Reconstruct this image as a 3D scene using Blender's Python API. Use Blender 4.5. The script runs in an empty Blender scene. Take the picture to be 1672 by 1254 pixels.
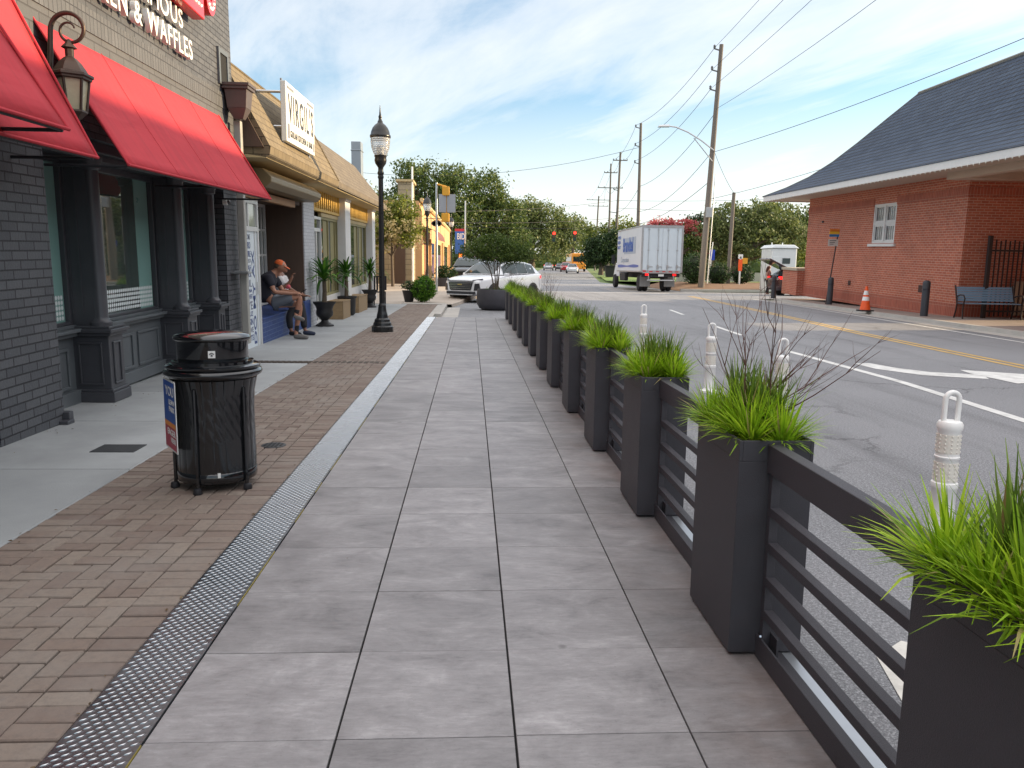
import bpy, bmesh, math, random
from mathutils import Vector, Matrix, Quaternion
random.seed(7)
C = bpy.context.scene.collection
PI = math.pi
rnd = random.random
def ru(a, b): return a + (b - a) * random.random()

# ------------------------------------------------------------------ node / material helpers
def lin(c):
    return tuple(x / 12.92 if x <= .04045 else ((x + .055) / 1.055) ** 2.4 for x in c)

class NT:
    def __init__(s, m): s.t = m.node_tree; s.n = s.t.nodes; s.l = s.t.links
    def new(s, k, **kw):
        n = s.n.new(k)
        for a, b in kw.items():
            if hasattr(n, a): setattr(n, a, b)
            else: s.inp(n, a, b)
        return n
    def inp(s, n, a, b):
        k = n.inputs[a] if not isinstance(a, str) or a in n.inputs else n.inputs[a.replace('_', ' ')]
        if hasattr(b, 'is_output'): s.l.new(b, k)
        else: k.default_value = b
    def math(s, op, a, b=None, clamp=False):
        n = s.n.new('ShaderNodeMath'); n.operation = op; n.use_clamp = clamp
        s.inp(n, 0, a)
        if b is not None: s.inp(n, 1, b)
        return n.outputs[0]
    def mix(s, f, a, b, blend='MIX'):
        n = s.n.new('ShaderNodeMix'); n.data_type = 'RGBA'; n.blend_type = blend
        for k, v in ((0, f), (6, a), (7, b)):
            if hasattr(v, 'is_output'): s.l.new(v, n.inputs[k])
            else: n.inputs[k].default_value = v if k == 0 or len(v) == 4 else (*v, 1)
        return n.outputs[2]
    def ramp(s, f, stops):
        n = s.n.new('ShaderNodeValToRGB'); e = n.color_ramp.elements
        while len(e) < len(stops): e.new(.5)
        for q, (p, c) in zip(e, stops):
            q.position = p; q.color = (*c, 1) if len(c) == 3 else c
        s.l.new(f, n.inputs[0]); return n.outputs[0]
    def noise(s, vec, scale, detail=4, rough=.6, dist=0):
        n = s.n.new('ShaderNodeTexNoise'); s.l.new(vec, n.inputs['Vector'])
        n.inputs['Scale'].default_value = scale; n.inputs['Detail'].default_value = detail
        n.inputs['Roughness'].default_value = rough; n.inputs['Distortion'].default_value = dist
        return n.outputs[0]
    def scalev(s, vec, v):
        n = s.n.new('ShaderNodeVectorMath'); n.operation = 'MULTIPLY'; s.l.new(vec, n.inputs[0]); n.inputs[1].default_value = v
        return n.outputs[0]
    def bump(s, h, strength, dist=.01, prev=None):
        n = s.n.new('ShaderNodeBump'); n.inputs['Strength'].default_value = strength; n.inputs['Distance'].default_value = dist
        s.l.new(h, n.inputs['Height'])
        if prev is not None: s.l.new(prev, n.inputs['Normal'])
        return n.outputs[0]

def base_mat(name):
    m = bpy.data.materials.new(name); m.use_nodes = True
    t = NT(m); b = t.n['Principled BSDF']
    return m, t, b

def M(name, col, rough=.6, metal=0, var=.15, vs=4, bump=0, bs=60, spec=.5, coat=0, island=0, emit=0, rvar=.1, stretch=None, grime=0):
    """plain procedural material: base colour varied by two octaves of noise, grime, roughness noise, fine bump"""
    m, t, b = base_mat(name)
    co = t.new('ShaderNodeTexCoord').outputs['Object']
    if stretch: co = t.scalev(co, stretch)
    n1 = t.noise(co, vs, 5, .65)
    f = t.math('ADD', t.math('MULTIPLY', t.math('SUBTRACT', n1, .5), 2.4 * var), 1)
    if island:
        g = t.new('ShaderNodeNewGeometry').outputs['Random Per Island']
        f = t.math('MULTIPLY', f, t.math('ADD', t.math('MULTIPLY', t.math('SUBTRACT', g, .5), 2 * island), 1))
    cc = t.new('ShaderNodeVectorMath', operation='SCALE'); cc.inputs[0].default_value = col[:3]; t.l.new(f, cc.inputs['Scale'])
    out = cc.outputs[0]
    if grime:
        n2 = t.noise(co, vs * .35, 6, .7)
        out = t.mix(t.math('MULTIPLY', t.ramp(n2, [(.5, (0, 0, 0)), (.75, (1, 1, 1))]), grime), out, tuple(c * .35 for c in col[:3]))
    t.l.new(out, b.inputs['Base Color'])
    t.inp(b, 'Roughness', t.math('ADD', t.math('MULTIPLY', t.math('SUBTRACT', n1, .5), rvar * 2), rough, True))
    b.inputs['Metallic'].default_value = metal
    b.inputs['Specular IOR Level'].default_value = spec
    b.inputs['Coat Weight'].default_value = coat
    b.inputs['Coat Roughness'].default_value = .05
    if bump: t.l.new(t.bump(t.noise(co, bs, 3), bump, .004), b.inputs['Normal'])
    if emit:
        t.l.new(out, b.inputs['Emission Color']); b.inputs['Emission Strength'].default_value = emit
    return m

def brick_mat(name, c1, c2, mortar, bw=.2, bh=.067, ms=.008, bump=.6, rough=.75, mode='B', var=.25, offset=.5, sheen=None):
    """running-bond brick in object space. u = x + y works for both wall directions, v = z"""
    m, t, b = base_mat(name)
    co = t.new('ShaderNodeTexCoord').outputs['Object']
    s = t.new('ShaderNodeSeparateXYZ'); t.l.new(co, s.inputs[0])
    cb = t.new('ShaderNodeCombineXYZ')
    u = t.math('ADD', s.outputs[0], s.outputs[1])
    t.l.new(u, cb.inputs[0]); t.l.new(s.outputs[2], cb.inputs[1])
    br = t.new('ShaderNodeTexBrick', offset=offset, squash=1)
    t.l.new(cb.outputs[0], br.inputs['Vector'])
    for k, v in (('Color1', (*c1, 1)), ('Color2', (*c2, 1)), ('Mortar', (*mortar, 1)), ('Scale', 1), ('Mortar Size', ms), ('Mortar Smooth', .15), ('Bias', 0), ('Brick Width', bw), ('Row Height', bh)):
        br.inputs[k].default_value = v
    n = t.math('ADD', t.math('MULTIPLY', t.noise(co, 5, 6, .7), .5), t.math('MULTIPLY', t.noise(co, .7, 5, .65), .5)); n2 = t.noise(co, 45, 4, .7)
    n = t.math('ADD', t.math('MULTIPLY', t.math('SUBTRACT', n, .5), 1.8), .5)
    f = t.math('ADD', t.math('MULTIPLY', t.math('SUBTRACT', n, .5), 2 * var), 1)
    f = t.math('MULTIPLY', f, t.math('ADD', t.math('MULTIPLY', t.math('SUBTRACT', n2, .5), var), 1))
    cc = t.new('ShaderNodeVectorMath', operation='SCALE'); t.l.new(br.outputs[0], cc.inputs[0]); t.l.new(f, cc.inputs['Scale'])
    t.l.new(cc.outputs[0], b.inputs['Base Color'])
    b.inputs['Roughness'].default_value = rough
    h = t.math('SUBTRACT', t.math('MULTIPLY', n2, .35), br.outputs['Fac'])
    t.l.new(t.bump(h, bump, .012), b.inputs['Normal'])
    return m

def leaf_mat(name, c1, c2, trans=.35, island=.35, dead=None):
    m, t, b = base_mat(name)
    g = t.new('ShaderNodeNewGeometry')
    n = t.noise(g.outputs['Position'], .9, 4, .7)
    f = t.math('ADD', t.math('MULTIPLY', g.outputs['Random Per Island'], .6), t.math('MULTIPLY', n, .4))
    c = t.ramp(f, [(.15, tuple(x * (1 - island) for x in c1)), (.5, c1), (.85, c2)])
    if dead: c = t.mix(t.math('GREATER_THAN', t.noise(t.scalev(g.outputs['Position'], (1, 1, 1)), 60, 1), 2.0), c, dead); c = t.mix(t.math('GREATER_THAN', g.outputs['Random Per Island'], .955), c, dead)
    t.n.remove(b)
    d = t.new('ShaderNodeBsdfPrincipled'); t.l.new(c, d.inputs['Base Color']); d.inputs['Roughness'].default_value = .55; d.inputs['Specular IOR Level'].default_value = .35
    tr = t.new('ShaderNodeBsdfTranslucent'); t.l.new(c, tr.inputs[0])
    mx = t.new('ShaderNodeMixShader'); mx.inputs[0].default_value = trans
    t.l.new(d.outputs[0], mx.inputs[1]); t.l.new(tr.outputs[0], mx.inputs[2])
    t.l.new(mx.outputs[0], t.n['Material Output'].inputs[0])
    return m

def glass_mat(name, col, rough=.04, spec=.9):
    m, t, b = base_mat(name)
    co = t.new('ShaderNodeTexCoord').outputs['Object']
    n = t.noise(co, 1.5, 3)
    c = t.mix(n, tuple(x * .7 for x in col), tuple(x * 1.3 for x in col))
    t.l.new(c, b.inputs['Base Color']); b.inputs['Roughness'].default_value = rough
    b.inputs['Specular IOR Level'].default_value = spec; b.inputs['IOR'].default_value = 1.6
    t.l.new(t.bump(t.noise(co, .9, 1), .04, .05), b.inputs['Normal'])
    return m

# ------------------------------------------------------------------ mesh helpers
class MB:
    def __init__(s): s.v = []; s.f = []
    def quad(s, *p):
        k = len(s.v); s.v += [tuple(q) for q in p]; s.f.append(tuple(range(k, k + len(p)))); return s
    def box(s, x0, x1, y0, y1, z0, z1):
        k = len(s.v)
        s.v += [(x0, y0, z0), (x1, y0, z0), (x1, y1, z0), (x0, y1, z0), (x0, y0, z1), (x1, y0, z1), (x1, y1, z1), (x0, y1, z1)]
        s.f += [tuple(k + i for i in q) for q in ((0, 3, 2, 1), (4, 5, 6, 7), (0, 1, 5, 4), (1, 2, 6, 5), (2, 3, 7, 6), (3, 0, 4, 7))]
        return s
    def hexa(s, lo, hi):
        k = len(s.v); n = len(lo); s.v += [tuple(p) for p in lo] + [tuple(p) for p in hi]
        s.f.append(tuple(k + i for i in reversed(range(n)))); s.f.append(tuple(k + n + i for i in range(n)))
        for i in range(n):
            j = (i + 1) % n; s.f.append((k + i, k + j, k + n + j, k + n + i))
        return s
    def prism(s, poly, axis, a, b):
        """poly in the two other axes (cyclic order x:(y,z) y:(x,z) z:(x,y)), extruded from a to b"""
        mk = {'x': lambda p, t: (t, p[0], p[1]), 'y': lambda p, t: (p[0], t, p[1]), 'z': lambda p, t: (p[0], p[1], t)}[axis]
        return s.hexa([mk(p, a) for p in poly], [mk(p, b) for p in poly])
    def path(s, pts, r, n=8, cap=True, closed=False):
        pts = [Vector(p) for p in pts]; m = len(pts)
        rs = r if isinstance(r, (list, tuple)) else [r] * m
        k = len(s.v); ref = None
        for i, p in enumerate(pts):
            if closed: d = pts[(i + 1) % m] - pts[i - 1]
            else: d = pts[min(i + 1, m - 1)] - pts[max(i - 1, 0)]
            d = d.normalized() if d.length > 1e-9 else Vector((0, 0, 1))
            if ref is None: ref = d.orthogonal().normalized()
            ref = (ref - d * ref.dot(d)).normalized(); bi = d.cross(ref)
            for q in range(n):
                a = 2 * PI * q / n
                s.v.append(tuple(p + (ref * math.cos(a) + bi * math.sin(a)) * rs[i]))
        for i in range(m if closed else m - 1):
            for q in range(n):
                a, b = k + i * n + q, k + i * n + (q + 1) % n
                j = (i + 1) % m
                s.f.append((a, b, k + j * n + (q + 1) % n, k + j * n + q))
        if cap and not closed:
            s.f.append(tuple(k + q for q in reversed(range(n)))); s.f.append(tuple(k + (m - 1) * n + q for q in range(n)))
        return s
    def lathe(s, c, prof, n=24, axis='z', a0=0, flute=0):
        k = len(s.v); m = len(prof)
        for (r, h) in prof:
            for q in range(n):
                a = a0 + 2 * PI * q / n
                rr = r * (1 - flute * (q % 2))
                if axis == 'z': p = (c[0] + rr * math.cos(a), c[1] + rr * math.sin(a), c[2] + h)
                elif axis == 'x': p = (c[0] + h, c[1] + rr * math.cos(a), c[2] + rr * math.sin(a))
                else: p = (c[0] + rr * math.sin(a), c[1] + h, c[2] + rr * math.cos(a))
                s.v.append(p)
        for i in range(m - 1):
            for q in range(n):
                a, b = k + i * n + q, k + i * n + (q + 1) % n
                s.f.append((a, b, b + n, a + n))
        s.f.append(tuple(k + q for q in reversed(range(n)))); s.f.append(tuple(k + (m - 1) * n + q for q in range(n)))
        return s
    def ball(s, c, r, n=10, m=7):
        rx, ry, rz = r if isinstance(r, (tuple, list)) else (r, r, r)
        k = len(s.v)
        for i in range(1, m):
            th = PI * i / m
            for q in range(n):
                a = 2 * PI * q / n
                s.v.append((c[0] + rx * math.sin(th) * math.cos(a), c[1] + ry * math.sin(th) * math.sin(a), c[2] + rz * math.cos(th)))
        t = len(s.v); s.v += [(c[0], c[1], c[2] + rz), (c[0], c[1], c[2] - rz)]
        for i in range(m - 2):
            for q in range(n):
                a, b = k + i * n + q, k + i * n + (q + 1) % n
                s.f.append((a, a + n, b + n, b))
        for q in range(n):
            s.f.append((t, k + q, k + (q + 1) % n)); s.f.append((t + 1, k + (m - 2) * n + (q + 1) % n, k + (m - 2) * n + q))
        return s
    def xf(s, mat, start=0):
        for i in range(start, len(s.v)): s.v[i] = tuple(mat @ Vector(s.v[i]))
        return s
    def build(s, name, mat, parent=None, bevel=0, smooth=False, angle=40, seg=2):
        me = bpy.data.meshes.new(name); me.from_pydata(s.v, [], s.f); me.update()
        o = bpy.data.objects.new(name, me); C.objects.link(o)
        if mat: me.materials.append(mat)
        if parent is not None:
            o.parent = parent
            r = parent
            off = Vector((0, 0, 0))
            while r is not None and r.get('_r') is None: r = r.parent
            if parent.get('_r') is not None: o.location = -Vector(parent['_r'])
        if smooth:
            for p in me.polygons: p.use_smooth = True
            try:
                me.set_sharp_from_angle(angle=math.radians(angle))
            except Exception: pass
        if bevel:
            md = o.modifiers.new('b', 'BEVEL'); md.width = bevel; md.segments = seg; md.limit_method = 'ANGLE'; md.angle_limit = math.radians(35)
        return o

def thing(name, label, cat, loc=(0, 0, 0), group=None, tilt=0):
    o = bpy.data.objects.new(name, None); C.objects.link(o); o.empty_display_size = .1
    o.location = loc; o['_r'] = tuple(float(v) for v in loc); o['label'] = label; o['category'] = cat
    if group: o['group'] = group
    if tilt: o.rotation_euler = (tilt, 0, 0)
    return o
def tag(o, label, cat, group=None):
    o['label'] = label; o['category'] = cat
    if group: o['group'] = group
    return o
def struct(o, kind='structure'): o['kind'] = kind; return o
def dup(root, loc=None, rz=None, label=None, group=None):
    r = root.copy(); C.objects.link(r)
    if loc is not None: r.location = loc
    if rz is not None: r.rotation_euler.z = rz
    if label: r['label'] = label
    if group: r['group'] = group
    for ch in list(root.children):
        c = ch.copy(); C.objects.link(c); c.parent = r
        for g in list(ch.children):
            d = g.copy(); C.objects.link(d); d.parent = c
    return r

def text(s, size, mat, parent, origin, xdir, up, name='lettering', ext=.002, sx=1.0, bold=0.0, align='LEFT', spacing=1.0, width=None):
    cu = bpy.data.curves.new('t', 'FONT'); cu.body = s; cu.size = size; cu.extrude = ext; cu.offset = bold * size
    cu.align_x = align; cu.space_character = spacing; cu.resolution_u = 4
    ob = bpy.data.objects.new('t', cu); C.objects.link(ob)
    bpy.context.view_layer.update()
    me = bpy.data.meshes.new_from_object(ob.evaluated_get(bpy.context.evaluated_depsgraph_get()))
    bpy.data.objects.remove(ob); bpy.data.curves.remove(cu)
    if width: sx = width / max(1e-6, max(v.co.x for v in me.vertices) - min(v.co.x for v in me.vertices))
    X = Vector(xdir).normalized(); U = Vector(up).normalized(); N = X.cross(U)
    o = Vector(origin)
    for v in me.vertices:
        c = v.co.copy(); v.co = o + X * c.x * sx + U * c.y + N * c.z
    me.name = name; me.materials.clear(); me.materials.append(mat)
    ob = bpy.data.objects.new(name, me); C.objects.link(ob)
    if parent is not None:
        ob.parent = parent
        if parent.get('_r') is not None: ob.location = -Vector(parent['_r'])
    return ob

# ------------------------------------------------------------------ camera (solved from the paving grid: tiles are 0.5 m)
F_PX, PIT, YAW, ROL, H = 1275.3, math.radians(8.52), math.radians(3.11), math.radians(.8), 1.3033
Fw = Vector((math.sin(YAW) * math.cos(PIT), math.cos(YAW) * math.cos(PIT), -math.sin(PIT)))
R0 = Vector((math.cos(YAW), -math.sin(YAW), 0)); U0 = R0.cross(Fw)
Rv = R0 * math.cos(ROL) + U0 * math.sin(ROL); Uv = U0 * math.cos(ROL) - R0 * math.sin(ROL)
cam = bpy.data.cameras.new('camera'); cam.sensor_width = 36; cam.lens = F_PX / 1672 * 36; cam.clip_start = .05; cam.clip_end = 5000
co = bpy.data.objects.new('camera', cam); C.objects.link(co)
mw = Matrix((Rv, Uv, -Fw)).transposed().to_4x4(); mw.translation = (0, 0, H); co.matrix_world = mw
bpy.context.scene.camera = co

# ------------------------------------------------------------------ light and sky
SUN_EL, SUN_AZ = math.radians(14.8), math.radians(8)      # azimuth measured from +x towards +y
sd = Vector((math.cos(SUN_EL) * math.cos(SUN_AZ), math.cos(SUN_EL) * math.sin(SUN_AZ), math.sin(SUN_EL)))
su = bpy.data.lights.new('sun', 'SUN'); su.energy = 5.0; su.angle = math.radians(.6); su.color = (1, .76, .46)
so = bpy.data.objects.new('sun', su); C.objects.link(so); so.rotation_euler = sd.to_track_quat('Z', 'Y').to_euler()
w = bpy.data.worlds.new('World'); bpy.context.scene.world = w; w.use_nodes = True
t = NT(w); bg = t.n['Background']
sky = t.new('ShaderNodeTexSky'); sky.sky_type = 'NISHITA'; sky.sun_disc = False; sky.sun_elevation = SUN_EL
sky.sun_rotation = PI / 2 - SUN_AZ; sky.air_density = 1; sky.dust_density = 1.0; sky.ozone_density = 2.0
tc = t.new('ShaderNodeTexCoord').outputs['Generated']
sp = t.new('ShaderNodeSeparateXYZ'); t.l.new(tc, sp.inputs[0])
dz = t.math('ADD', t.math('MAXIMUM', sp.outputs[2], 0), .16)
px_ = t.math('DIVIDE', sp.outputs[0], dz); py_ = t.math('DIVIDE', sp.outputs[1], dz)
cb = t.new('ShaderNodeCombineXYZ'); t.l.new(px_, cb.inputs[0]); t.l.new(py_, cb.inputs[1])
mr = t.new('ShaderNodeMapping'); mr.inputs['Rotation'].default_value = (0, 0, math.radians(-118)); t.l.new(cb.outputs[0], mr.inputs[0])
mp = t.new('ShaderNodeMapping'); mp.inputs['Scale'].default_value = (.42, 1.15, 1); mp.inputs['Location'].default_value = (3.3, 1.2, 0)
t.l.new(mr.outputs[0], mp.inputs[0])
n1 = t.noise(mp.outputs[0], .85, 8, .58, .7); n2 = t.noise(mp.outputs[0], 2.6, 8, .62, .4)
cl = t.math('ADD', t.math('MULTIPLY', n1, .60), t.math('MULTIPLY', n2, .40))
mask = t.ramp(cl, [(.39, (0, 0, 0)), (.52, (.48, .48, .48)), (.68, (.82, .82, .82))])
# thin veil of cloud towards the horizon
hz = t.ramp(sp.outputs[2], [(0, (1, 1, 1)), (.08, (.85, .85, .85)), (.20, (.15, .15, .15)), (.5, (0, 0, 0))])
mask = t.math('MAXIMUM', mask, t.math('MULTIPLY', hz, .85))
# brighter cloud in the quarter the sun stands in
dt = t.new('ShaderNodeVectorMath', operation='DOT_PRODUCT'); t.l.new(tc, dt.inputs[0]); dt.inputs[1].default_value = tuple(sd)
sunw = t.math('POWER', t.math('MAXIMUM', dt.outputs['Value'], 0), 3)
cc = t.mix(sunw, (5.9, 5.85, 5.75), (7.6, 7.0, 6.0))
# added bright cloud overhead and behind the camera, out of view, as fill light
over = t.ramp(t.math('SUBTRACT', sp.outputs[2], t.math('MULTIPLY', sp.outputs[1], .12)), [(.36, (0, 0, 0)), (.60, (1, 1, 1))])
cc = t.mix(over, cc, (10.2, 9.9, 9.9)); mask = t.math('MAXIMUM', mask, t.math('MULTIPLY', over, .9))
skyb = t.mix(1, sky.outputs[0], (.92, 1.12, 1.17), 'MULTIPLY')
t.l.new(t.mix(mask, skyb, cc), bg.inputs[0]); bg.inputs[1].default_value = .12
sc = bpy.context.scene
sc.view_settings.view_transform = 'Standard'; sc.view_settings.look = 'None'; sc.view_settings.exposure = 0.8; sc.view_settings.gamma = 1
sc.view_settings.use_curve_mapping = False
sc.cycles.max_bounces = 6; sc.cycles.transparent_max_bounces = 8
try: sc.cycles.use_denoising = True
except Exception: pass

# ------------------------------------------------------------------ shared materials
m_black = M('black_metal', (.022, .022, .026), .45, 0, .2, 8, .15, 120, .4)
m_planter = M('planter_powdercoat', (.052, .051, .060), .52, 0, .3, 3, .5, 420, .35)
m_glossblack = M('gloss_black_paint', (.006, .007, .009), .12, 0, .2, 6, .05, 12, .6, .5)
m_white = M('white_paint', (.74, .74, .72), .5, 0, .1, 5, .1, 60, grime=.15)
m_steel = M('galvanised_steel', (.5, .51, .52), .38, .9, .2, 10, .1, 60)
m_chrome = M('chrome', (.7, .7, .72), .12, 1, .05)
m_wood = M('weathered_wood_pole', (.145, .125, .108), .85, 0, .3, 6, .6, 40, stretch=(8, 8, .6))
m_rubber = M('tyre_rubber', (.015, .015, .016), .8, 0, .2, 10, .3, 60)
m_wire = M('wire', (.03, .03, .032), .7, 0, 0)
m_concrete = M('concrete', (.36, .36, .35), .85, 0, .22, 1.6, .5, 90, grime=.25)
m_kerb = M('kerb_concrete', (.40, .38, .35), .85, 0, .2, 2, .4, 70, grime=.3)
m_redlamp = M('red_lamp', (.75, .01, .01), .25, 0, .1, emit=1.5)
m_redglass = M('red_reflector', (.5, .012, .012), .2, 0, .1)
m_carglass = glass_mat('car_glass', (.02, .036, .04), .05, .35)
m_bark = M('bark', (.11, .085, .065), .9, 0, .35, 8, .9, 30, stretch=(4, 4, 1))

# ================================================================== THE SETTING
def zroad(y):
    if y < 60: return -.10
    if y < 200: return -.10 + 1.3 * (y - 60) / 140
    return 1.2
ys = [-60, -20, -5, 0, 5, 10, 15, 20, 27, 35, 42, 50, 60, 72, 90, 110, 130, 150, 175, 200, 260, 400, 800, 2000]
def sheet(name, xl, xr, ylist, dz, mat, nx=1):
    b = MB(); k = 0
    for y in ylist:
        for i in range(nx + 1):
            a = i / nx; b.v.append((xl(y) * (1 - a) + xr(y) * a, y, zroad(y) + dz))
    for j in range(len(ylist) - 1):
        for i in range(nx):
            q = j * (nx + 1) + i; b.f.append((q, q + 1, q + nx + 2, q + nx + 1))
    return struct(b.build(name, mat))
m_grass = M('lawn', (.085, .13, .03), .9, 0, .4, .6, .8, 30)
# asphalt: speckled aggregate, worn patches, cracks
m, t, b_ = base_mat('asphalt'); pos = t.new('ShaderNodeNewGeometry').outputs['Position']
big = t.noise(pos, .35, 6, .65); fine = t.noise(pos, 130, 2, .8); fine2 = t.noise(pos, 60, 2, .8)
vor = t.new('ShaderNodeTexVoronoi', feature='DISTANCE_TO_EDGE'); wob = t.noise(pos, 1.3, 5, .7)
vv = t.new('ShaderNodeVectorMath', operation='ADD'); t.l.new(pos, vv.inputs[0]); cw = t.new('ShaderNodeCombineXYZ'); t.l.new(wob, cw.inputs[0]); t.l.new(t.noise(pos, 1.7, 5, .7), cw.inputs[1]); t.l.new(cw.outputs[0], vv.inputs[1])
t.l.new(vv.outputs[0], vor.inputs['Vector']); vor.inputs['Scale'].default_value = .42
crack = t.math('MULTIPLY', t.ramp(vor.outputs['Distance'], [(0, (1, 1, 1)), (.012, (0, 0, 0))]), t.ramp(t.noise(pos, .5, 3), [(.45, (0, 0, 0)), (.6, (1, 1, 1))]))
c = t.ramp(t.math('ADD', t.math('MULTIPLY', fine, .55), t.math('MULTIPLY', fine2, .45)), [(.33, (.05, .052, .058)), (.5, (.155, .158, .168)), (.66, (.44, .445, .46))])
c = t.mix(t.ramp(big, [(.35, (0, 0, 0)), (.7, (.55, .55, .55))]), c, (.235, .238, .25))
strk = t.noise(t.scalev(pos, (1.1, .06, 1)), 1.5, 5, .6)
c = t.mix(t.math('MULTIPLY', t.ramp(strk, [(.52, (0, 0, 0)), (.7, (1, 1, 1))]), .35), c, (.06, .06, .065))
c = t.mix(t.math('MULTIPLY', crack, .5), c, (.02, .02, .02))
t.l.new(c, b_.inputs['Base Color']); b_.inputs['Roughness'].default_value = .78
t.l.new(t.bump(t.math('SUBTRACT', fine2, crack), .7, .01), b_.inputs['Normal']); m_asphalt = m

sheet('ground', lambda y: -400, lambda y: 500, ys, -.05, m_grass, 6)
def XL(y): return -.9 if y < 27 else -.9 + .113 * (y - 27)
def XR(y): return 10.75 + .095 * y if y < 40 else (14.55 if y < 50 else (14.55 - .12 * (y - 50) if y < 72 else 11.9 + .135 * (y - 72)))
sheet('road', XL, XR, ys, 0, m_asphalt)
b = MB().quad((13.9, 38.3, -.104), (80, 38.3, -.104), (80, 48.6, -.104), (13.9, 48.6, -.104)); struct(b.build('side_street', m_asphalt))
b = MB().quad((-60, 30.5, -.096), (XL(31) + .4, 30.5, -.096), (XL(37) + .4, 37, -.096), (-60, 37, -.096))

# road markings, each a thin sheet following the road's own direction
m_paintw = M('road_paint_white', (.60, .60, .58), .7, 0, .3, 7, .3, 90, grime=.55)
m_painty = M('road_paint_yellow', (.50, .32, .09), .7, 0, .3, 7, .3, 90, grime=.6)
def line(name, pts, wd, mat, dz=.004):
    b = MB(); L = []
    for i, (x, y) in enumerate(pts):
        a = pts[max(i - 1, 0)]; c = pts[min(i + 1, len(pts) - 1)]
        d = Vector((c[0] - a[0], c[1] - a[1])).normalized()
        w_ = wd[i] if isinstance(wd, (list, tuple)) else wd
        L.append(((x - d.y * w_ / 2, y + d.x * w_ / 2), (x + d.y * w_ / 2, y - d.x * w_ / 2)))
    for p, q in zip(L, L[1:]):
        b.quad((*p[1], zroad(p[1][1]) + dz), (*q[1], zroad(q[1][1]) + dz), (*q[0], zroad(q[0][1]) + dz), (*p[0], zroad(p[0][1]) + dz))
    return struct(b.build(name, mat))
line('parking_line', [(5.05, 1), (5.35, 7.1), (5.57, 9.7), (5.6, 13.5)], .13, m_paintw)
line('lane_line', [(5.9, 16.7), (6.15, 19.4)], .11, m_paintw); line('lane_line', [(6.65, 24.2), (6.95, 27)], .11, m_paintw)
for o_ in (0, .2): line('centre_line', [(7.35 + o_, 1), (8.35 + o_, 11.5), (8.85 + o_, 17.3), (9.5 + o_, 22.5), (10.65 + o_, 32.6), (11.5 + o_, 41)], .1, m_painty)
line('edge_line', [(9.9, 1), (11.45, 15.6), (13.25, 31.4), (13.9, 38)], .1, m_paintw)
line('stop_line', [(3.2, 46), (11.5, 45)], .35, m_paintw); line('stop_line', [(3.5, 66), (12, 65)], .4, m_paintw)
# curved turn arrow
line('turn_arrow', [(6.05, 11.7), (6.12, 11.1), (6.4, 10.55), (7.06, 10.25)], [.28, .40, .46, .46], m_paintw)
b = MB().quad((7.06, 9.62, -.0945), (8.45, 10.15, -.0945), (7.16, 10.98, -.0945), (7.06, 10.6, -.0945)); struct(b.build('turn_arrow', m_paintw))
b = MB().quad((1.42, 2.28, -.096), (1.72, 2.0, -.096), (1.95, 2.5, -.096), (1.66, 2.74, -.096), (1.5, 2.62, -.096)); struct(b.build('paint_patch', M('worn_paint', (.6, .58, .53), .8, 0, .3, 14, .5, 60, grime=.6)))
b = MB().quad((1.38, 1.72, -.096), (1.6, 1.6, -.096), (1.66, 1.9, -.096), (1.46, 2.02, -.096)); struct(b.build('paint_patch', bpy.data.materials['worn_paint']))

# ---- paver deck: single tiles with real gaps on a dark tray
m, t, b_ = base_mat('porcelain_paver'); g = t.new('ShaderNodeNewGeometry'); pos = g.outputs['Position']; rn = g.outputs['Random Per Island']
off = t.new('ShaderNodeCombineXYZ'); t.l.new(t.math('MULTIPLY', rn, 37), off.inputs[0]); t.l.new(t.math('MULTIPLY', rn, 91), off.inputs[1])
va = t.new('ShaderNodeVectorMath', operation='ADD'); t.l.new(t.scalev(pos, (1, 1.7, 1)), va.inputs[0]); t.l.new(off.outputs[0], va.inputs[1])
n1 = t.noise(va.outputs[0], 3.2, 8, .68, .6); n2 = t.noise(t.scalev(va.outputs[0], (1, 2.2, 1)), 16, 6, .75, .4)
c = t.ramp(t.math('ADD', t.math('MULTIPLY', n1, .62), t.math('MULTIPLY', n2, .38)), [(.30, (.10, .096, .10)), (.43, (.192, .184, .188)), (.54, (.252, .243, .248)), (.70, (.375, .365, .371))])
c2 = t.new('ShaderNodeVectorMath', operation='SCALE'); t.l.new(c, c2.inputs[0]); t.l.new(t.math('ADD', t.math('MULTIPLY', rn, .3), .86), c2.inputs['Scale'])
# rusty wash-off at the planter side
sx = t.new('ShaderNodeSeparateXYZ'); t.l.new(pos, sx.inputs[0])
spv = t.new('ShaderNodeTexVoronoi', feature='F1'); t.l.new(pos, spv.inputs['Vector']); spv.inputs['Scale'].default_value = 2.3; spv.inputs['Randomness'].default_value = 1
spot = t.math('MULTIPLY', t.ramp(spv.outputs['Distance'], [(.035, (1, 1, 1)), (.055, (0, 0, 0))]), t.ramp(spv.outputs['Color'], [(.5, (0, 0, 0)), (.55, (1, 1, 1))]))
stain = t.ramp(t.noise(pos, .9, 7, .72, .8), [(.50, (0, 0, 0)), (.68, (.7, .7, .7))])
grit = t.ramp(t.noise(pos, 75, 3, .8), [(.60, (0, 0, 0)), (.72, (.8, .8, .8))])
rust = t.math('MULTIPLY', t.ramp(t.math('SUBTRACT', sx.outputs[0], .35), [(.25, (0, 0, 0)), (.6, (.5, .5, .5))]), t.ramp(t.noise(pos, 1.8, 5, .7), [(.42, (0, 0, 0)), (.66, (1, 1, 1))]))
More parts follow.
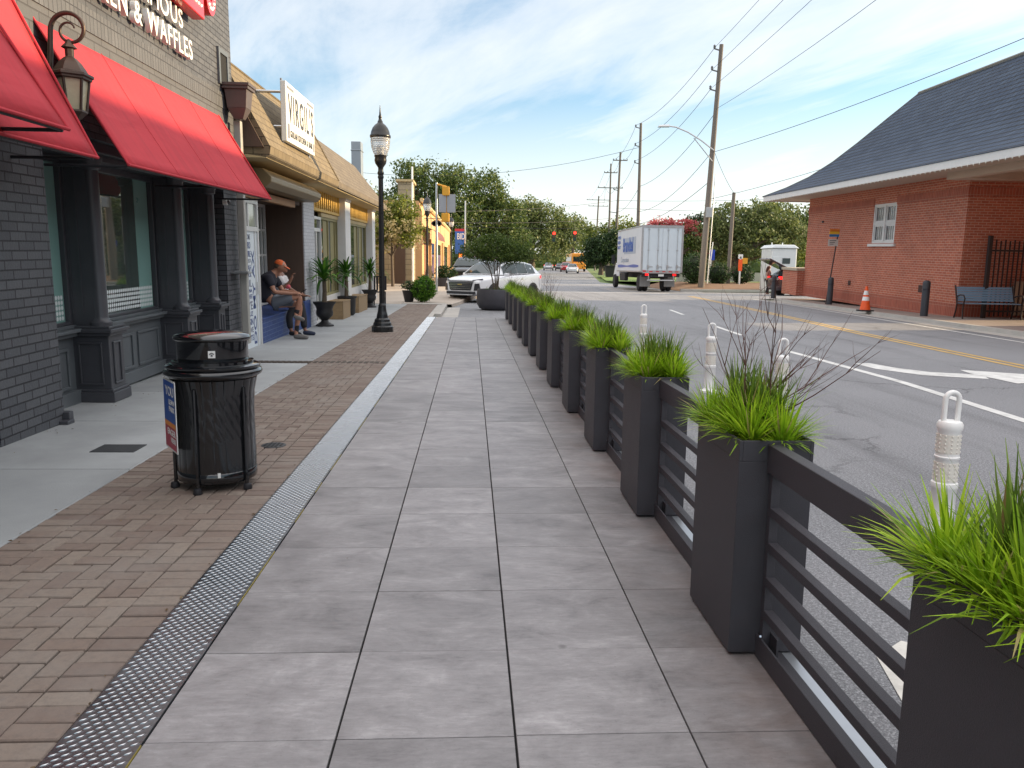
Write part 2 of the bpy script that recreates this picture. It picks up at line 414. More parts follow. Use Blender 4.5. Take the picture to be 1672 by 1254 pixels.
cx_ = t.mix(t.math('MULTIPLY', rust, .75), c2.outputs[0], (.24, .15, .11)); cx_ = t.mix(t.math('MULTIPLY', stain, .5), cx_, (.10, .095, .10)); cx_ = t.mix(t.math('MULTIPLY', grit, .45), cx_, (.09, .085, .085)); cx_ = t.mix(t.math('MULTIPLY', spot, .55), cx_, (.06, .055, .055))
t.l.new(cx_, b_.inputs['Base Color'])
t.l.new(t.math('ADD', t.math('MULTIPLY', n2, .25), .36), b_.inputs['Roughness']); b_.inputs['Specular IOR Level'].default_value = .45
t.l.new(t.bump(n2, .12, .004), b_.inputs['Normal']); m_paver = m
b = MB()
cols = [(-.886, -.3695), (-.3645, .1304), (.1354, .6312), (.6346, 1.13)]
offs = [0, 0, .004, .001]
for (x0, x1), of in zip(cols, offs):
    y = 2.0204 + of - .5 * 8
    while y < 20.2:
        y1 = min(y + .4968, 20.25); dz_ = ru(-.0008, .0008); k = len(b.v)
        b.box(x0 + .0008, x1 - .0008, y, y1, -.02, dz_); y += .5
struct(b.build('paver_deck', m_paver, bevel=.0012, seg=1))
b = MB().box(-.886, 1.13, -2, 20.25, -.1, -.012); struct(b.build('deck_tray', M('tray', (.012, .012, .012), .9)))
b = MB().box(1.072, 1.128, -2, 20.25, -.1, .006); struct(b.build('deck_edging', M('deck_edge_metal', (.42, .45, .48), .4, .6, .15, 6, .1, 40)))
b = MB().hexa([(-.9, 20.25, -.1), (1.13, 20.25, -.1), (1.13, 21.3, -.1), (-.5, 21.3, -.1)], [(-.9, 20.25, .0), (1.13, 20.25, .0), (1.13, 21.3, -.085), (-.5, 21.3, -.085)])
struct(b.build('deck_ramp', M('ramp_metal', (.42, .47, .52), .35, .7, .12, 3, .1, 30)))
# ---- tread plate strip: every raised bar is modelled
m_tread = M('tread_plate_steel', (.185, .20, .22), .27, .85, .3, 3, .25, 70, grime=.3, rvar=.25)
m_bar = M('tread_bar', (.50, .52, .54), .2, .95, .12, 20, rvar=.15)
b = MB().box(-1.117, -.889, -2, 20.3, -.06, .004); pl = struct(b.build('tread_plate', m_tread))
b = MB(); row = 0; y = .9; ca, sa = math.cos(math.radians(33)), math.sin(math.radians(33))
while y < 20.2:
    n = 7; st = .0325
    for i in range(n):
        x = -1.113 + .014 + i * st + (st / 2 if row % 2 else 0)
        if x > -.9: continue
        k = len(b.v); L, W = .0140, .0021
        for (u, v, z) in ((-L, 0, .0042), (0, -W, .0042), (L, 0, .0042), (0, W, .0042), (-L * .6, 0, .0065), (L * .6, 0, .0065)):
            b.v.append((x + u * ca - v * sa, y + u * sa + v * ca, z))
        b.f += [(k, k + 1, k + 4), (k + 1, k + 5, k + 4), (k + 1, k + 2, k + 5), (k + 2, k + 3, k + 5), (k + 3, k + 4, k + 5), (k + 3, k, k + 4)]
    y += .0205; row += 1
br = b.build('tread_bar', m_bar); br.parent = pl
line_y = MB()
y = -1
while y < 20:
    L = ru(.1, .6); line_y.box(-.8893, -.8874, y, y + L, -.01, .0030); y += L + ru(.15, .9)
struct(line_y.build('plate_edge_paint', M('faded_yellow', (.30, .24, .05), .7, 0, .3, 20, grime=.6)))

# ---- brick paving band: herringbone field between two header courses
m, t, b_ = base_mat('clay_paver'); g = t.new('ShaderNodeNewGeometry'); pos = g.outputs['Position']; rn = g.outputs['Random Per Island']
n1 = t.noise(pos, 1.1, 6, .7); n2 = t.noise(pos, 28, 5, .75)
c = t.ramp(t.math('ADD', t.math('MULTIPLY', rn, .7), t.math('MULTIPLY', n1, .3)), [(.1, (.155, .113, .094)), (.4, (.195, .148, .121)), (.65, (.205, .164, .136)), (.9, (.235, .19, .155))])
c = t.mix(t.ramp(n2, [(.45, (0, 0, 0)), (.75, (.55, .55, .55))]), c, (.10, .085, .078))
c = t.mix(t.math('MULTIPLY', t.ramp(n1, [(.5, (0, 0, 0)), (.72, (1, 1, 1))]), .5), c, (.24, .22, .20))
t.l.new(c, b_.inputs['Base Color']); b_.inputs['Roughness'].default_value = .85; t.l.new(t.bump(n2, .5, .006), b_.inputs['Normal']); m_clay = m
b = MB(); U = .0865; xa, xb = -2.15, -1.122
def brick_(x0, x1, y0, y1):
    z = ru(-.003, .002); e = .0035; k = len(b.v); r = .004; tl = [ru(-.0015, .0015) for _ in range(4)]
    b.hexa([(x0 + e, y0 + e, -.05), (x1 - e, y0 + e, -.05), (x1 - e, y1 - e, -.05), (x0 + e, y1 - e, -.05)], [(x0 + e, y0 + e, z - r), (x1 - e, y0 + e, z - r), (x1 - e, y1 - e, z - r), (x0 + e, y1 - e, z - r)])
    b.f.pop(-5)
    k2 = len(b.v); e += r * .8
    b.v += [(x0 + e, y0 + e, z + tl[0]), (x1 - e, y0 + e, z + tl[1]), (x1 - e, y1 - e, z + tl[2]), (x0 + e, y1 - e, z + tl[3])]
    b.f.append((k2, k2 + 1, k2 + 2, k2 + 3))
    for i in range(4): b.f.append((k + 4 + i, k + 4 + (i + 1) % 4, k2 + (i + 1) % 4, k2 + i))
y = 1.0
while y < 27:
    for x0 in (xa, xb - 2 * U): brick_(x0, x0 + 2 * U, y, y + U)
    y += U
nx_ = int(round((xb - xa - 4 * U) / U)); fx = xa + 2 * U; Ux = (xb - xa - 4 * U) / nx_
for j in range(int(26 / U)):
    for i in range(-1, nx_):
        kk = (i - j) % 4; y0 = 1 + j * U
        if kk == 0:
            x0, x1 = max(i, 0), min(i + 2, nx_)
            if x1 > x0: brick_(fx + x0 * Ux, fx + x1 * Ux, y0, y0 + U)
        elif kk == 3 and i >= 0: brick_(fx + i * Ux, fx + (i + 1) * Ux, y0, y0 + 2 * U)
struct(b.build('brick_paving', m_clay))
b = MB().quad((-2.2, -3, -.011), (-1.117, -3, -.011), (-1.117, 27, -.011), (-2.2, 27, -.011)); struct(b.build('paving_bed', M('joint_sand', (.10, .085, .07), .95, 0, .3, 8, .5, 80)))
# ---- concrete sidewalk slabs
m_slab = M('sidewalk_concrete', (.315, .328, .332), .8, 0, .26, 1.1, .45, 110, grime=.45, island=.08)
b = MB(); y = -3.2
for y1 in (-1.6, 0, 1.7, 3.36, 4.95, 6.5, 8.05, 9.55, 10.45, 10.72, 12.3, 13.9, 15.5, 17.1, 18.7, 20.3, 21.9, 23.5, 25.2, 27):
    if not (10.4 < y < 10.6): b.box(-4.6, -2.157, y + .005, y1 - .005, -.15, -.001)
    y = y1
struct(b.build('sidewalk', m_slab, bevel=.006, seg=1))
b = MB().quad((-4.6, -3, -.012), (-2.15, -3, -.012), (-2.15, 27, -.012), (-4.6, 27, -.012)); struct(b.build('slab_bed', M('joint_dirt', (.07, .065, .06), .95, 0, .2)))
# trench drain crossing the pavement
b = MB().box(-3.4, -1.12, 10.47, 10.70, -.05, -.004)
dr = tag(b.build('trench_drain', M('drain_iron', (.07, .055, .045), .75, .3, .3, 12, .4, 60)), 'dark rusty trench drain crossing the sidewalk from the wall to the tread plate', 'drain')
b = MB()
x = -3.38
while x < -1.15: b.box(x, x + .05, 10.49, 10.68, -.004, .003); x += .075
b.build('grate', bpy.data.materials['drain_iron'], dr)
# far pavements
b = MB(); prev = None
for y in (27, 30, 34, 40, 48, 58, 70, 90, 120):
    z = .004 if y < 30 else min(.35, .004 + .05 * (y - 30)); p = (-12, y, z), (XL(y) + .25, y, z)
    if prev: b.quad(prev[0], prev[1], p[1], p[0]); b.quad(prev[1], (prev[1][0] + .02, prev[1][1], -.1), (p[1][0] + .02, p[1][1], -.1), p[1])
    prev = p
struct(b.build('far_sidewalk', M('warm_concrete', (.36, .31, .26), .85, 0, .25, 1, .4, 60)))
b = MB().box(-2.35, -.85, 26.85, 27.15, -.1, .03).box(-.98, -.8, 21.4, 27.1, -.1, .02); struct(b.build('kerb', m_kerb, bevel=.015))
struct(MB().box(-1.115, -.985, 20.305, 26.85, -.1, -.002).build('kerb_slab', m_kerb))
b = MB().quad((-.80, 21.3, -.096), (-.35, 21.3, -.096), (-.35, 26.9, -.096), (-.80, 26.9, -.096)); struct(b.build('gutter', m_kerb))
# station pavement with kerb
m_spave = M('station_pavement', (.25, .20, .175), .85, 0, .3, .9, .4, 80, grime=.3)
def XK(y): return 10.75 + .095 * y + .14
b = MB(); k = MB(); yy = [-20, -5, 5, 12, 20, 28, 36.6]
for a, c in zip(yy, yy[1:]):
    b.quad((XK(a) + .15, a, .0), (40, a, .0), (40, c, .0), (XK(c) + .15, c, .0))
    k.hexa([(XK(a), a, -.12), (XK(a) + .15, a, -.12), (XK(c) + .15, c, -.12), (XK(c), c, -.12)], [(XK(a) + .01, a, .006), (XK(a) + .15, a, .006), (XK(c) + .15, c, .006), (XK(c) + .01, c, .006)])
    k.quad((XK(a) - .45, a, -.0955), (XK(a), a, -.0955), (XK(c), c, -.0955), (XK(c) - .45, c, -.0955))
struct(b.build('station_pavement', m_spave)); struct(k.build('station_kerb', m_kerb))
# mulch berm on the far corner
m_mulch = M('mulch', (.17, .10, .06), .95, 0, .4, 2.5, 1, 40)
b = MB(); nx, ny = 24, 6
for j in range(ny + 1):
    for i in range(nx + 1):
        x = 13.5 + 34 * i / nx; y = 50 + 11 * j / ny
        b.v.append((x, y, -.08 + (.4 * min(1, j / 2) if 0 < i < nx else 0) + (ru(-.03, .05) if j else 0)))
for j in range(ny):
    for i in range(nx):
        q = j * (nx + 1) + i; b.f.append((q, q + 1, q + nx + 2, q + nx + 1))
struct(b.build('mulch_bed', m_mulch, smooth=True))
b = MB().box(13.45, 48, 49.85, 50.02, -.12, .06); struct(b.build('kerb', m_kerb, bevel=.02))
b = MB(); 
for j, (y, z) in enumerate(((61, .32), (75, .5), (100, .7))): b.v += [(12.6 + .135 * (y - 72) if y > 72 else 14, y, z if y < 72 else zroad(y) + .05), (70, y, z + .2)]
b.f += [(0, 1, 3, 2), (2, 3, 5, 4)]; struct(b.build('lawn', M('bright_lawn', (.13, .2, .04), .9, 0, .4, .8, .8, 30)))

# ================================================================== DARK BRICK STOREFRONT
TILT = .021
m_brickD = brick_mat('painted_dark_brick', (.064, .068, .078), (.090, .094, .104), (.018, .018, .022), .2, .069, .006, .9, .6, var=.2)
m_brickS = brick_mat('soldier_course', (.085, .088, .095), (.105, .108, .115), (.035, .035, .038), .069, .2, .005, .8, .6, offset=0)
m_trimD = M('storefront_trim_paint', (.056, .058, .067), .38, 0, .2, 4, .15, 25, .5)
m_trimG = M('panel_paint', (.10, .112, .122), .45, 0, .2, 3, .2, 30, grime=.2)
m_film = M('frosted_film', (.20, .36, .33), .3, 0, .08, 2, spec=.5)
m_glassD = glass_mat('shop_glass', (.055, .078, .070), .02, 1.0)
m_decal = M('white_decal', (.72, .78, .78), .5, 0, .05)
LB = thing('brick_storefront', 'dark grey painted brick storefront with bay windows and pilasters beside the sidewalk', 'building', (-3.35, 6.4, 0), tilt=TILT)
b = MB()
b.box(-8, -3.35, -3, 5.55, 2.36, 6.8)                         # upper wall in lengths
b.box(-8, -3.352, 5.55, 11.68, 2.36, 2.9).box(-8, -3.35, 5.55, 11.68, 3.46, 6.8)
b.box(-8, -3.35, 5.5, 5.55, 0, 2.36)
b.box(-8, -3.29, 5.55, 6.42, -.05, 2.36)                       # pier
b.box(-8, -3.36, 2.0, 5.5, -.05, .62)                           # under the first window
b.box(-8, -3.36, -3, 2.0, -.05, 2.36)
b.box(-8, -3.34, 11.05, 11.62, -.05, 2.36)                      # end strip
b.box(-8, -3.9, 6.42, 11.05, -.05, 2.36).box(-8, -3.8, 2.0, 5.5, .62, 2.36)
b.build('wall', m_brickD, LB)
b = MB().box(-8, -3.338, -3, 11.6, 3.26, 3.46); b.build('soldier_course', m_brickS, LB)
b = MB().box(-8, -3.347, 5.55, 11.68, 2.9, 3.26); b.build('ledge_course', brick_mat('ledge_brick', (.078, .081, .088), (.10, .103, .11), (.05, .05, .053), .3, .1, .006, .7), LB)
# lintel beam above bays, panelled base wall below, sill mouldings
b = MB().box(-3.95, -3.42, 6.42, 11.05, 2.26, 2.36).box(-3.95, -3.5, 6.42, 11.05, 2.20, 2.26); b.build('lintel', m_trimD, LB, bevel=.008)
b = MB()
b.box(-3.95, -3.66, 6.42, 11.05, -.03, .62); b.box(-3.95, -3.61, 6.42, 11.05, -.03, .10)
b.box(-3.95, -3.60, 6.42, 11.05, .60, .64).box(-3.95, -3.56, 6.42, 11.05, .64, .67).box(-3.95, -3.63, 6.42, 11.05, .67, .70)
def frame(b, x, y0, y1, z0, z1, w=.03, t=.018):
    b.box(x, x + t, y0, y1, z0, z0 + w).box(x, x + t, y0, y1, z1 - w, z1).box(x, x + t, y0, y0 + w, z0 + w, z1 - w).box(x, x + t, y1 - w, y1, z0 + w, z1 - w)
for y0, y1 in ((6.85, 7.28), (8.22, 8.66), (8.78, 9.36), (9.95, 10.5)): frame(b, -3.66, y0, y1, .12, .50)
frame(b, -3.66, 7.84, 8.12, .12, .50)
b.build('base_panel', m_trimG, LB, bevel=.005)
def pilaster(y0, y1, xp=-3.34):
    b = MB()
    b.box(-3.7, xp, y0, y1, .0, .60).box(-3.72, xp + .035, y0 - .035, y1 + .035, -.02, .075).box(-3.71, xp + .02, y0 - .02, y1 + .02, .075, .10)
    b.box(-3.72, xp + .03, y0 - .03, y1 + .03, .60, .63).box(-3.74, xp + .05, y0 - .05, y1 + .05, .63, .665).box(-3.7, xp + .02, y0 - .02, y1 + .02, .665, .69)
    w_ = .022
    for (u0, u1) in ((y0 + .07, y1 - .07),): frame(b, xp, u0, u1, .14, .54, .02, .014)
    for (xa_, xb_) in ((-3.62, xp - .06),):                     # recess frame on the face towards the street end
        b.box(xa_, xb_, y0 - .014, y0, .14, .16).box(xa_, xb_, y0 - .014, y0, .52, .54).box(xa_, xa_ + .02, y0 - .014, y0, .16, .52).box(xb_ - .02, xb_, y0 - .014, y0, .16, .52)
    b.build('pedestal', m_trimD, LB, bevel=.006)
    b = MB(); cx, cy = xp - .095, y0 + .085; rr = .068
    b.lathe((cx, cy, .69), [(rr + .03, 0), (rr + .03, .03), (rr + .01, .05), (rr, .08), (rr, 1.0), (rr * .97, 1.40), (rr + .02, 1.42), (rr + .02, 1.46), (rr + .04, 1.5), (rr + .04, 1.53)], 24)
    b.box(-3.8, cx - .02, y0 + .02, y0 + .15, .69, 2.24)
    for q in (0, 1): b.box(-3.66 + q * .09, -3.64 + q * .09, y0 + .012, y0 + .02, .8, 2.14)
    b.build('pilaster', m_trimD, LB, smooth=True)
for y0, y1 in ((7.40, 7.70), (9.46, 9.78), (10.62, 10.88)): pilaster(y0, y1)
def bay(y0, y1, films, d0=None, d1=None):
    f = MB(); w_ = .035
    f.box(-3.74, -3.66, y0, y0 + w_, .70, 2.20).box(-3.74, -3.66, y1 - w_, y1, .70, 2.20).box(-3.74, -3.66, y0 + w_, y1 - w_, 2.14, 2.20).box(-3.74, -3.66, y0 + w_, y1 - w_, .70, .73)
    fo = f.build('window', m_trimD, LB, bevel=.006)
    MB().box(-3.72, -3.71, y0 + w_, y1 - w_, .73, 2.14).build('pane', m_glassD, fo)
    fb = MB()
    for a, c in films: fb.box(-3.709, -3.707, a, c, .73, 2.14)
    fb.build('frosted_strip', m_film, fo)
    b = MB(); a0, a1 = d0 or y0 + w_, d1 or y1 - w_
    s = .046; n = int((a1 - a0) / s)
    for i in range(n):
        for j in range(5):
            yy_ = a0 + (i + .5) * s; zz = .765 + j * .047; h = .019
            P = []
            for q in range(8):
                a = 2 * PI * (q + .5) / 8; P.append((-3.7045, yy_ + h * 1.08 * math.cos(a), zz + h * 1.08 * math.sin(a)))
            b.quad(*P)
    b.build('dot_decal', m_decal, fo)
bay(6.5, 7.42, [(6.95, 7.385)], 6.95, 7.38); bay(7.6, 9.46, [(9.05, 9.40)]); bay(9.66, 10.62, [(10.2, 10.58)])
# first window next to the pier
f = MB().box(-3.55, -3.38, 5.33, 5.46, .68, 2.30).box(-3.55, -3.42, 2.1, 5.33, 2.2, 2.30).box(-3.55, -3.42, 2.1, 5.33, .68, .76).box(-3.55, -3.45, 5.22, 5.33, .76, 2.2)
fo = f.build('window', m_trimD, LB, bevel=.006)
MB().box(-3.55, -3.54, 2.1, 5.22, .76, 2.2).build('pane', m_glassD, fo)
MB().box(-3.6, -3.30, 2.0, 5.5, .62, .68).build('sill', m_trimG, fo, bevel=.008)
b = MB()
for i in range(46):
    b.box(-3.4, -3.31 + ru(-.004, .004), 2.02 + i * .075, 2.085 + i * .075, .45, .615)
b.build('sill_course', m_trimG, LB, bevel=.005)
# small fittings: stone corbel, hose bib
MB().box(-3.66, -3.5, 6.43, 6.56, .50, .56).box(-3.66, -3.55, 6.43, 6.5, .42, .50).build('corbel', m_trimG, LB, bevel=.008)
MB().box(-3.6, -3.24, 6.40, 6.47, -.02, .09).box(-3.5, -3.22, 6.33, 6.44, -.02, .03).build('base_block', m_trimD, LB, bevel=.006)
# scupper opening with rain leader head and downspout
b = MB().box(-3.36, -3.32, 11.06, 11.12, 3.56, 4.02).box(-3.36, -3.32, 11.42, 11.48, 3.56, 4.02).box(-3.36, -3.32, 11.12, 11.42, 3.96, 4.02); b.build('scupper_frame', m_trimG, LB)
MB().box(-3.36, -3.335, 11.12, 11.42, 3.56, 3.96).build('scupper', M('dark_void', (.006, .006, .006), .9), LB)
m_leader = M('leader_head_paint', (.085, .065, .06), .5, 0, .2, 5)
b = MB(); cx, cy = -3.17, 11.36
for (h0, h1, r0, r1) in ((3.28, 3.52, .125, .15), (3.52, 3.56, .175, .175), (3.56, 3.60, .19, .19), (3.14, 3.28, .06, .125)):
    b.hexa([(cx - r0, cy - r0, h0), (cx + r0, cy - r0, h0), (cx + r0, cy + r0, h0), (cx - r0, cy + r0, h0)], [(cx - r1, cy - r1, h1), (cx + r1, cy - r1, h1), (cx + r1, cy + r1, h1), (cx - r1, cy + r1, h1)])
b.build('leader_head', m_leader, LB, bevel=.006)
b = MB().box(-3.28, -3.18, 11.42, 11.52, .05, 3.14); b.build('downspout', M('downspout_paint', (.40, .39, .36), .5, .2, .2, 3, grime=.4), LB, bevel=.012)
MB().box(-3.36, -3.16, 11.40, 11.54, 1.05, 1.09).box(-3.33, -3.1, 11.2, 11.42, 1.06, 1.08).build('downspout_strap', m_steel, LB)

# ---- awnings (cloth over a tube frame, open at the ends)
m, t, b_ = base_mat('red_canvas'); co_ = t.new('ShaderNodeTexCoord').outputs['Object']
n1 = t.noise(t.scalev(co_, (1, .5, 1)), 2.2, 4, .55); n2 = t.noise(co_, 160, 2)
wv = t.noise(t.scalev(co_, (3, .55, 1)), 1.6, 3, .5, .6)
c = t.mix(n1, (.52, .045, .062), (.64, .06, .075)); c = t.mix(t.math('MULTIPLY', t.ramp(t.noise(t.scalev(co_, (.6, 5, .6)), 1.6, 6, .7), [(.48, (0, 0, 0)), (.75, (1, 1, 1))]), .38), c, (.30, .035, .045)); t.l.new(c, b_.inputs['Base Color']); b_.inputs['Roughness'].default_value = .75; b_.inputs['Specular IOR Level'].default_value = .25
nb = t.bump(n2, .15, .002); nb = t.bump(wv, .55, .05, nb); t.l.new(nb, b_.inputs['Normal'])
tr = t.new('ShaderNodeBsdfTranslucent'); t.l.new(c, tr.inputs[0]); mx = t.new('ShaderNodeMixShader'); mx.inputs[0].default_value = .18
t.l.new(b_.outputs[0], mx.inputs[1]); t.l.new(tr.outputs[0], mx.inputs[2]); t.l.new(mx.outputs[0], t.n['Material Output'].inputs[0]); m_red = m
def awning(name, label, y0, y1, xt, zt, xb, zb, slope=.024, sag=.02, vz=.0):
    r = thing(name, label, 'awning', (xt, (y0 + y1) / 2, zt), 'red awnings on the storefront')
    b = MB(); nu, nv = 28, 12
    for j in range(nv + 1):
        for i in range(nu + 1):
            u, v = i / nu, j / nv; y = y0 + (y1 - y0) * u
            dz = slope * (y - y0)
            s_ = sag * math.sin(PI * v) * (.5 + .5 * math.sin(u * 3.1 * PI) ** 2)
            b.v.append((xt + (xb - xt) * v - s_, y, zt + (zb - zt) * v + dz - s_ * .6))
    for j in range(nv):
        for i in range(nu):
            q = j * (nu + 1) + i; b.f.append((q, q + nu + 1, q + nu + 2, q + 1))
    # rolled hem along the bottom
    o = b.build('canopy', m_red, r, smooth=True); md = o.modifiers.new('s', 'SOLIDIFY'); md.thickness = .006
    h = MB(); h.path([(xb, y0 - .005, zb), (xb, y1 + .005, zb + slope * (y1 - y0))], .012, 8)
    for yy, dz in ((y0, 0), (y1, slope * (y1 - y0))): h.path([(xt, yy, zt + dz), (xb, yy, zb + dz)], .010, 8)
    h.build('hem', m_red, r, smooth=True)
    ns = max(2, int((y1 - y0) / .95))
    for i in range(1, ns):
        yy = y0 + (y1 - y0) * i / ns; pts = []
        for j in range(9):
            v = j / 8; s_ = sag * math.sin(PI * v) * (.5 + .5 * math.sin(i / ns * 3.1 * PI) ** 2); pts.append((xt + (xb - xt) * v - s_ + .004, yy, zt + (zb - zt) * v + slope * (yy - y0) - s_ * .6 + .003))
        MB().path(pts, .002, 5).build('seam', m_red, r, smooth=True)
    f = MB()
    for yy in (y0 + .03, (y0 + y1) / 2, y1 - .03):
        dz = slope * (yy - y0); f.path([(xt, yy, zb + dz - .01), (xb - .02, yy, zb + dz - .01)], .012, 8)
    f.path([(xb - .03, y0 + .03, zb - .008), (xb - .03, y1 - .03, zb - .008 + slope * (y1 - y0))], .011, 8)
    f.build('frame_bar', m_black, r)
awning('awning', 'long red canvas awning over the bay windows, behind the wall lantern', 6.5, 10.95, -3.36, 3.15, -2.70, 2.06, .0235)
awning('awning', 'red awning over the brick pier, partly covered by a higher awning in front', 2.5, 5.98, -3.34, 3.30, -2.70, 1.975, .02)
awning('awning', 'red awning hung in front of another, only its lower corner in sight', 1.2, 4.86, -3.34, 3.62, -2.35, 1.99, .02)

# ---- wall lantern
m_bronze = M('aged_bronze', (.075, .052, .040), .5, .55, .25, 12, .2, 60)
m_amber = M('seeded_amber_glass', (.42, .36, .24), .25, 0, .2, 9, .5, 30, .6)
L = thing('wall_lantern', 'large bronze carriage lantern on a scrolled bracket at the brick pier', 'lantern', (-3.29, 6.15, 2.5))
cx, cy = -2.93, 6.15
b = MB(); sc_ = []
for i in range(46):
    a = i / 45; th = PI * 1.02 - a * PI * 2.9; r_ = .135 * (1 - a * .72) if a > .0 else .135
    sc_.append((cx + .03 - .02 + (r_ * math.cos(th)) - .0, cy, 2.93 + .03 + r_ * math.sin(th)))
b.path([(-3.26, cy, 2.45), (-3.16, cy, 2.50), (-3.085, cy, 2.62), (-3.065, cy, 2.80)] + sc_, [.016, .02, .02, .019] + [.018 - .012 * i / 45 for i in range(46)], 10)
s2 = []
for i in range(26):
    a = i / 25; th = -PI / 2 + a * PI * 2.3; r_ = .06 * (1 - a * .7); s2.append((-3.15 + r_ * math.cos(th), cy, 2.70 + r_ * math.sin(th)))
b.path([(-3.10, cy, 2.58), (-3.12, cy, 2.62)] + s2, [.012] * 3 + [.012 - .007 * i / 25 for i in range(25)], 8)
b.box(-3.29, -3.25, cy - .05, cy + .05, 2.35, 2.85)
b.build('bracket', m_bronze, L, smooth=True)
def ring6(c, prof, n=6, a0=0):
    return MB().lathe(c, prof, n, a0=a0)
ring6((cx, cy, 0), [(.0, 2.90), (.018, 2.89), (.03, 2.865), (.05, 2.845), (.055, 2.835), (.032, 2.83), (.03, 2.775), (.045, 2.765), (.075, 2.735), (.105, 2.69), (.118, 2.665)], 6, PI / 6).build('chimney_cap', m_bronze, L, bevel=.003)
ring6((cx, cy, 0), [(.118, 2.668), (.150, 2.655), (.152, 2.635), (.138, 2.63), (.138, 2.615), (.125, 2.61)], 6, PI / 6).build('hood_rim', m_bronze, L, bevel=.003)
ring6((cx, cy, 0), [(.112, 2.612), (.082, 2.40)], 6, PI / 6).build('glass', m_amber, L)
b = MB()
for q in range(6):
    a = PI / 6 + q * PI / 3
    b.path([(cx + .117 * math.cos(a), cy + .117 * math.sin(a), 2.615), (cx + .087 * math.cos(a), cy + .087 * math.sin(a), 2.395)], .0105, 6)
b.build('glazing_bar', m_bronze, L)
ring6((cx, cy, 0), [(.095, 2.40), (.098, 2.385), (.08, 2.37), (.055, 2.345), (.03, 2.32), (.018, 2.30), (.0, 2.29)], 6, PI / 6).build('bottom_finial', m_bronze, L, bevel=.003)

# ---- raised white letters, security camera, bulb-studded red sign
m_letter = M('letter_face', (.80, .79, .74), .4, 0, .05)
S = thing('wall_sign', 'raised white letters reading FAMOUS CHICKEN & WAFFLES on the dark brick', 'sign', (-3.33, 8, 3.5), tilt=0)
def zt(y, z): return z + (y - 6.4) * TILT * 1.0
sl = TILT
for w_, e_, wd_ in (('WAFFLES', 9.84, 1.30), ('&', 8.40, .19), ('CHICKEN', 8.08, 1.36)): text(w_, .30, m_letter, S, (-3.30, e_, 3.655 - (9.84 - e_) * sl), (0, 1, sl), (0, -sl, 1), 'lettering', .025, .62, .008, 'RIGHT', 1.12, wd_)
text('FAMOUS', .28, m_letter, S, (-3.30, 9.56, 3.925), (0, 1, sl), (0, -sl, 1), 'lettering', .025, .66, .008, 'RIGHT', 1.12, 1.32)
cmr = thing('security_camera', 'white dome security camera under the awning beside the last pilaster', 'camera', (-3.34, 10.9, 2.13))
MB().lathe((-3.34, 10.98, 2.12), [(.045, 0), (.045, .05), (.036, .06)], 18, 'x').build('housing', m_white, cmr, smooth=True)
MB().ball((-3.275, 10.98, 2.12), (.03, .03, .03), 14, 9).build('lens_dome', m_glossblack, cmr, smooth=True)
m_redsign = M('red_sign_enamel', (.62, .012, .012), .22, 0, .12, 4, spec=.6, coat=.3)
m_bulb = M('sign_bulb', (.85, .78, .6), .2, 0, .05, emit=.8)
RS = thing('bulb_sign', 'glossy red marquee sign edged with small bulbs, high on the dark brick', 'sign', (-3.33, 10.5, 4.6))
b = MB(); cy, cz = 10.19, 4.69; out, inn = [], []
for q in range(28):
    a = 2 * PI * q / 28
    sy, sz = math.cos(a), math.sin(a); ex = .16 * (1 if sz > 0 else -1)
    out.append((cy + .175 * sy, cz + ex * 1.3 + .22 * sz)); inn.append((cy + .05 * sy, cz + ex * 1.2 + .08 * sz))
x0, x1 = -3.31, -3.15
k = len(b.v)
for x in (x0, x1):
    b.v += [(x, *p) for p in out] + [(x, *p) for p in inn]
n = 28
for q in range(n):
    r_ = (q + 1) % n
    b.f += [(k + q, k + r_, k + 2 * n + r_, k + 2 * n + q), (k + n + q, k + 3 * n + q, k + 3 * n + r_, k + n + r_), (k + 2 * n + q, k + 2 * n + r_, k + 3 * n + r_, k + 3 * n + q), (k + q, k + n + q, k + n + r_, k + r_)]
b.box(-3.345, x0 - .002, cy - .1, cy + .1, cz + .25, cz + .4)
b.build('ring_letter', m_redsign, RS, smooth=True)
b = MB().box(-3.31, -3.16, 9.14, 9.96, 4.14, 4.40).box(-3.345, -3.31, 9.4, 9.55, 4.2, 4.32); b.build('bar_letter', m_redsign, RS, bevel=.03, seg=4)
b = MB()
for q in range(0, 28, 2):
    p = (Vector(out[q]) * .52 + Vector(inn[q]) * .48); b.ball((x1 + .002, p.x, p.y), .017, 8, 6)
for i in range(8): b.ball((-3.158, 9.22 + i * .09, 4.27), .017, 8, 6)
b.build('bulb', m_bulb, RS, smooth=True)

# ================================================================== RESTAURANT WITH SHINGLED MANSARD
m_shingle = brick_mat('tan_shingle', (.15, .115, .066), (.185, .142, .082), (.05, .036, .02), .24, .12, .006, .6, .85, var=.2)
m_shingle2 = brick_mat('grey_tan_shingle', (.115, .092, .066), (.15, .122, .086), (.04, .032, .022), .24, .12, .006, .6, .85, var=.25)
m_browns = M('brown_stained_board', (.085, .052, .035), .7, 0, .25, 3, .4, 30, stretch=(4, 4, .6))
m_cream = M('cream_soffit', (.46, .36, .19), .7, 0, .15, 2)
m_yellow = M('yellow_trim', (.66, .42, .10), .6, 0, .12, 4)
m_brickW = brick_mat('painted_white_brick', (.46, .47, .50), (.52, .53, .56), (.36, .37, .40), .2, .069, .006, .5, .6, var=.1)
m_brickB = brick_mat('painted_blue_brick', (.025, .055, .19), (.035, .075, .23), (.16, .22, .36), .3, .075, .004, .8, .5, var=.2)
m_wcol = M('white_column_paint', (.66, .65, .64), .5, 0, .12, 3, .1, 40, grime=.15)
m_glassG = glass_mat('restaurant_glass', (.045, .055, .045), .03, .8)
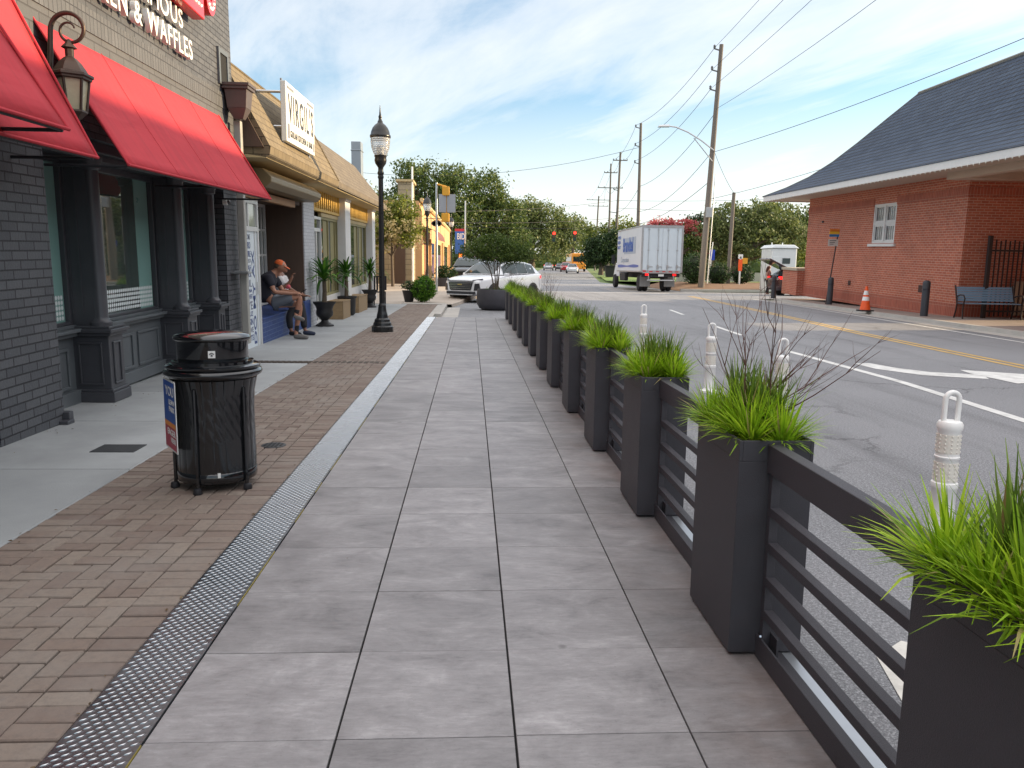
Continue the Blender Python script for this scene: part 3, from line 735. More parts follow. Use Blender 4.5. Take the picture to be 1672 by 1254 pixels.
m_blind = M('olive_blind', (.26, .23, .11), .6, 0, .15, 6, spec=.3)
V = thing('restaurant_building', 'tan mansard-roofed restaurant with yellow friezes, white columns and blue brick base', 'building', (-3.4, 19, 0), tilt=TILT)
b = MB().box(-12, -3.42, 11.70, 11.86, -.05, 2.75).box(-12, -3.42, 12.92, 13.0, -.05, 2.75).box(-12, -3.42, 11.86, 12.92, 2.42, 2.75)   # door wall
b.box(-12, -4.16, 13.0, 16.3, -.05, 2.85).box(-12, -3.44, 13.0, 16.3, 2.52, 2.85).box(-12, -3.6, 17.44, 27.2, -.05, 3.05)
b.build('wall', m_browns, V)
b = MB().box(-12, -3.40, 16.3, 16.36, -.02, 2.80); b.build('brown_return', m_browns, V)
MB().box(-12, -3.38, 16.36, 17.44, -.03, 2.85).build('brick_pier', m_brickW, V)
MB().box(-4.2, -3.40, 13.0, 16.3, -.05, .50).build('ledge_base', m_brickB, V)
MB().box(-4.16, -3.385, 13.0, 16.3, .50, .535).box(-3.40, -3.34, 16.05, 16.62, -.04, .62).build('ledge_cap', M('blue_paint', (.025, .055, .19), .5, 0, .15, 5), V, bevel=.008)
# first door with a printed panel
m_alum = M('white_aluminium', (.62, .62, .61), .4, .2, .08, 4)
m_print = M('print_panel', (.66, .72, .76), .4, 0, .05); m_ink = M('navy_ink', (.03, .06, .20), .5, 0, .05); m_inkg = M('grey_ink', (.13, .14, .2), .5)
f = MB(); frame(f, -3.42, 11.86, 12.92, 0, 2.42, .07, .04); f.box(-3.42, -3.38, 11.93, 12.85, 1.93, 2.0).box(-3.42, -3.39, 12.36, 12.41, 2.0, 2.35)
d = f.build('door', m_alum, V, bevel=.004)
MB().box(-3.42, -3.41, 11.93, 12.85, 2.0, 2.35).build('transom_pane', glass_mat('transom_glass', (.32, .34, .30), .05), d)
MB().box(-3.42, -3.405, 11.93, 12.85, .07, 1.93).build('printed_panel', m_print, d)
MB().box(-3.405, -3.39, 12.71, 12.735, .07, 1.93).box(-3.405, -3.36, 12.70, 12.73, .95, 1.15).build('door_edge', m_alum, d)
wl = ['DOWNHOME', 'VINYARD', 'CULTURE', 'RICE FIELD', 'GULLAH', 'SEA CHICK', 'SOUL', 'SAVANNA', 'GEECHEE', 'BAYE', 'DEH JUZ', 'COUSIN', 'DE LOVE', 'ROOTS']
z = 1.90
for i, s in enumerate(wl):
    hgt = (.11, .14, .13, .08, .13, .09, .16, .08, .09, .18, .10, .14, .12, .13)[i]
    z -= hgt * .86
    o = text(s, hgt, m_ink if i % 3 else m_inkg, d, (0, 0, 0), (0, 1, 0), (0, 0, 1), 'lettering', .001, 1, .01)
    wdt = max(v.co.y for v in o.data.vertices) or 1
    for v in o.data.vertices: v.co = Vector((-3.4035 + v.co.x, 11.96 + v.co.y * .52 / wdt, z + v.co.z))
    z -= .016
text('DO MY AX', .20, m_ink, d, (-3.4035, 12.66, .16), (0, 0, 1), (0, -1, 0), 'lettering', .001, 1.5, .02)
# gridded window above the ledge
f = MB(); x = -4.16
frame(f, x, 13.05, 16.25, .55, 2.52, .06, .05)
for yy in (13.85, 14.65, 15.45, 15.95): f.box(x, x + .045, yy - .02, yy + .02, .61, 2.46)
for zz in (1.05, 1.53, 2.02): f.box(x, x + .043, 13.11, 16.19, zz - .02, zz + .02)
wn = f.build('window', m_alum, V); MB().box(x, x + .012, 13.1, 16.2, .6, 2.48).build('pane', m_glassG, wn)
# second door, storefront glazing, friezes and columns
f = MB(); frame(f, -3.5, 17.46, 18.55, 0, 2.38, .06, .06); f.box(-3.5, -3.45, 17.52, 18.49, 2.05, 2.13).box(-3.5, -3.45, 17.97, 18.05, 0, 2.05)
d2 = f.build('door', m_alum, V, bevel=.004); MB().box(-3.52, -3.485, 17.5, 18.5, .05, 2.35).build('pane', m_glassG, d2)
for (y0, y1, muls) in ((18.6, 20.9, (19.62, 20.6)), (22.0, 26.5, (23.2, 24.6, 25.6))):
    f = MB(); frame(f, -3.52, y0, y1, .55, 2.40, .06, .06)
    for yy in muls: f.box(-3.52, -3.47, yy - .04, yy + .04, .61, 2.34)
    wn = f.build('window', m_blind, V, bevel=.004); MB().box(-3.54, -3.505, y0 + .03, y1 - .03, .58, 2.37).build('pane', m_glassG, wn)
    for yy in muls: MB().box(-3.504, -3.50, yy - .55, yy - .06, .62, 2.33).build('blind', m_blind, wn)
    MB().box(-3.52, -3.42, y0, y1, .0, .55).build('base_wall', m_wcol, V)
    MB().box(-3.52, -3.44, y0 - .0, y1, 2.40, 2.49).build('cream_band', m_cream, V)
    f = MB(); yq0 = 17.5 if y0 < 20 else y0; frame(f, -3.50, yq0, y1, 2.50, 3.02, .06, .10)
    n = int((y1 - yq0) / .26)
    for i in range(1, n): f.box(-3.50, -3.42, yq0 + i * (y1 - yq0) / n - .04, yq0 + i * (y1 - yq0) / n + .04, 2.56, 2.96)
    f.build('frieze', m_yellow, V); MB().box(-3.58, -3.505, yq0, y1, 2.5, 3.0).build('frieze_back', M('olive_panel', (.20, .17, .07), .7), V)
for (y0, y1) in ((20.92, 21.75), (26.52, 27.25)):
    MB().box(-3.6, -3.25, y0, y1, 0, 2.98).box(-3.6, -3.22, y0 - .03, y1 + .03, 2.9, 2.96).box(-3.6, -3.22, y0 - .03, y1 + .03, 0, .12).build('column', m_wcol, V, bevel=.012)
# soffit, eave drip and mansard slopes
MB().box(-4.2, -2.93, 11.75, 17.6, 2.955, 3.0).box(-4.2, -2.93, 17.6, 27.4, 2.955, 3.0).build('soffit', m_cream, V)
b = MB()
for (y0, y1) in ((11.75, 17.6),): b.hexa([(-2.88, y0, 2.99), (-2.88, y1, 2.99), (-2.93, y1, 2.96), (-2.93, y0, 2.96)], [(-2.86, y0, 3.12), (-2.86, y1, 3.12), (-4.0, y1, 3.12), (-4.0, y0, 3.12)])
b.hexa([(-2.87, 11.75, 3.12), (-2.87, 17.6, 3.12), (-4.6, 17.6, 3.12), (-4.6, 11.75, 3.12)], [(-3.50, 11.75, 4.30), (-3.50, 17.6, 4.30), (-4.6, 17.6, 4.30), (-4.6, 11.75, 4.30)])
b.build('roof', m_shingle, V)
b = MB().hexa([(-2.87, 17.6, 2.98), (-2.87, 27.45, 2.98), (-4.6, 27.45, 2.98), (-4.6, 17.6, 2.98)], [(-2.87, 17.6, 3.11), (-2.87, 27.45, 3.11), (-4.6, 27.45, 3.11), (-4.6, 17.6, 3.11)])
b.hexa([(-2.88, 17.6, 3.11), (-2.88, 27.45, 3.11), (-4.9, 27.45, 3.11), (-4.9, 17.6, 3.11)], [(-3.85, 17.95, 4.36), (-3.85, 26.9, 4.36), (-4.9, 26.9, 4.36), (-4.9, 17.95, 4.36)])
rf2 = b.build('roof', m_shingle2, V)
b = MB().path([(-2.86, 17.61, 3.12), (-3.50, 17.61, 4.31)], .02, 6).path([(-3.5, 11.7, 4.31), (-3.5, 17.6, 4.31)], .02, 6); b.build('ridge_cap', m_shingle, V)
# gable infill in dark shingles
MB().prism([(-2.95, 3.1), (-4.6, 3.1), (-4.6, 4.25), (-3.54, 4.25)], 'y', 11.705, 11.748).build('gable_infill', m_browns, V)
# rolled metal hood under the eave and its board
b = MB().prism([(-3.42, 2.86), (-3.12, 2.86), (-2.99, 2.74), (-2.99, 2.66), (-3.08, 2.58), (-3.42, 2.58)], 'y', 12.25, 16.2); b.build('shutter_hood', M('tan_metal_hood', (.21, .15, .075), .45, .3, .12, 3, grime=.15), V, bevel=.012)
MB().box(-3.40, -3.31, 11.9, 15.3, 2.43, 2.55).build('fascia_board', M('orange_board', (.38, .20, .09), .6, 0, .2, 3), V, bevel=.006)
MB().box(-4.26, -3.92, 29.0, 29.6, 3.0, 5.42).box(-4.28, -3.90, 28.98, 29.62, 5.1, 5.14).build('roof_vent', M('vent_metal', (.30, .33, .36), .4, .5, .1, 3), V, bevel=.01)
# sign board standing out from the roof
SG = thing('restaurant_sign', "white signboard lettered VIRGIL'S standing off the tan shingled roof", 'sign', (-2.9, 14, 3.2), tilt=0)
b = MB(); s_ = .03
def sp_(x, y, z): return (x, y, z + s_ * (y - 12.9))
b.hexa([sp_(-2.98, 12.9, 3.22), sp_(-2.9, 12.9, 3.22), sp_(-2.9, 15.12, 3.22), sp_(-2.98, 15.12, 3.22)], [sp_(-2.98, 12.9, 4.13), sp_(-2.9, 12.9, 4.13), sp_(-2.9, 15.12, 4.13), sp_(-2.98, 15.12, 4.13)])
b.build('board', M('sign_white', (.70, .70, .66), .45, 0, .06, 3), SG, bevel=.006)
b = MB()
for yy in (13.0, 15.0):
    for zz in (3.45, 3.98): b.path([(-2.98, yy, zz), (-3.65, yy, zz)], .022, 6)
    b.box(-3.0, -2.975, yy - .03, yy + .03, 3.2, 4.18)
b.build('bracket', m_steel, SG)
UP = (0, -s_, 1); XD = (0, 1, s_)
text("VIRGIL'S", .62, M('sign_black', (.035, .035, .04), .5), SG, sp_(-2.897, 13.06, 3.54), XD, UP, 'lettering', .004, .62, .004, 'LEFT', 1.25, 1.95)
for w_, o_, wd_ in (('GULLAH', 0, .50), ('KITCHEN', .58, .60), ('&', 1.26, .09), ('BAR', 1.43, .32)): text(w_, .15, bpy.data.materials['sign_black'], SG, sp_(-2.897, 13.15 + o_, 3.31), XD, UP, 'lettering', .003, .98, .0, 'LEFT', 1.1, wd_)
b = MB()
for (y0, y1, z0, z1) in ((12.98, 13.45, 4.04, 4.075), (14.5, 15.05, 4.04, 4.075), (12.98, 13.1, 3.28, 3.5), (14.98, 15.06, 3.28, 3.42)): b.hexa([sp_(-2.899, y0, z0), sp_(-2.894, y0, z0), sp_(-2.894, y1, z0), sp_(-2.899, y1, z0)], [sp_(-2.899, y0, z1), sp_(-2.894, y0, z1), sp_(-2.894, y1, z1), sp_(-2.899, y1, z1)])
b.build('corner_mark', M('sign_grey', (.2, .2, .22), .5), SG)

# ================================================================== PLANTERS AND RAILINGS ALONG THE DECK
m_gbright = leaf_mat('lime_grass', (.29, .50, .02), (.55, .72, .05), .38, .6, (.42, .36, .14))
m_gdark = leaf_mat('dark_grass', (.11, .20, .025), (.24, .33, .055), .3, .55, (.26, .17, .07))
m_twig = M('twig', (.085, .035, .025), .8, 0, .3, 20, island=.4)
m_soil = M('moss_soil', (.10, .075, .035), .95, 0, .4, 25, 1, 60)
def blade(b, p, az, lean, L, w, droop, seg=3):
    d = Vector((math.cos(az), math.sin(az), 0)); sd_ = Vector((-math.sin(az), math.cos(az), 0)); k = len(b.v)
    a = lean; q = Vector(p)
    for i in range(seg + 1):
        ww = w * (1 - (i / seg) ** 1.6) * .5 + .0004
        b.v.append(tuple(q - sd_ * ww)); b.v.append(tuple(q + sd_ * ww))
        q = q + (d * math.sin(a) + Vector((0, 0, 1)) * math.cos(a)) * (L / seg); a += droop / seg
    for i in range(seg): b.f.append((k + 2 * i, k + 2 * i + 1, k + 2 * i + 3, k + 2 * i + 2))
def branch(b, p, d, L, r, depth):
    pts = [Vector(p)]; dd = Vector(d).normalized()
    n = 4
    for i in range(n):
        dd = (dd + Vector((ru(-.22, .22), ru(-.22, .22), ru(-.05, .2)))).normalized(); pts.append(pts[-1] + dd * L / n)
    b.path(pts, [r * (1 - .8 * i / n) for i in range(n + 1)], 4, cap=False)
    if depth:
        for _ in range(3):
            i = random.randint(1, n - 1); branch(b, pts[i], dd + Vector((ru(-.9, .9), ru(-.9, .9), ru(0, .5))), L * ru(.35, .6), r * .55, depth - 1)
def planter_meshes(seed):
    random.seed(seed)
    g = MB()
    for ti in range(8):
        tx, ty = (-.055 if ti % 2 else .055) + ru(-.025, .025), -.165 + ti * .052 + ru(-.02, .02)
        tall = ru(.85, 1.2); lx, ly = (1 if tx > 0 else -1) * .05, ru(-.06, .06)
        for _ in range(200):
            az = ru(0, 2 * PI); ln = rnd() ** .8; o_ = ru(0, .03)
            blade(g, (tx + o_ * math.cos(az), ty + o_ * math.sin(az), .715), az, .08 + ln * 1.12, ru(.11, .20) * tall * (1.1 - .15 * ln), ru(.006, .0125), ru(.25, 1.1) * (.35 + ln))
    for ti in range(8):            # fringe leaning over the rim
        for _ in range(16):
            side = random.choice((0, PI)); az = side + ru(-1.2, 1.2); blade(g, (.09 * math.cos(side), ru(-.16, .22), .725), az, ru(.7, 1.2), ru(.09, .165), ru(.005, .0105), ru(.4, 1.3))
    tl = MB()
    for (tx, ty) in ((-.01, .12), (.05, -.05), (.0, .02)):
        bend = ru(-.25, .25)
        for _ in range(85):
            az = ru(0, 2 * PI); blade(tl, (tx + ru(-.025, .025), ty + ru(-.025, .025), .73), az, abs(random.gauss(0, .34)), ru(.15, .29), ru(.007, .013), ru(.05, .7), 3)
    tw = MB()
    for _ in range(9): branch(tw, (ru(-.04, .06), ru(-.1, .15), .73), (ru(-.35, 1.0), ru(-.5, .5), .9), ru(.32, .55), .0034, 2)
    return g, tl, tw
PY = [.97, 2.46, 3.945, 5.43, 6.92, 8.43, 9.92, 11.44, 12.9, 14.44, 16.1, 17.84, 19.5]
plabels = ['dark square planter closest to the camera, its lime grass tuft cut off by the frame', 'dark square planter with lime grass and long bare red twigs', 'dark square planter with upright dark grass beside the second white bollard']
ordn = ['third', 'fourth', 'fifth', 'sixth', 'seventh', 'eighth', 'ninth', 'tenth', 'eleventh', 'twelfth']
protos = []
def mk_planter(seed, twigs):
    r = thing('grass_planter', plabels[0], 'planter', (1.01, 1.2, 0), 'dark planters along the deck')
    s = MB(); x0, x1, y0, y1, zt_ = -.125, .125, -.235, .235, .75; w_ = .012
    s.box(x0, x1, y0, y1, .012, .68)
    s.box(x0, x0 + w_, y0, y1, .68, zt_).box(x1 - w_, x1, y0, y1, .68, zt_).box(x0 + w_, x1 - w_, y0, y0 + w_, .68, zt_).box(x0 + w_, x1 - w_, y1 - w_, y1, .68, zt_)
    o = s.build('box', m_planter, None, bevel=.002); o.parent = r
    so_ = MB().box(x0 + w_, x1 - w_, y0 + w_, y1 - w_, .68, .715).build('soil', m_soil); so_.parent = r
    g, tl, tw = planter_meshes(seed)
    for nm, mb, mt in (('grass_tuft', g, m_gbright), ('tall_grass', tl, m_gdark), ('twig', tw, m_twig)):
        if nm == 'twig' and not twigs: continue
        q = mb.build(nm, mt); q.parent = r
    return r
P_a = mk_planter(3, True); P_b = mk_planter(11, False); P_c = mk_planter(19, False); P_d = mk_planter(27, False)
for i, y in enumerate(PY):
    lab = plabels[i] if i < 3 else f'dark planter with lime grass, {ordn[i - 3]} of the row counted from the camera' if False else (plabels[i] if i < 3 else f'dark grass-topped planter, {["fourth", "fifth", "sixth", "seventh", "eighth", "ninth", "tenth", "eleventh", "twelfth", "last and thirteenth"][i - 3]} in the row along the deck edge')
    if i == 0: o = P_b
    elif i == 1: o = P_a
    elif i == 2: o = P_c
    elif i == 3: o = P_d
    else: o = dup((P_a, P_c, P_d, P_b, P_c, P_d)[i % 6])
    o['label'] = lab; o.location = (1.01, y + .235, 0)
    if i > 1: o.rotation_euler.z = (0, PI, 0, PI, 0)[i % 5] + ru(-.012, .012)
random.seed(21)
def rail(y0, y1):
    r = thing('railing_panel', 'x', 'railing', (1.0, y0, 0), 'black railings between the planters')
    MB().box(.978, 1.022, y0, y1, .645, .74).build('top_rail', m_planter, r, bevel=.003)
    for z in (.505, .385, .265, .150): MB().box(.984, 1.016, y0 + .034, y1 - .034, z, z + .03).build('bar', m_planter, r, bevel=.002)
    MB().box(.976, .984, y0, y1, .004, .082).box(.984, 1.07, y0, y1, .004, .012).build('bottom_channel', m_planter, r, bevel=.002)
    for yy in (y0 + .008, y1 - .034): MB().box(.986, 1.014, yy, yy + .026, .012, .645).build('post', m_planter, r, bevel=.002)
    for yy in (y0 + .05, y1 - .05):
        MB().box(1.014, 1.02, yy - .04, yy + .04, .012, .1).build('foot_plate', m_planter, r)
        MB().lathe((.974, yy if yy < y0 + .1 else yy, .095), [(.0, -.008), (.008, -.006), (.008, 0)], 8, 'x').build('bolt', m_chrome, r)
    MB().lathe((1.0, y0 + .004, .33), [(.0, -.0), (.008, .001), (.008, .012)], 8, 'y').build('bolt', m_chrome, r)
    return r
names = ['closest to the camera, cut by the frame', 'between the second and third planters', 'between the third and fourth planters', 'between the fourth and fifth planters', 'between the fifth and sixth planters', 'between the sixth and seventh planters', 'between the seventh and eighth planters', 'between the eighth and ninth planters', 'between the ninth and tenth planters', 'between the tenth and eleventh planters', 'between the eleventh and twelfth planters', 'ahead of the last planter']
names[0] = 'between the two planters closest to the camera'
base = None
for i in range(len(PY) - 1):
    y0, y1 = PY[i] + .472, PY[i + 1] - .002
    rr = rail(y0, y1)
    rr['label'] = 'black horizontal-bar railing panel ' + names[i]

# ---- white delineator posts with loop handles
m_dw = M('white_plastic', (.80, .80, .78), .38, 0, .1, 5, .05, 40, .5, grime=.2)
m_sheet_ = M('reflective_sheeting', (.72, .69, .62), .25, 0, .12, 60, .2, 140)
def delineator(x, y, label, zb=-.1, h=.80):
    r = thing('delineator_post', label, 'bollard', (x, y, zb), 'white delineator posts in the roadway')
    MB().lathe((x, y, zb), [(.10, 0), (.10, .02), (.072, .03), (.060, .05), (.060, .28), (.064, .285), (.066, .30), (.064, .315), (.057, .32)], 24).build('base_tube', m_dw, r, smooth=True)
    body = MB().lathe((x, y, zb), [(.056, .31), (.056, .44), (.060, .445), (.061, .455), (.056, .46), (.056, .59), (.062, .60), (.063, .625), (.055, .64), (.04, .645)], 24).build('body', m_dw, r, smooth=True)
    for z0 in (.325, .475):
        s = MB().lathe((x, y, zb), [(.0575, z0), (.0575, z0 + .10)], 24).build('reflective_band', m_sheet_, r, smooth=True)
    b = MB()
    for q in range(24):
        for k in range(5):
            for z0 in (.33, .48):
                a = 2 * PI * q / 24
                if q % 2: b.ball((x + .058 * math.cos(a), y + .058 * math.sin(a), zb + z0 + k * .021 + .004), (.0045, .0045, .006), 5, 4)
    b.build('reflector_dot', m_sheet_, r)
    P = [(x - .037, y, zb + .635)]
    for i in range(11):
        a = PI - PI * i / 10; P.append((x + .037 * math.cos(a), y, zb + h - .045 + .037 * math.sin(a)))
    P.append((x + .037, y, zb + .635))
    MB().path(P, .0135, 10).build('handle', m_dw, r, smooth=True)
    return r
delineator(2.50, 3.87, 'white plastic delineator post with loop handle, behind the closest railing')
delineator(2.77, 8.82, 'white delineator post standing behind the third planter')
delineator(2.83, 6.9, 'white delineator post mostly hidden by the twigs of the second planter')
delineator(2.95, 13.2, 'small far white delineator post seen above the fifth planter')
pad = MB().hexa([(1.50, 1.95, -.095), (1.75, 1.9, -.095), (1.86, 2.3, -.095), (1.62, 2.38, -.095)], [(1.52, 1.98, -.045), (1.73, 1.93, -.045), (1.80, 2.27, -.045), (1.64, 2.34, -.045)])
tag(pad.build('rubber_block', m_rubber, bevel=.01), 'black rubber block lying on worn white paint beyond the railing', 'block')

# ================================================================== LITTER BIN
TR = thing('litter_bin', 'glossy black ribbed steel litter bin with domed lid and a blue and red poster', 'litter bin', (-1.50, 4.62, 0))
cx, cy = -1.50, 4.62
MB().lathe((cx, cy, 0), [(.19, .10), (.205, .105), (.205, .62), (.19, .625)], 40).build('liner', M('liner_black', (.006, .006, .007), .35, 0, .1), TR, smooth=True)
m_pressed = M('pressed_slat_paint', (.010, .011, .013), .16, 0, .15, 6, .0, 12, .6, .4)
_t = NT(m_pressed); _co = _t.new('ShaderNodeTexCoord').outputs['Object']; _w = _t.new('ShaderNodeTexWave', wave_type='BANDS', bands_direction='DIAGONAL')
_t.l.new(_t.scalev(_co, (1.4, 1.4, 1)), _w.inputs['Vector']); _w.inputs['Scale'].default_value = 7; _w.inputs['Distortion'].default_value = 1.2
_s = _t.new('ShaderNodeSeparateXYZ'); _t.l.new(_co, _s.inputs[0])
_m = _t.math('MULTIPLY', _t.ramp(_s.outputs[2], [(.27, (0, 0, 0)), (.30, (1, 1, 1)), (.53, (1, 1, 1)), (.56, (0, 0, 0))]), _w.outputs['Fac'])
_t.l.new(_t.bump(_m, .35, .006), _t.n['Principled BSDF'].inputs['Normal'])
for q in range(24):
    a = 2 * PI * (q + .5) / 24; ca, sa = math.cos(a), math.sin(a); b = MB()
    prof = [(.218, .06), (.222, .14), (.219, .45), (.222, .56), (.240, .645)]; k = 0; w_ = .0288
    for (r_, z) in prof:
        for (dw, dr) in ((-w_, -.002), (-w_ * .7, .0015), (w_ * .7, .0015), (w_, -.002), (w_, -.012), (-w_, -.012)):
            b.v.append((cx + (r_ + dr) * ca - dw * sa, cy + (r_ + dr) * sa + dw * ca, z))
    for i in range(len(prof) - 1):
        for j in range(6):
            j2 = (j + 1) % 6; b.f.append((i * 6 + j, i * 6 + j2, i * 6 + 6 + j2, i * 6 + 6 + j))
    b.build('slat', m_pressed, TR, smooth=True)
MB().lathe((cx, cy, 0), [(.19, .045), (.222, .05), (.226, .06), (.226, .105), (.222, .11), (.2, .11)], 40).build('base_band', m_glossblack, TR, smooth=True)
MB().lathe((cx, cy, 0), [(.20, .63), (.245, .65), (.268, .665), (.275, .68), (.268, .695), (.25, .70), (.262, .71), (.262, .72), (.24, .728), (.225, .73), (.225, .745), (.2, .75)], 48).build('rim', m_glossblack, TR, smooth=True, angle=60)
MB().lathe((cx, cy, 0), [(.19, .74), (.196, .75), (.198, .86), (.213, .868), (.216, .878), (.205, .893), (.15, .908), (.08, .915), (0, .917)], 48).build('lid', m_glossblack, TR, smooth=True, angle=60)
for a in (-100, -30, -160, 60):
    a = math.radians(a); x, y = cx + .205 * math.cos(a), cy + .205 * math.sin(a)
    lg = MB().path([(cx + .232 * math.cos(a), cy + .232 * math.sin(a), .60), (cx + .232 * math.cos(a), cy + .232 * math.sin(a), .03)], .011, 8)
    lo = lg.build('leg', m_glossblack, TR, smooth=True)
    MB().lathe((cx + .237 * math.cos(a), cy + .237 * math.sin(a), 0), [(.024, .0), (.027, .006), (.022, .03), (.012, .034)], 14).build('foot', m_black, lo, smooth=True)
n_ = Vector((-.84, -.54, 0)).normalized(); tv = Vector((.54, -.84, 0)).normalized(); pc = Vector((cx, cy, 0)) + n_ * .247
def pq(u, v, o=0): return tuple(pc + tv * u + Vector((0, 0, v)) + n_ * o)
po = MB().hexa([pq(-.14, .235, 0), pq(.14, .235, 0), pq(.14, .235, .004), pq(-.14, .235, .004)], [pq(-.14, .645, 0), pq(.14, .645, 0), pq(.14, .645, .004), pq(-.14, .645, .004)]).build('poster', m_white, TR)
def pqd(name, v0, v1, mat, u=.13): return MB().quad(pq(-u, v0, .0055), pq(u, v0, .0055), pq(u, v1, .0055), pq(-u, v1, .0055)).build(name, mat, po)
pqd('blue_field', .40, .635, M('poster_blue', (.012, .08, .36), .5, 0, .15, 6)); pqd('orange_stripe', .372, .40, M('poster_orange', (.75, .25, .02), .5, 0, .1)); pqd('red_field', .245, .372, M('poster_red', (.42, .025, .06), .5, 0, .15, 6))
for s, sz, v in (('YOU', .075, .555), ('LEAN', .042, .505), ('PARK', .042, .465), ('EAGER', .05, .325), ('HERE', .04, .285)):
    text(s, sz, m_white, po, pq(.125, v, .0075), tv, (0, 0, 1), 'lettering', .0005, 1.25, .015, 'RIGHT')
a = math.radians(-74); n_ = Vector((math.cos(a), math.sin(a), 0)); tv = Vector((-n_.y, n_.x, 0)); pc = Vector((cx, cy, 0)) + n_ * .2005
st = MB().hexa([pq(-.019, .775, -.001), pq(.019, .775, -.001), pq(.019, .775, .002), pq(-.019, .775, .002)], [pq(-.019, .815, -.001), pq(.019, .815, -.001), pq(.019, .815, .002), pq(-.019, .815, .002)]).build('sticker', m_white, TR)
b = MB()
for i in range(7):
    a0 = PI * (i + .12) / 7; a1 = PI * (i + .88) / 7
    b.quad(*[pq(r_ * math.cos(a_), .793 + r_ * math.sin(a_) * .9, .0035) for r_, a_ in ((.006, a0), (.014, a0), (.014, a1), (.006, a1))])
b.quad(pq(-.006, .784, .0035), pq(.006, .784, .0035), pq(.004, .794, .0035), pq(-.004, .794, .0035)); b.build('emblem', M('emblem_ink', (.05, .05, .06), .5), st)
pc = Vector((cx, cy, 0)) + n_ * .2265
MB().hexa([pq(.006, .09, -.001), pq(.022, .09, -.001), pq(.022, .09, .002), pq(.006, .09, .002)], [pq(.006, .118, -.001), pq(.022, .118, -.001), pq(.022, .118, .002), pq(.006, .118, .002)]).build('sticker', m_white, TR)
# covers in the pavement
uc = MB().box(-2.62, -2.32, 5.40, 5.63, -.05, .004).build('utility_cover', M('cover_iron', (.055, .058, .062), .6, .4, .3, 12, .6, 70), bevel=.003); tag(uc, 'dark rectangular utility cover set in the concrete slab behind the bin', 'cover')
mc = MB().lathe((-1.42, 5.62, 0), [(.0, .004), (.085, .004), (.088, .002), (.088, -.03)], 28)
mh = mc.build('valve_cover', bpy.data.materials['cover_iron'], smooth=True); tag(mh, 'small round iron valve cover in the brick paving', 'cover')
b = MB()
for i in range(5):
    for j in range(5):
        if (i - 2) ** 2 + (j - 2) ** 2 < 6: b.box(-1.42 + (i - 2) * .028 - .008, -1.42 + (i - 2) * .028 + .008, 5.62 + (j - 2) * .028 - .008, 5.62 + (j - 2) * .028 + .008, .0035, .008)
b.build('raised_stud', bpy.data.materials['cover_iron'], mh)

# ================================================================== LAMP POSTS
m_globe, t, b_ = base_mat('lamp_globe'); b_.inputs['Base Color'].default_value = (.86, .87, .86, 1); b_.inputs['Transmission Weight'].default_value = .75; b_.inputs['Roughness'].default_value = .12
_co = t.new('ShaderNodeTexCoord').outputs['Object']; _w = t.new('ShaderNodeTexWave', bands_direction='Z'); t.l.new(_co, _w.inputs[0]); _w.inputs['Scale'].default_value = 9; t.l.new(t.bump(_w.outputs['Fac'], .6, .01), b_.inputs['Normal'])
m_lampblk = M('lamp_post_paint', (.018, .019, .02), .3, .2, .2, 6, .1, 60, .5)
def lamp(x, y, z0, label):
    r = thing('lamp_post', label, 'lamp post', (x, y, z0), 'black acorn lamp posts on the sidewalk')
    MB().lathe((x, y, z0), [(.215, 0), (.215, .10), (.185, .12), (.175, .17), (.155, .20), (.15, .24), (.115, .27), (.105, .34), (.088, .40), (.075, .50), (.078, .52), (.064, .54), (.058, .56)], 16, flute=.0).build('base', m_lampblk, r, bevel=.004)
    MB().lathe((x, y, z0), [(.056, .54), (.054, 1.5), (.046, 2.95), (.058, 2.97), (.058, 3.0), (.044, 3.02)], 24, flute=.09).build('shaft', m_lampblk, r)
    MB().lathe((x, y, z0), [(.044, 3.0), (.066, 3.06), (.05, 3.10), (.05, 3.16), (.105, 3.24), (.118, 3.30), (.108, 3.35), (.12, 3.37), (.12, 3.39), (.10, 3.40)], 24).build('globe_holder', m_lampblk, r, smooth=True, angle=50)
    MB().lathe((x, y, z0), [(.10, 3.38), (.135, 3.43), (.172, 3.53), (.186, 3.64), (.186, 3.72), (.18, 3.74)], 28).build('globe', m_globe, r, smooth=True)
    MB().lathe((x, y, z0), [(.03, 3.40), (.05, 3.45), (.05, 3.55), (.02, 3.58)], 12).build('lamp_bulb', m_white, r, smooth=True)
    MB().lathe((x, y, z0), [(.192, 3.715), (.20, 3.73), (.20, 3.76), (.185, 3.775), (.175, 3.83), (.145, 3.90), (.10, 3.955), (.06, 3.985), (.05, 4.0), (.05, 4.02), (.034, 4.04), (.028, 4.08), (.036, 4.10), (.02, 4.14), (.012, 4.22), (.004, 4.32)], 28).build('cap', m_lampblk, r, smooth=True, angle=50)
    return r
lamp(-1.745, 15.62, 0, 'tall black acorn lamp post standing on the brick paving')
lamp(-1.98, 36.2, .35, 'second black acorn lamp post, rising behind the clipped bush')
lamp(-1.35, 55, .60, 'third and most distant black acorn lamp post, beside the blue banner')

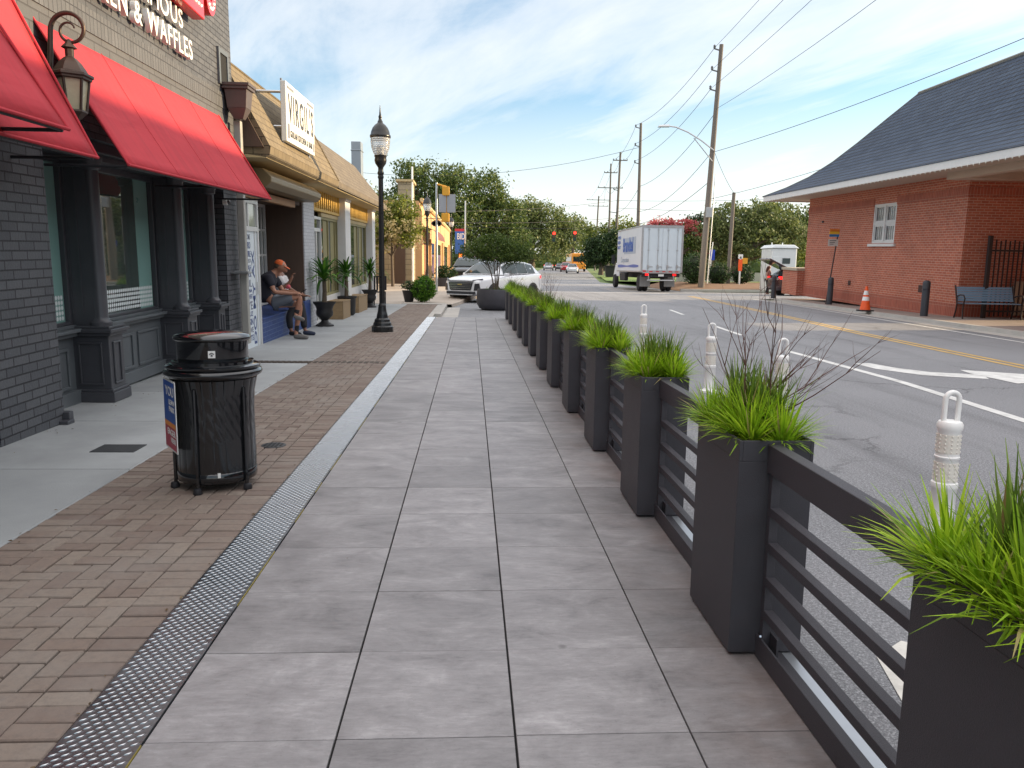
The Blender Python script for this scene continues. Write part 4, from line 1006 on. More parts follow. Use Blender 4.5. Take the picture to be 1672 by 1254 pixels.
# ================================================================== POTTED PALMS AND BOXES BY THE RESTAURANT
m_strap = leaf_mat('strap_leaf', (.04, .13, .015), (.14, .30, .03), .25, .6)
m_stem = M('palm_stem', (.12, .09, .06), .85, 0, .3, 12, .6, 40)
m_urn = M('urn_cast_iron', (.022, .021, .022), .5, .2, .2, 8, .2, 60)
def palm(x, y, z, h, n, seed, parent):
    random.seed(seed)
    MB().path([(x, y, z), (x + .01, y, z + h * .5), (x, y + .01, z + h)], [.055, .045, .04], 10).build('stem', m_stem, parent, smooth=True)
    b = MB()
    for i in range(n):
        a = i / n; az = i * 2.39996 + ru(-.2, .2); lean = .12 + 1.15 * (1 - a) ** 1.0; L = ru(.55, .75) * (.75 + .3 * (1 - a))
        d = Vector((math.cos(az), math.sin(az), 0)); s_ = Vector((-math.sin(az), math.cos(az), 0)); q = Vector((x, y, z + h - .08 + .1 * a)); an = lean; seg = 6; k = len(b.v); dr = ru(.5, 1.2) + .9 * (1 - a)
        for j in range(seg + 1):
            u = j / seg; ww = .032 * (math.sin(PI * (u * .86 + .1)) ** .7)
            dn = Vector((0, 0, 1)) * .006 * math.cos(an)
            b.v += [tuple(q - s_ * ww), tuple(q - dn * (1 + 1)), tuple(q + s_ * ww)]
            q = q + (d * math.sin(an) + Vector((0, 0, 1)) * math.cos(an)) * L / seg; an += dr / seg
        for j in range(seg):
            o_ = k + 3 * j; b.f += [(o_, o_ + 1, o_ + 4, o_ + 3), (o_ + 1, o_ + 2, o_ + 5, o_ + 4)]
    b.build('foliage', m_strap, parent, smooth=True)
def urn(x, y, s, label, seed, ph=.5):
    r = thing('urn_planter', label, 'potted plant', (x, y, 0), 'palms in black urns')
    MB().lathe((x, y, 0), [(.19 * s, 0), (.19 * s, .03 * s), (.15 * s, .05 * s), (.09 * s, .09 * s), (.07 * s, .13 * s), (.11 * s, .17 * s), (.17 * s, .23 * s), (.18 * s, .30 * s), (.165 * s, .36 * s), (.19 * s, .43 * s), (.235 * s, .49 * s), (.24 * s, .52 * s), (.21 * s, .52 * s), (.2 * s, .48 * s), (0, .47 * s)], 28).build('urn', m_urn, r, smooth=True, angle=60)
    palm(x, y, .46 * s, ph, 46, seed, r); return r
urn(-3.10, 16.85, 1.0, 'strap-leaved palm in a black pedestal urn in front of the wooden boxes', 5, .55)
urn(-3.12, 24.6, 1.05, 'strap-leaved palm in a black pedestal urn past the wooden boxes, partly behind the lamp post', 8, .62)
pp = thing('pot_palm', 'strap-leaved palm in a low dark pot behind the wooden boxes', 'potted plant', (-3.22, 20.6, 0))
MB().lathe((-3.22, 20.6, 0), [(.17, 0), (.22, .05), (.24, .44), (.27, .46), (.27, .5), (.23, .5), (.22, .46), (0, .46)], 24).build('pot', m_urn, pp, smooth=True, angle=50); palm(-3.22, 20.6, .45, .6, 46, 12, pp)
m_boxw = M('box_plywood', (.26, .175, .09), .65, 0, .3, 3, .3, 30, stretch=(3, 3, 12))
for (x0, x1, y0, y1, h, lab) in ((-3.62, -3.05, 18.95, 20.1, .44, 'wooden box bench closer to the front urn'), (-3.60, -3.05, 21.6, 23.4, .46, 'second wooden box bench, closer to the rear urn')):
    r = thing('wooden_box', lab, 'box', ((x0 + x1) / 2, (y0 + y1) / 2, 0), 'wooden box benches by the restaurant')
    MB().box(x0, x1, y0, y1, .0, h - .025).build('side_panel', m_boxw, r, bevel=.004)
    MB().box(x0 - .012, x1 + .012, y0 - .012, y1 + .012, h - .025, h).build('top_panel', m_boxw, r, bevel=.004)
    b = MB()
    for (xx, yy) in ((x0 - .004, y0 - .004), (x1 - .05, y0 - .004), (x1 - .046, y1 - .05)): b.box(xx, xx + .05, yy, yy + .05, .001, h - .026)
    b.build('corner_batten', m_boxw, r)
ch = thing('cafe_chair', 'dark slatted cafe chair beside the rear urn', 'chair', (-2.95, 25.6, 0))
MB().box(-3.15, -2.75, 25.4, 25.8, .43, .46).build('seat', m_black, ch)
b = MB(); 
for i in range(5): b.box(-3.15 + i * .09, -3.09 + i * .09, 25.77, 25.79, .5, .92)
b.box(-3.15, -2.73, 25.765, 25.795, .92, .96); b.build('backrest', m_black, ch)
for (x, y) in ((-3.13, 25.42), (-2.77, 25.42), (-3.13, 25.78), (-2.77, 25.78)): MB().box(x - .015, x + .015, y - .015, y + .015, 0, .43).build('leg', m_black, ch)

# ================================================================== BRICK STATION (with open porch at its near end)
TS = .024
m_brickR = brick_mat('red_station_brick', (.37, .090, .048), (.47, .13, .07), (.50, .30, .22), .24, .078, .009, .6, .8, var=.3)
m_brickR2 = brick_mat('red_rowlock_brick', (.30, .07, .04), (.38, .095, .055), (.40, .2, .14), .098, .30, .008, .6, .8, offset=0, var=.3)
m_slate = brick_mat('blue_grey_slate', (.027, .045, .080), (.045, .068, .108), (.010, .012, .016), .34, .17, .02, 1.0, .9, var=.35)
ST = thing('station_building', 'red brick station with a flared slate roof and white eaves across the road', 'building', (14.6, 23, 0), tilt=TS)
sk = .045                                    # the walls run slightly off the deck's direction
def SX(x, y): return x + sk * (y - 23)
def sbox(b, x0, x1, y0, y1, z0, z1):
    return b.hexa([(SX(x0, y0), y0, z0), (SX(x1, y0), y0, z0), (SX(x1, y1), y1, z0), (SX(x0, y1), y1, z0)], [(SX(x0, y0), y0, z1), (SX(x1, y0), y0, z1), (SX(x1, y1), y1, z1), (SX(x0, y1), y1, z1)])
b = MB()
sbox(b, 14.62, 22.6, 22.9, 27.15, .38, 3.55); sbox(b, 14.62, 22.6, 28.85, 35.2, .38, 3.55); sbox(b, 14.62, 22.6, 27.15, 28.85, .38, 2.22); sbox(b, 14.62, 22.6, 27.15, 28.85, 3.62, 4.25)
sbox(b, 14.62, 22.6, 22.9, 27.15, 3.82, 4.25); sbox(b, 14.62, 22.6, 28.85, 35.2, 3.82, 4.25); sbox(b, 14.9, 22.5, 27.15, 28.85, 2.2, 3.65)
sbox(b, 14.62, 22.6, -14, 19.2, .38, 4.25)    # the near block, outside the frame
b.build('wall', m_brickR, ST)
b = MB()
sbox(b, 14.60, 22.62, 22.88, 27.15, 3.55, 3.82); sbox(b, 14.60, 22.62, 28.85, 35.22, 3.55, 3.82); sbox(b, 14.58, 22.62, 22.86, 35.24, -.1, .38); sbox(b, 14.58, 22.62, -14, 19.2, -.1, .38)
b.build('rowlock_course', m_brickR2, ST)
b = MB(); sbox(b, 14.30, 15.2, 35.2, 37.1, -.1, 1.02); b.build('low_wall', m_brickR, ST)
b = MB(); sbox(b, 14.24, 15.25, 35.18, 37.16, 1.02, 1.14); b.build('coping', M('coping_stone', (.40, .34, .26), .8, 0, .2, 3, .3, 50), ST, bevel=.015)
m_winw = M('window_white', (.64, .62, .60), .5, 0, .1, 6)
fr = MB(); xw = 14.60
def sframe(b, x, y0, y1, z0, z1, w=.07, t=.09): 
    for (a, c, e, f) in ((y0, y1, z0, z0 + w), (y0, y1, z1 - w, z1), (y0, y0 + w, z0 + w, z1 - w), (y1 - w, y1, z0 + w, z1 - w)): sbox(b, x, x + t, a, c, e, f)
sframe(fr, xw + .03, 27.15, 28.85, 2.22, 3.62); sbox(fr, xw + .02, xw + .12, 27.94, 28.06, 2.28, 3.56); sbox(fr, xw + .035, xw + .1, 27.2, 28.8, 2.88, 2.97)
for (y0, y1) in ((27.22, 27.94), (28.06, 28.78)):
    for (z0, z1) in ((2.28, 2.88), (2.97, 3.56)):
        sframe(fr, xw + .06, y0, y1, z0, z1, .06, .04); sbox(fr, xw + .075, xw + .1, y0 + .06, y0 + .12, z0 + .06, z1 - .06)
        for q in (1, 2, 3): sbox(fr, xw + .06, xw + .08, y0 + .06 + q * (y1 - y0 - .12) / 4 - .012, y0 + .06 + q * (y1 - y0 - .12) / 4 + .012, z0 + .06, z1 - .06)
wn = fr.build('window', m_winw, ST)
b = MB(); sbox(b, xw + .11, xw + .125, 27.2, 28.8, 2.25, 3.6); b.build('pane', glass_mat('dark_window', (.03, .035, .04)), wn)
b = MB(); sbox(b, xw - .06, xw + .2, 27.0, 29.0, 2.10, 2.20); b.build('sill', m_winw, wn, bevel=.01)
b = MB(); sbox(b, 14.60, 14.66, 24.9, 25.15, .62, .85); sbox(b, 14.60, 14.66, 30.3, 30.5, .6, .78); b.build('wall_vent', M('rust_vent', (.06, .025, .018), .8), ST)
MB().ball((SX(14.6, 33.5), 33.5, 3.15), (.05, .07, .05), 8, 6).build('wall_light', m_black, ST)
# eaves: soffit, fascia, gutter bulbs; flared hip roof on both long sides
ex0, ex1, ey0, ey1 = 13.02, 23.2, -15.5, 36.75
b = MB(); sbox(b, ex0 + .05, ex1 - .05, ey0, ey1 - .05, 4.2, 4.24); b.build('soffit', M('soffit_paint', (.50, .40, .32), .7, 0, .1, 2), ST)
b = MB(); sbox(b, ex0 - .03, ex0 + .05, ey0, ey1, 4.15, 4.36); sbox(b, ex1 - .05, ex1 + .03, ey0, ey1, 4.15, 4.36); sbox(b, ex0 + .05, ex1 - .05, ey1 - .05, ey1 + .03, 4.15, 4.36); b.build('fascia', m_winw, ST)
b = MB()
for i in range(70):
    y = 18 + i * .26; q_ = MB().ball((SX(ex0 - .04, y), y, 4.13), (.018, .018, .03), 6, 4).build('string_bulb', bpy.data.materials.get('string_bulb') or M('string_bulb', (.6, .58, .5), .3), ST)
b = MB(); sbox(b, 13.9, 14.2, 19.2, 22.9, 4.0, 4.25); sbox(b, 14.2, 22.6, 22.2, 22.86, 4.0, 4.24); b.build('porch_beam', bpy.data.materials['soffit_paint'], ST)
prof = [(0, 4.37), (.8, 4.74), (1.5, 5.16), (2.2, 5.75), (2.9, 6.48), (3.7, 7.38), (4.5, 8.26)]
b = MB(); rings = []
for (d, z) in prof:
    rings.append([(SX(ex0 - .06 + d, ey1), ey1 + .05 - d, z), (SX(ex1 + .06 - d, ey1), ey1 + .05 - d, z), (SX(ex1 + .06 - d, ey0), ey0 + d, z), (SX(ex0 - .06 + d, ey0), ey0 + d, z)])
for r0, r1 in zip(rings, rings[1:]):
    for q in range(4):
        # run the skew correctly along every edge
        b.quad(r0[q], r1[q], r1[(q + 1) % 4], r0[(q + 1) % 4])
b.quad(*rings[0]); b.build('roof', m_slate, ST)
b = MB(); L0 = rings[-1]; b.path([L0[0], L0[3]], .07, 6); b.path([r_[0] for r_ in rings], .03, 6); b.build('ridge_cap', M('ridge_metal', (.16, .15, .13), .6), ST)
# iron fence with the pale gate behind it, bench, bollards, cone, bus-stop pole
FN = thing('iron_fence', 'rusty black iron picket fence across the station porch behind the bench', 'fence', (16.5, 22.4, 0))
m_iron = M('rusty_iron', (.035, .022, .02), .7, .3, .3, 8)
b = MB(); x = 15.2
i = 0
while x < 22: b.box(x, x + .03, 22.42, 22.45, .05, 2.25 + .04 * (i % 2)); x += .14; i += 1
b.build('picket', m_iron, FN)
MB().box(15.15, 22, 22.40, 22.42, .18, .23).box(15.15, 22, 22.40, 22.42, 1.95, 2.0).build('rail', m_iron, FN)
MB().box(15.10, 15.2, 22.36, 22.46, 0, 2.40).build('post', m_iron, FN)
gt = MB()
for i in range(16): gt.box(16.15 + i * .2, 16.335 + i * .2, 22.58, 22.62, .08, 1.08)
tag(gt.build('board_gate', M('pale_board', (.46, .36, .26), .7, 0, .15, 3)), 'pale vertical board gate standing behind the iron fence', 'gate')
BN = thing('park_bench', 'iron park bench with blue-grey slats in front of the iron fence', 'bench', (15.3, 21.9, 0))
m_slat = M('bench_slat_blue', (.15, .24, .33), .5, 0, .2, 4)
ba = math.radians(12); rot = Matrix.Translation((15.0, 22.0, 0)) @ Matrix.Rotation(-ba, 4, 'Z')
def bb(name, mb, mat, **k): mb.xf(rot); return mb.build(name, mat, BN, **k)
# bench faces the road (towards -x, -y): seat in front, back slats to the fence side
for i in range(5): bb('seat_slat', MB().box(-.75, .75, -.28 + i * .10, -.20 + i * .10, .43, .455), m_slat)
for i in range(6): bb('back_slat', MB().hexa([(-.75, .20 + i * .035, .50 + i * .07), (.75, .20 + i * .035, .50 + i * .07), (.75, .22 + i * .035, .50 + i * .07), (-.75, .22 + i * .035, .50 + i * .07)], [(-.75, .228 + i * .035, .56 + i * .07), (.75, .228 + i * .035, .56 + i * .07), (.75, .248 + i * .035, .56 + i * .07), (-.75, .248 + i * .035, .56 + i * .07)]), m_slat)
for sx_ in (-.78, .78):
    b = MB(); b.path([(sx_, -.32, 0), (sx_, -.28, .2), (sx_, -.30, .43), (sx_, .18, .42), (sx_, .42, .95)], .022, 6); b.path([(sx_, .18, .42), (sx_, .22, .2), (sx_, .32, 0)], .022, 6)
    bb('leg', b, m_iron)
    bb('armrest', MB().path([(sx_, -.30, .43), (sx_, -.36, .58), (sx_, -.25, .68), (sx_, .0, .68), (sx_, .26, .62)], .02, 6), m_iron)
m_boll = M('bollard_paint', (.04, .042, .05), .55, .1, .2, 6, .2, 60)
for (x, y, lab) in ((13.76, 23.1, 'dark steel bollard standing between the cone and the bench'), (14.3, 30.6, 'dark steel bollard at the foot of the bus-stop pole'), (14.35, 36.6, 'dark steel bollard beyond the low brick wall, by the woman')):
    o = tag(MB().lathe((x, y, 0), [(.11, 0), (.11, 1.0), (.10, 1.04), (.06, 1.07), (0, 1.08)], 20).build('bollard', m_boll, smooth=True), lab, 'bollard', 'bollards along the station pavement')
    MB().lathe((x, y, 0), [(.113, .78), (.113, .83)], 20).build('reflective_band', M('boll_band', (.02, .02, .03), .3), o, smooth=True)
CN = thing('traffic_cone', 'orange traffic cone with two white bands on the station pavement', 'cone', (13.2, 25.6, 0))
m_orange = M('cone_orange', (.80, .10, .015), .5, 0, .12, 6); m_band = M('cone_band', (.72, .72, .70), .35)
MB().lathe((13.2, 25.6, 0), [(.17, .05), (.165, .08), (.118, .36)], 24).lathe((13.2, 25.6, 0), [(.096, .48), (.085, .55)], 24).lathe((13.2, 25.6, 0), [(.062, .68), (.042, .80), (.035, .83), (.02, .83)], 24).build('cone_body', m_orange, CN, smooth=True)
MB().lathe((13.2, 25.6, 0), [(.119, .355), (.096, .485)], 24).lathe((13.2, 25.6, 0), [(.086, .545), (.062, .685)], 24).build('white_band', m_band, CN, smooth=True)
MB().box(12.99, 13.41, 25.39, 25.81, 0, .05).build('base', m_rubber, CN, bevel=.015)
BS = thing('bus_stop_sign', 'bus stop pole with a rainbow striped sign against the brick station wall', 'sign', (14.35, 30.75, 0))
MB().path([(14.22, 30.75, 0), (14.56, 30.8, 2.95)], .028, 8).build('pole', M('brown_post', (.08, .05, .045), .7, .3), BS)
for (z0, z1, nm, c_) in ((2.62, 2.92, 'stripe', None), (2.30, 2.56, 'info_plate', (.55, .54, .5))):
    if c_: MB().box(14.12, 14.52, 30.70, 30.712, z0, z1).build(nm, M('info_white', c_, .5), BS)
for i, c_ in enumerate(((.62, .18, .02), (.72, .42, .03), (.02, .16, .38))): MB().box(14.15, 14.55, 30.70, 30.712, 2.86 - i * .1 - .0, 2.96 - i * .1).build('stripe', M('stripe_%d' % i, c_, .5), BS)
for i in range(3): MB().box(14.18, 14.44 - .05 * i, 30.698, 30.70, 2.50 - i * .07, 2.525 - i * .07).build('text_bar', M('sign_ink', (.05, .05, .06), .5) if i == 0 else bpy.data.materials['sign_ink'], BS)

# ================================================================== VEHICLES
def wheel(parent, c, R, W, axis_rot, rimmat, spokes=10, hub=True):
    b = MB().lathe((0, 0, 0), [(R * .62, -W / 2), (R * .9, -W / 2), (R * .98, -W * .38), (R, 0), (R * .98, W * .38), (R * .9, W / 2), (R * .62, W / 2)], 28, 'x')
    mt = Matrix.Translation(c) @ Matrix.Rotation(axis_rot, 4, 'Z')
    o = b.xf(mt).build('wheel', m_rubber, parent, smooth=True)
    r = MB().lathe((0, 0, 0), [(R * .64, -W * .42), (R * .64, W * .42)], 24, 'x')
    for q in range(spokes):
        a = 2 * PI * q / spokes; k = len(r.v)
        r.box(-W * .45, W * .45, -.022, .022, .05, R * .63); r.xf(Matrix.Rotation(a, 4, 'X'), k)
    r.lathe((0, 0, 0), [(0, -W * .47), (R * .16, -W * .46), (R * .16, W * .46), (0, W * .47)], 14, 'x')
    r.xf(mt).build('rim', rimmat, o); return o
def car(name, label, cat, group, loc, rz, paint, L=4.8, Wd=1.9, Hh=1.66, detail=2, kind='suv'):
    """lofted body: stations along y (front at y=-L/2), each a half section mirrored; glazing, lamps, grille and wheels are parts"""
    r = thing(name, label, cat, (0, 0, 0), group)
    hl = L / 2; w2 = Wd / 2; s_ = Hh / 1.66
    # y, half width, sill z, belt z (shoulder), top z, top half width
    if kind == 'suv':
        St = [(-hl, .62, .42, .80, .86, .50), (-hl + .06, .80, .28, .84, .93, .66), (-hl + .35, .90, .25, .90, 1.00, .74), (-hl + .9, w2, .25, .96, 1.06, .76), (-hl + 1.35, w2, .25, 1.00, 1.10, .78), (-hl + 2.2, w2, .25, 1.02, 1.10, .80), (-hl + 3.3, w2, .25, 1.06, 1.12, .80), (hl - .5, w2 - .01, .27, 1.12, 1.16, .78), (hl - .1, w2 - .06, .32, 1.13, 1.16, .74), (hl, w2 - .18, .45, 1.08, 1.12, .66)]
        gh = [(-hl + 1.20, 1.08, .80, 1.085, .78), (-hl + 1.75, 1.09, .83, 1.45, .66), (-hl + 2.15, 1.10, .84, 1.60, .62), (-hl + 2.8, 1.11, .84, 1.655, .61), (-hl + 3.6, 1.13, .83, 1.62, .60), (hl - .55, 1.15, .80, 1.52, .58), (hl - .12, 1.15, .74, 1.20, .66)]
    else:
        St = [(-hl, .60, .38, .66, .70, .48), (-hl + .08, .78, .25, .72, .78, .62), (-hl + .5, .87, .22, .80, .86, .72), (-hl + 1.2, w2, .22, .88, .94, .76), (-hl + 2.2, w2, .22, .92, .98, .78), (-hl + 3.3, w2, .22, .94, .99, .78), (hl - .4, w2 - .03, .26, .95, 1.0, .74), (hl, w2 - .15, .42, .90, .94, .64)]
        gh = [(-hl + 1.25, .94, .76, .95, .74), (-hl + 1.95, .97, .80, 1.32, .60), (-hl + 2.5, .98, .80, 1.43, .56), (-hl + 3.2, .99, .80, 1.41, .55), (hl - .55, 1.0, .76, 1.12, .62), (hl - .4, 1.0, .74, 1.0, .68)]
    b = MB(); m_ = 12
    def sec(hw, z0, zb, zt, tw): return [(0, z0), (hw * .9, z0), (hw * .98, z0 + .07), (hw, z0 + (zb - z0) * .45), (hw * .985, zb - .05), (hw * .965, zb), (tw, zt), (0, zt + .015)]
    for (y, hw, z0, zb, zt, tw) in St:
        P = sec(hw, z0 * s_, zb * s_, zt * s_, tw); b.v += [(x, y, z) for x, z in P] + [(-x, y, z) for x, z in P[-2:0:-1]]
    n = 14
    for i in range(len(St) - 1):
        for q in range(n): b.f.append((i * n + q, i * n + (q + 1) % n, (i + 1) * n + (q + 1) % n, (i + 1) * n + q))
    b.f.append(tuple(reversed(range(n)))); b.f.append(tuple((len(St) - 1) * n + q for q in range(n)))
    bd = b.build('body', paint, r, smooth=True, angle=50)
    md = bd.modifiers.new('s', 'SUBSURF'); md.levels = md.render_levels = 2 if detail > 1 else 1
    g = MB()
    for (y, z0, w0, z1, w1) in gh: g.v += [(-w0, y, z0 * s_), (-w1, y, z1 * s_), (-w1 * .55, y, z1 * s_ + .022), (w1 * .55, y, z1 * s_ + .022), (w1, y, z1 * s_), (w0, y, z0 * s_)]
    for i in range(len(gh) - 1):
        for q in range(5): g.f.append((i * 6 + q, i * 6 + q + 1, i * 6 + 7 + q, i * 6 + 6 + q))
    gg = g.build('cabin', paint, r, smooth=True, angle=60)
    # glass panels proud of the cabin by a few mm
    def lerp(a, c, t_): return tuple(p + (q - p) * t_ for p, q in zip(a, c))
    def G(i, q): return g.v[i * 6 + q]
    for sgn in (0, 1):
        for i in range(1, len(gh) - 2):
            lo0, hi0 = (G(i, 0), G(i, 1)) if not sgn else (G(i, 5), G(i, 4)); lo1, hi1 = (G(i + 1, 0), G(i + 1, 1)) if not sgn else (G(i + 1, 5), G(i + 1, 4))
            o_ = (-.02 if not sgn else .02)
            P = [lerp(lo0, hi0, .06), lerp(lo1, hi1, .06), lerp(lo1, hi1, .88), lerp(lo0, hi0, .88)]
            e = .03; P = [lerp(P[0], P[1], e), lerp(P[1], P[0], e), lerp(P[2], P[3], e), lerp(P[3], P[2], e)]
            P = [(x + o_, y, z) for x, y, z in P]
            MB().quad(*(P if sgn else P[::-1])).build('side_window', m_carglass, r)
    def strip(i0, i1, t0, t1, off, e=.06):
        """glass between cabin stations i0 and i1, following the crowned section"""
        A = [lerp(G(i0, q), G(i1, q), t0) for q in (1, 2, 3, 4)]; B = [lerp(G(i0, q), G(i1, q), t1) for q in (1, 2, 3, 4)]
        sh = lambda p: (p[0] * (1 - e), p[1] + off[0], p[2] + off[1])
        return [sh(p) for p in A], [sh(p) for p in B]
    ws = MB()
    for (i0, i1, t0, t1) in ((0, 1, .06, 1.0), (1, 2, 0, .72)):
        A, B = strip(i0, i1, t0, t1, (-.014, .012))
        for q in range(3): ws.quad(A[q], A[q + 1], B[q + 1], B[q])
    ws.build('windscreen', m_carglass, r)
    k = len(gh); rw = MB(); A, B = strip(k - 2, k - 1, .12, .85, (.014, .012), .1)
    for q in range(3): rw.quad(A[q + 1], A[q], B[q], B[q + 1])
    rw.build('rear_window', m_carglass, r)
    wr = .36 * s_ if kind == 'suv' else .31
    for yy in (-hl + .95, hl - .95):
        for sx_ in (-1, 1): 
            MB().lathe((sx_ * (w2 - .10), yy, wr), [(wr * 1.13, -.12), (wr * 1.13, .105)] if sx_ > 0 else [(wr * 1.13, -.105), (wr * 1.13, .12)], 26, 'x').build('wheel_arch', m_black, r)
            wheel(r, Vector((sx_ * (w2 - .09), yy, wr)), wr, .22, 0, m_steel)
    if detail > 1:
        yf = -hl - .045
        MB().hexa([(-.50, yf - .0, .50), (.50, yf - .0, .50), (.46, yf + .1, .47), (-.46, yf + .1, .47)], [(-.58, yf + .012, .80), (.58, yf + .012, .80), (.58, yf + .12, .8), (-.58, yf + .12, .80)]).build('grille', m_black, r, bevel=.02)
        b = MB()
        for i in range(4): b.box(-.50 - i * .018, .50 + i * .018, yf - .008, yf + .04, .55 + i * .065, .562 + i * .065)
        b.build('grille_bar', m_chrome, r)
        MB().box(-.62, .62, yf - .01, yf + .05, .835, .86).build('grille_trim', m_black, r, bevel=.008)
        for sx_ in (-1, 1):
            MB().hexa([(sx_ * .58, yf + .02, .865), (sx_ * .86, yf + .30, .89), (sx_ * .86, yf + .34, .89), (sx_ * .58, yf + .1, .865)], [(sx_ * .58, yf + .03, .895), (sx_ * .88, yf + .32, .945), (sx_ * .86, yf + .36, .945), (sx_ * .58, yf + .11, .895)]).build('headlight', M('headlight', (.1, .1, .12), .15, 0, .1) if 'headlight' not in bpy.data.materials else bpy.data.materials['headlight'], r)
            MB().hexa([(sx_ * .64, yf + .02, .48), (sx_ * .84, yf + .16, .48), (sx_ * .84, yf + .25, .48), (sx_ * .64, yf + .12, .48)], [(sx_ * .68, yf + .03, .74), (sx_ * .80, yf + .14, .76), (sx_ * .80, yf + .25, .76), (sx_ * .68, yf + .12, .74)]).build('fog_light_bezel', m_black, r)
            MB().hexa([(sx_ * .95, -hl + 1.62, 1.02), (sx_ * 1.12, -hl + 1.66, 1.02), (sx_ * 1.12, -hl + 1.78, 1.02), (sx_ * .95, -hl + 1.76, 1.02)], [(sx_ * .95, -hl + 1.62, 1.16), (sx_ * 1.12, -hl + 1.66, 1.15), (sx_ * 1.12, -hl + 1.78, 1.15), (sx_ * .95, -hl + 1.76, 1.16)]).build('mirror', paint, r, bevel=.02)
            MB().box(sx_ * (w2 - .015) - .012, sx_ * (w2 - .015) + .012, -hl + 2.9, -hl + 3.08, .90, .93).build('door_handle', m_chrome, r)
        MB().box(-.68, .68, yf + .02, yf + .12, .34, .44).build('lower_intake', m_black, r, bevel=.02)
        MB().box(-.62, .62, yf - .02, yf + .1, .30, .335).build('skid_plate', m_steel, r, bevel=.01)
        MB().box(-.10, .10, yf - .016, yf, .69, .725).build('badge', M('badge_gold', (.5, .38, .12), .3, .8), r)
        for sx_ in (-1, 1): MB().box(sx_ * (w2 - .03) - .02, sx_ * (w2 - .03) + .02, -hl + 1.45, hl - 1.45, .26, .36).build('sill_trim', m_black, r)
    for sx_ in (-1, 1):
        MB().hexa([(sx_ * .62, hl - .04, .92 * s_), (sx_ * (w2 - .06), hl - .22, .94 * s_), (sx_ * (w2 - .02), hl - .30, .94 * s_), (sx_ * .62, hl - .12, .92 * s_)], [(sx_ * .62, hl - .02, 1.02 * s_), (sx_ * (w2 - .06), hl - .2, 1.06 * s_), (sx_ * (w2 - .02), hl - .30, 1.06 * s_), (sx_ * .62, hl - .12, 1.02 * s_)]).build('tail_light', m_redlamp, r)
        if detail < 2: MB().box(sx_ * .66 - .14, sx_ * .66 + .14, -hl + .02, -hl + .12, .72 * s_, .80 * s_).build('headlight', m_white, r)
    r.location = loc; r.rotation_euler.z = rz; return r
m_carwhite = M('pearl_white_paint', (.74, .75, .77), .22, 0, .03, 2, spec=.5, coat=.6); m_carblack = M('black_car_paint', (.012, .013, .015), .2, 0, .1, coat=.6); m_carred = M('red_car_paint', (.32, .012, .018), .22, 0, .1, coat=.6); m_carsilver = M('silver_car_paint', (.42, .43, .45), .3, .5, .1, coat=.5); m_cargrey = M('grey_car_paint', (.09, .09, .1), .25, .3, .1, coat=.5)
car('suv', 'white SUV with black grille turning in beyond the deck end, behind the round planter', 'car', None, (1.02, 32.6, -.1), -math.radians(36), m_carwhite)
car('parked_car', 'black car behind the white SUV, only its cabin in sight', 'car', None, (-.1, 47.5, .2), -math.radians(8), m_carblack, detail=1)
car('distant_car', 'silver car alone in the far left lane under the oaks', 'car', 'distant cars on the road', (15.0, 152, .75), math.radians(-6), m_carsilver, detail=1, kind='sedan')
car('distant_car', 'dark grey car far off, beside the dark red one', 'car', 'distant cars on the road', (17.25, 152, .75), math.radians(-6), m_cargrey, detail=1, kind='sedan')
car('distant_car', 'dark red SUV waiting far off at the lights', 'car', 'distant cars on the road', (16.45, 136, .60), math.radians(-6), m_carred, detail=1)
car('distant_car', 'white low car in front of the orange bus far off', 'car', 'distant cars on the road', (15.75, 122, .47), math.radians(-6), m_carwhite, detail=1, kind='sedan')
# school-bus-like orange bus far down the road
OB = thing('orange_bus', 'sunlit orange bus far down the road behind the white car', 'bus', (19.2, 142, .66))
m_busor = M('bus_orange', (.75, .30, .03), .4, 0, .1)
MB().box(18.0, 20.5, 140, 149, 1.1, 3.9).build('body', m_busor, OB, bevel=.2)
MB().box(18.15, 20.35, 139.2, 140, 1.1, 2.2).build('bonnet', m_busor, OB, bevel=.15)
MB().box(18.2, 20.3, 139.97, 140.0, 2.4, 3.3).build('windscreen', m_carglass, OB)
MB().box(17.97, 18.0, 141, 148.5, 2.5, 3.3).build('side_window', m_carglass, OB)
for x in (18.2, 20.3): MB().lathe((x, 140.5, 1.12), [(.45, -.15), (.45, .15)], 16, 'x').build('wheel', m_rubber, OB)
# red car with raised hatch by the station
m_maroon = M('maroon_car_paint', (.035, .008, .012), .2, 0, .1, coat=.6)
HC = car('hatchback', 'dark red car with its tailgate raised beside the low brick wall', 'car', None, (19.45, 44.6, -.1), math.radians(96), m_maroon, L=4.3, Hh=1.5, detail=1)
hatch = MB().hexa([(-.6, 1.45, 1.46), (.6, 1.45, 1.46), (.6, 1.35, 1.5), (-.6, 1.35, 1.5)], [(-.66, 2.75, 2.02), (.66, 2.75, 2.02), (.66, 2.70, 2.10), (-.66, 2.70, 2.10)])
o = hatch.build('tailgate', m_maroon, None, bevel=.03); o.parent = HC
o = MB().quad((-.55, 1.6, 1.50), (-.6, 2.5, 1.90), (.6, 2.5, 1.90), (.55, 1.6, 1.50)).build('tailgate_glass', m_carglass); o.parent = HC
for sx_ in (-.72, .72):
    o = MB().box(sx_ - .14, sx_ + .14, 2.02, 2.10, .92, 1.08).build('tail_light', m_redlamp); o.parent = HC

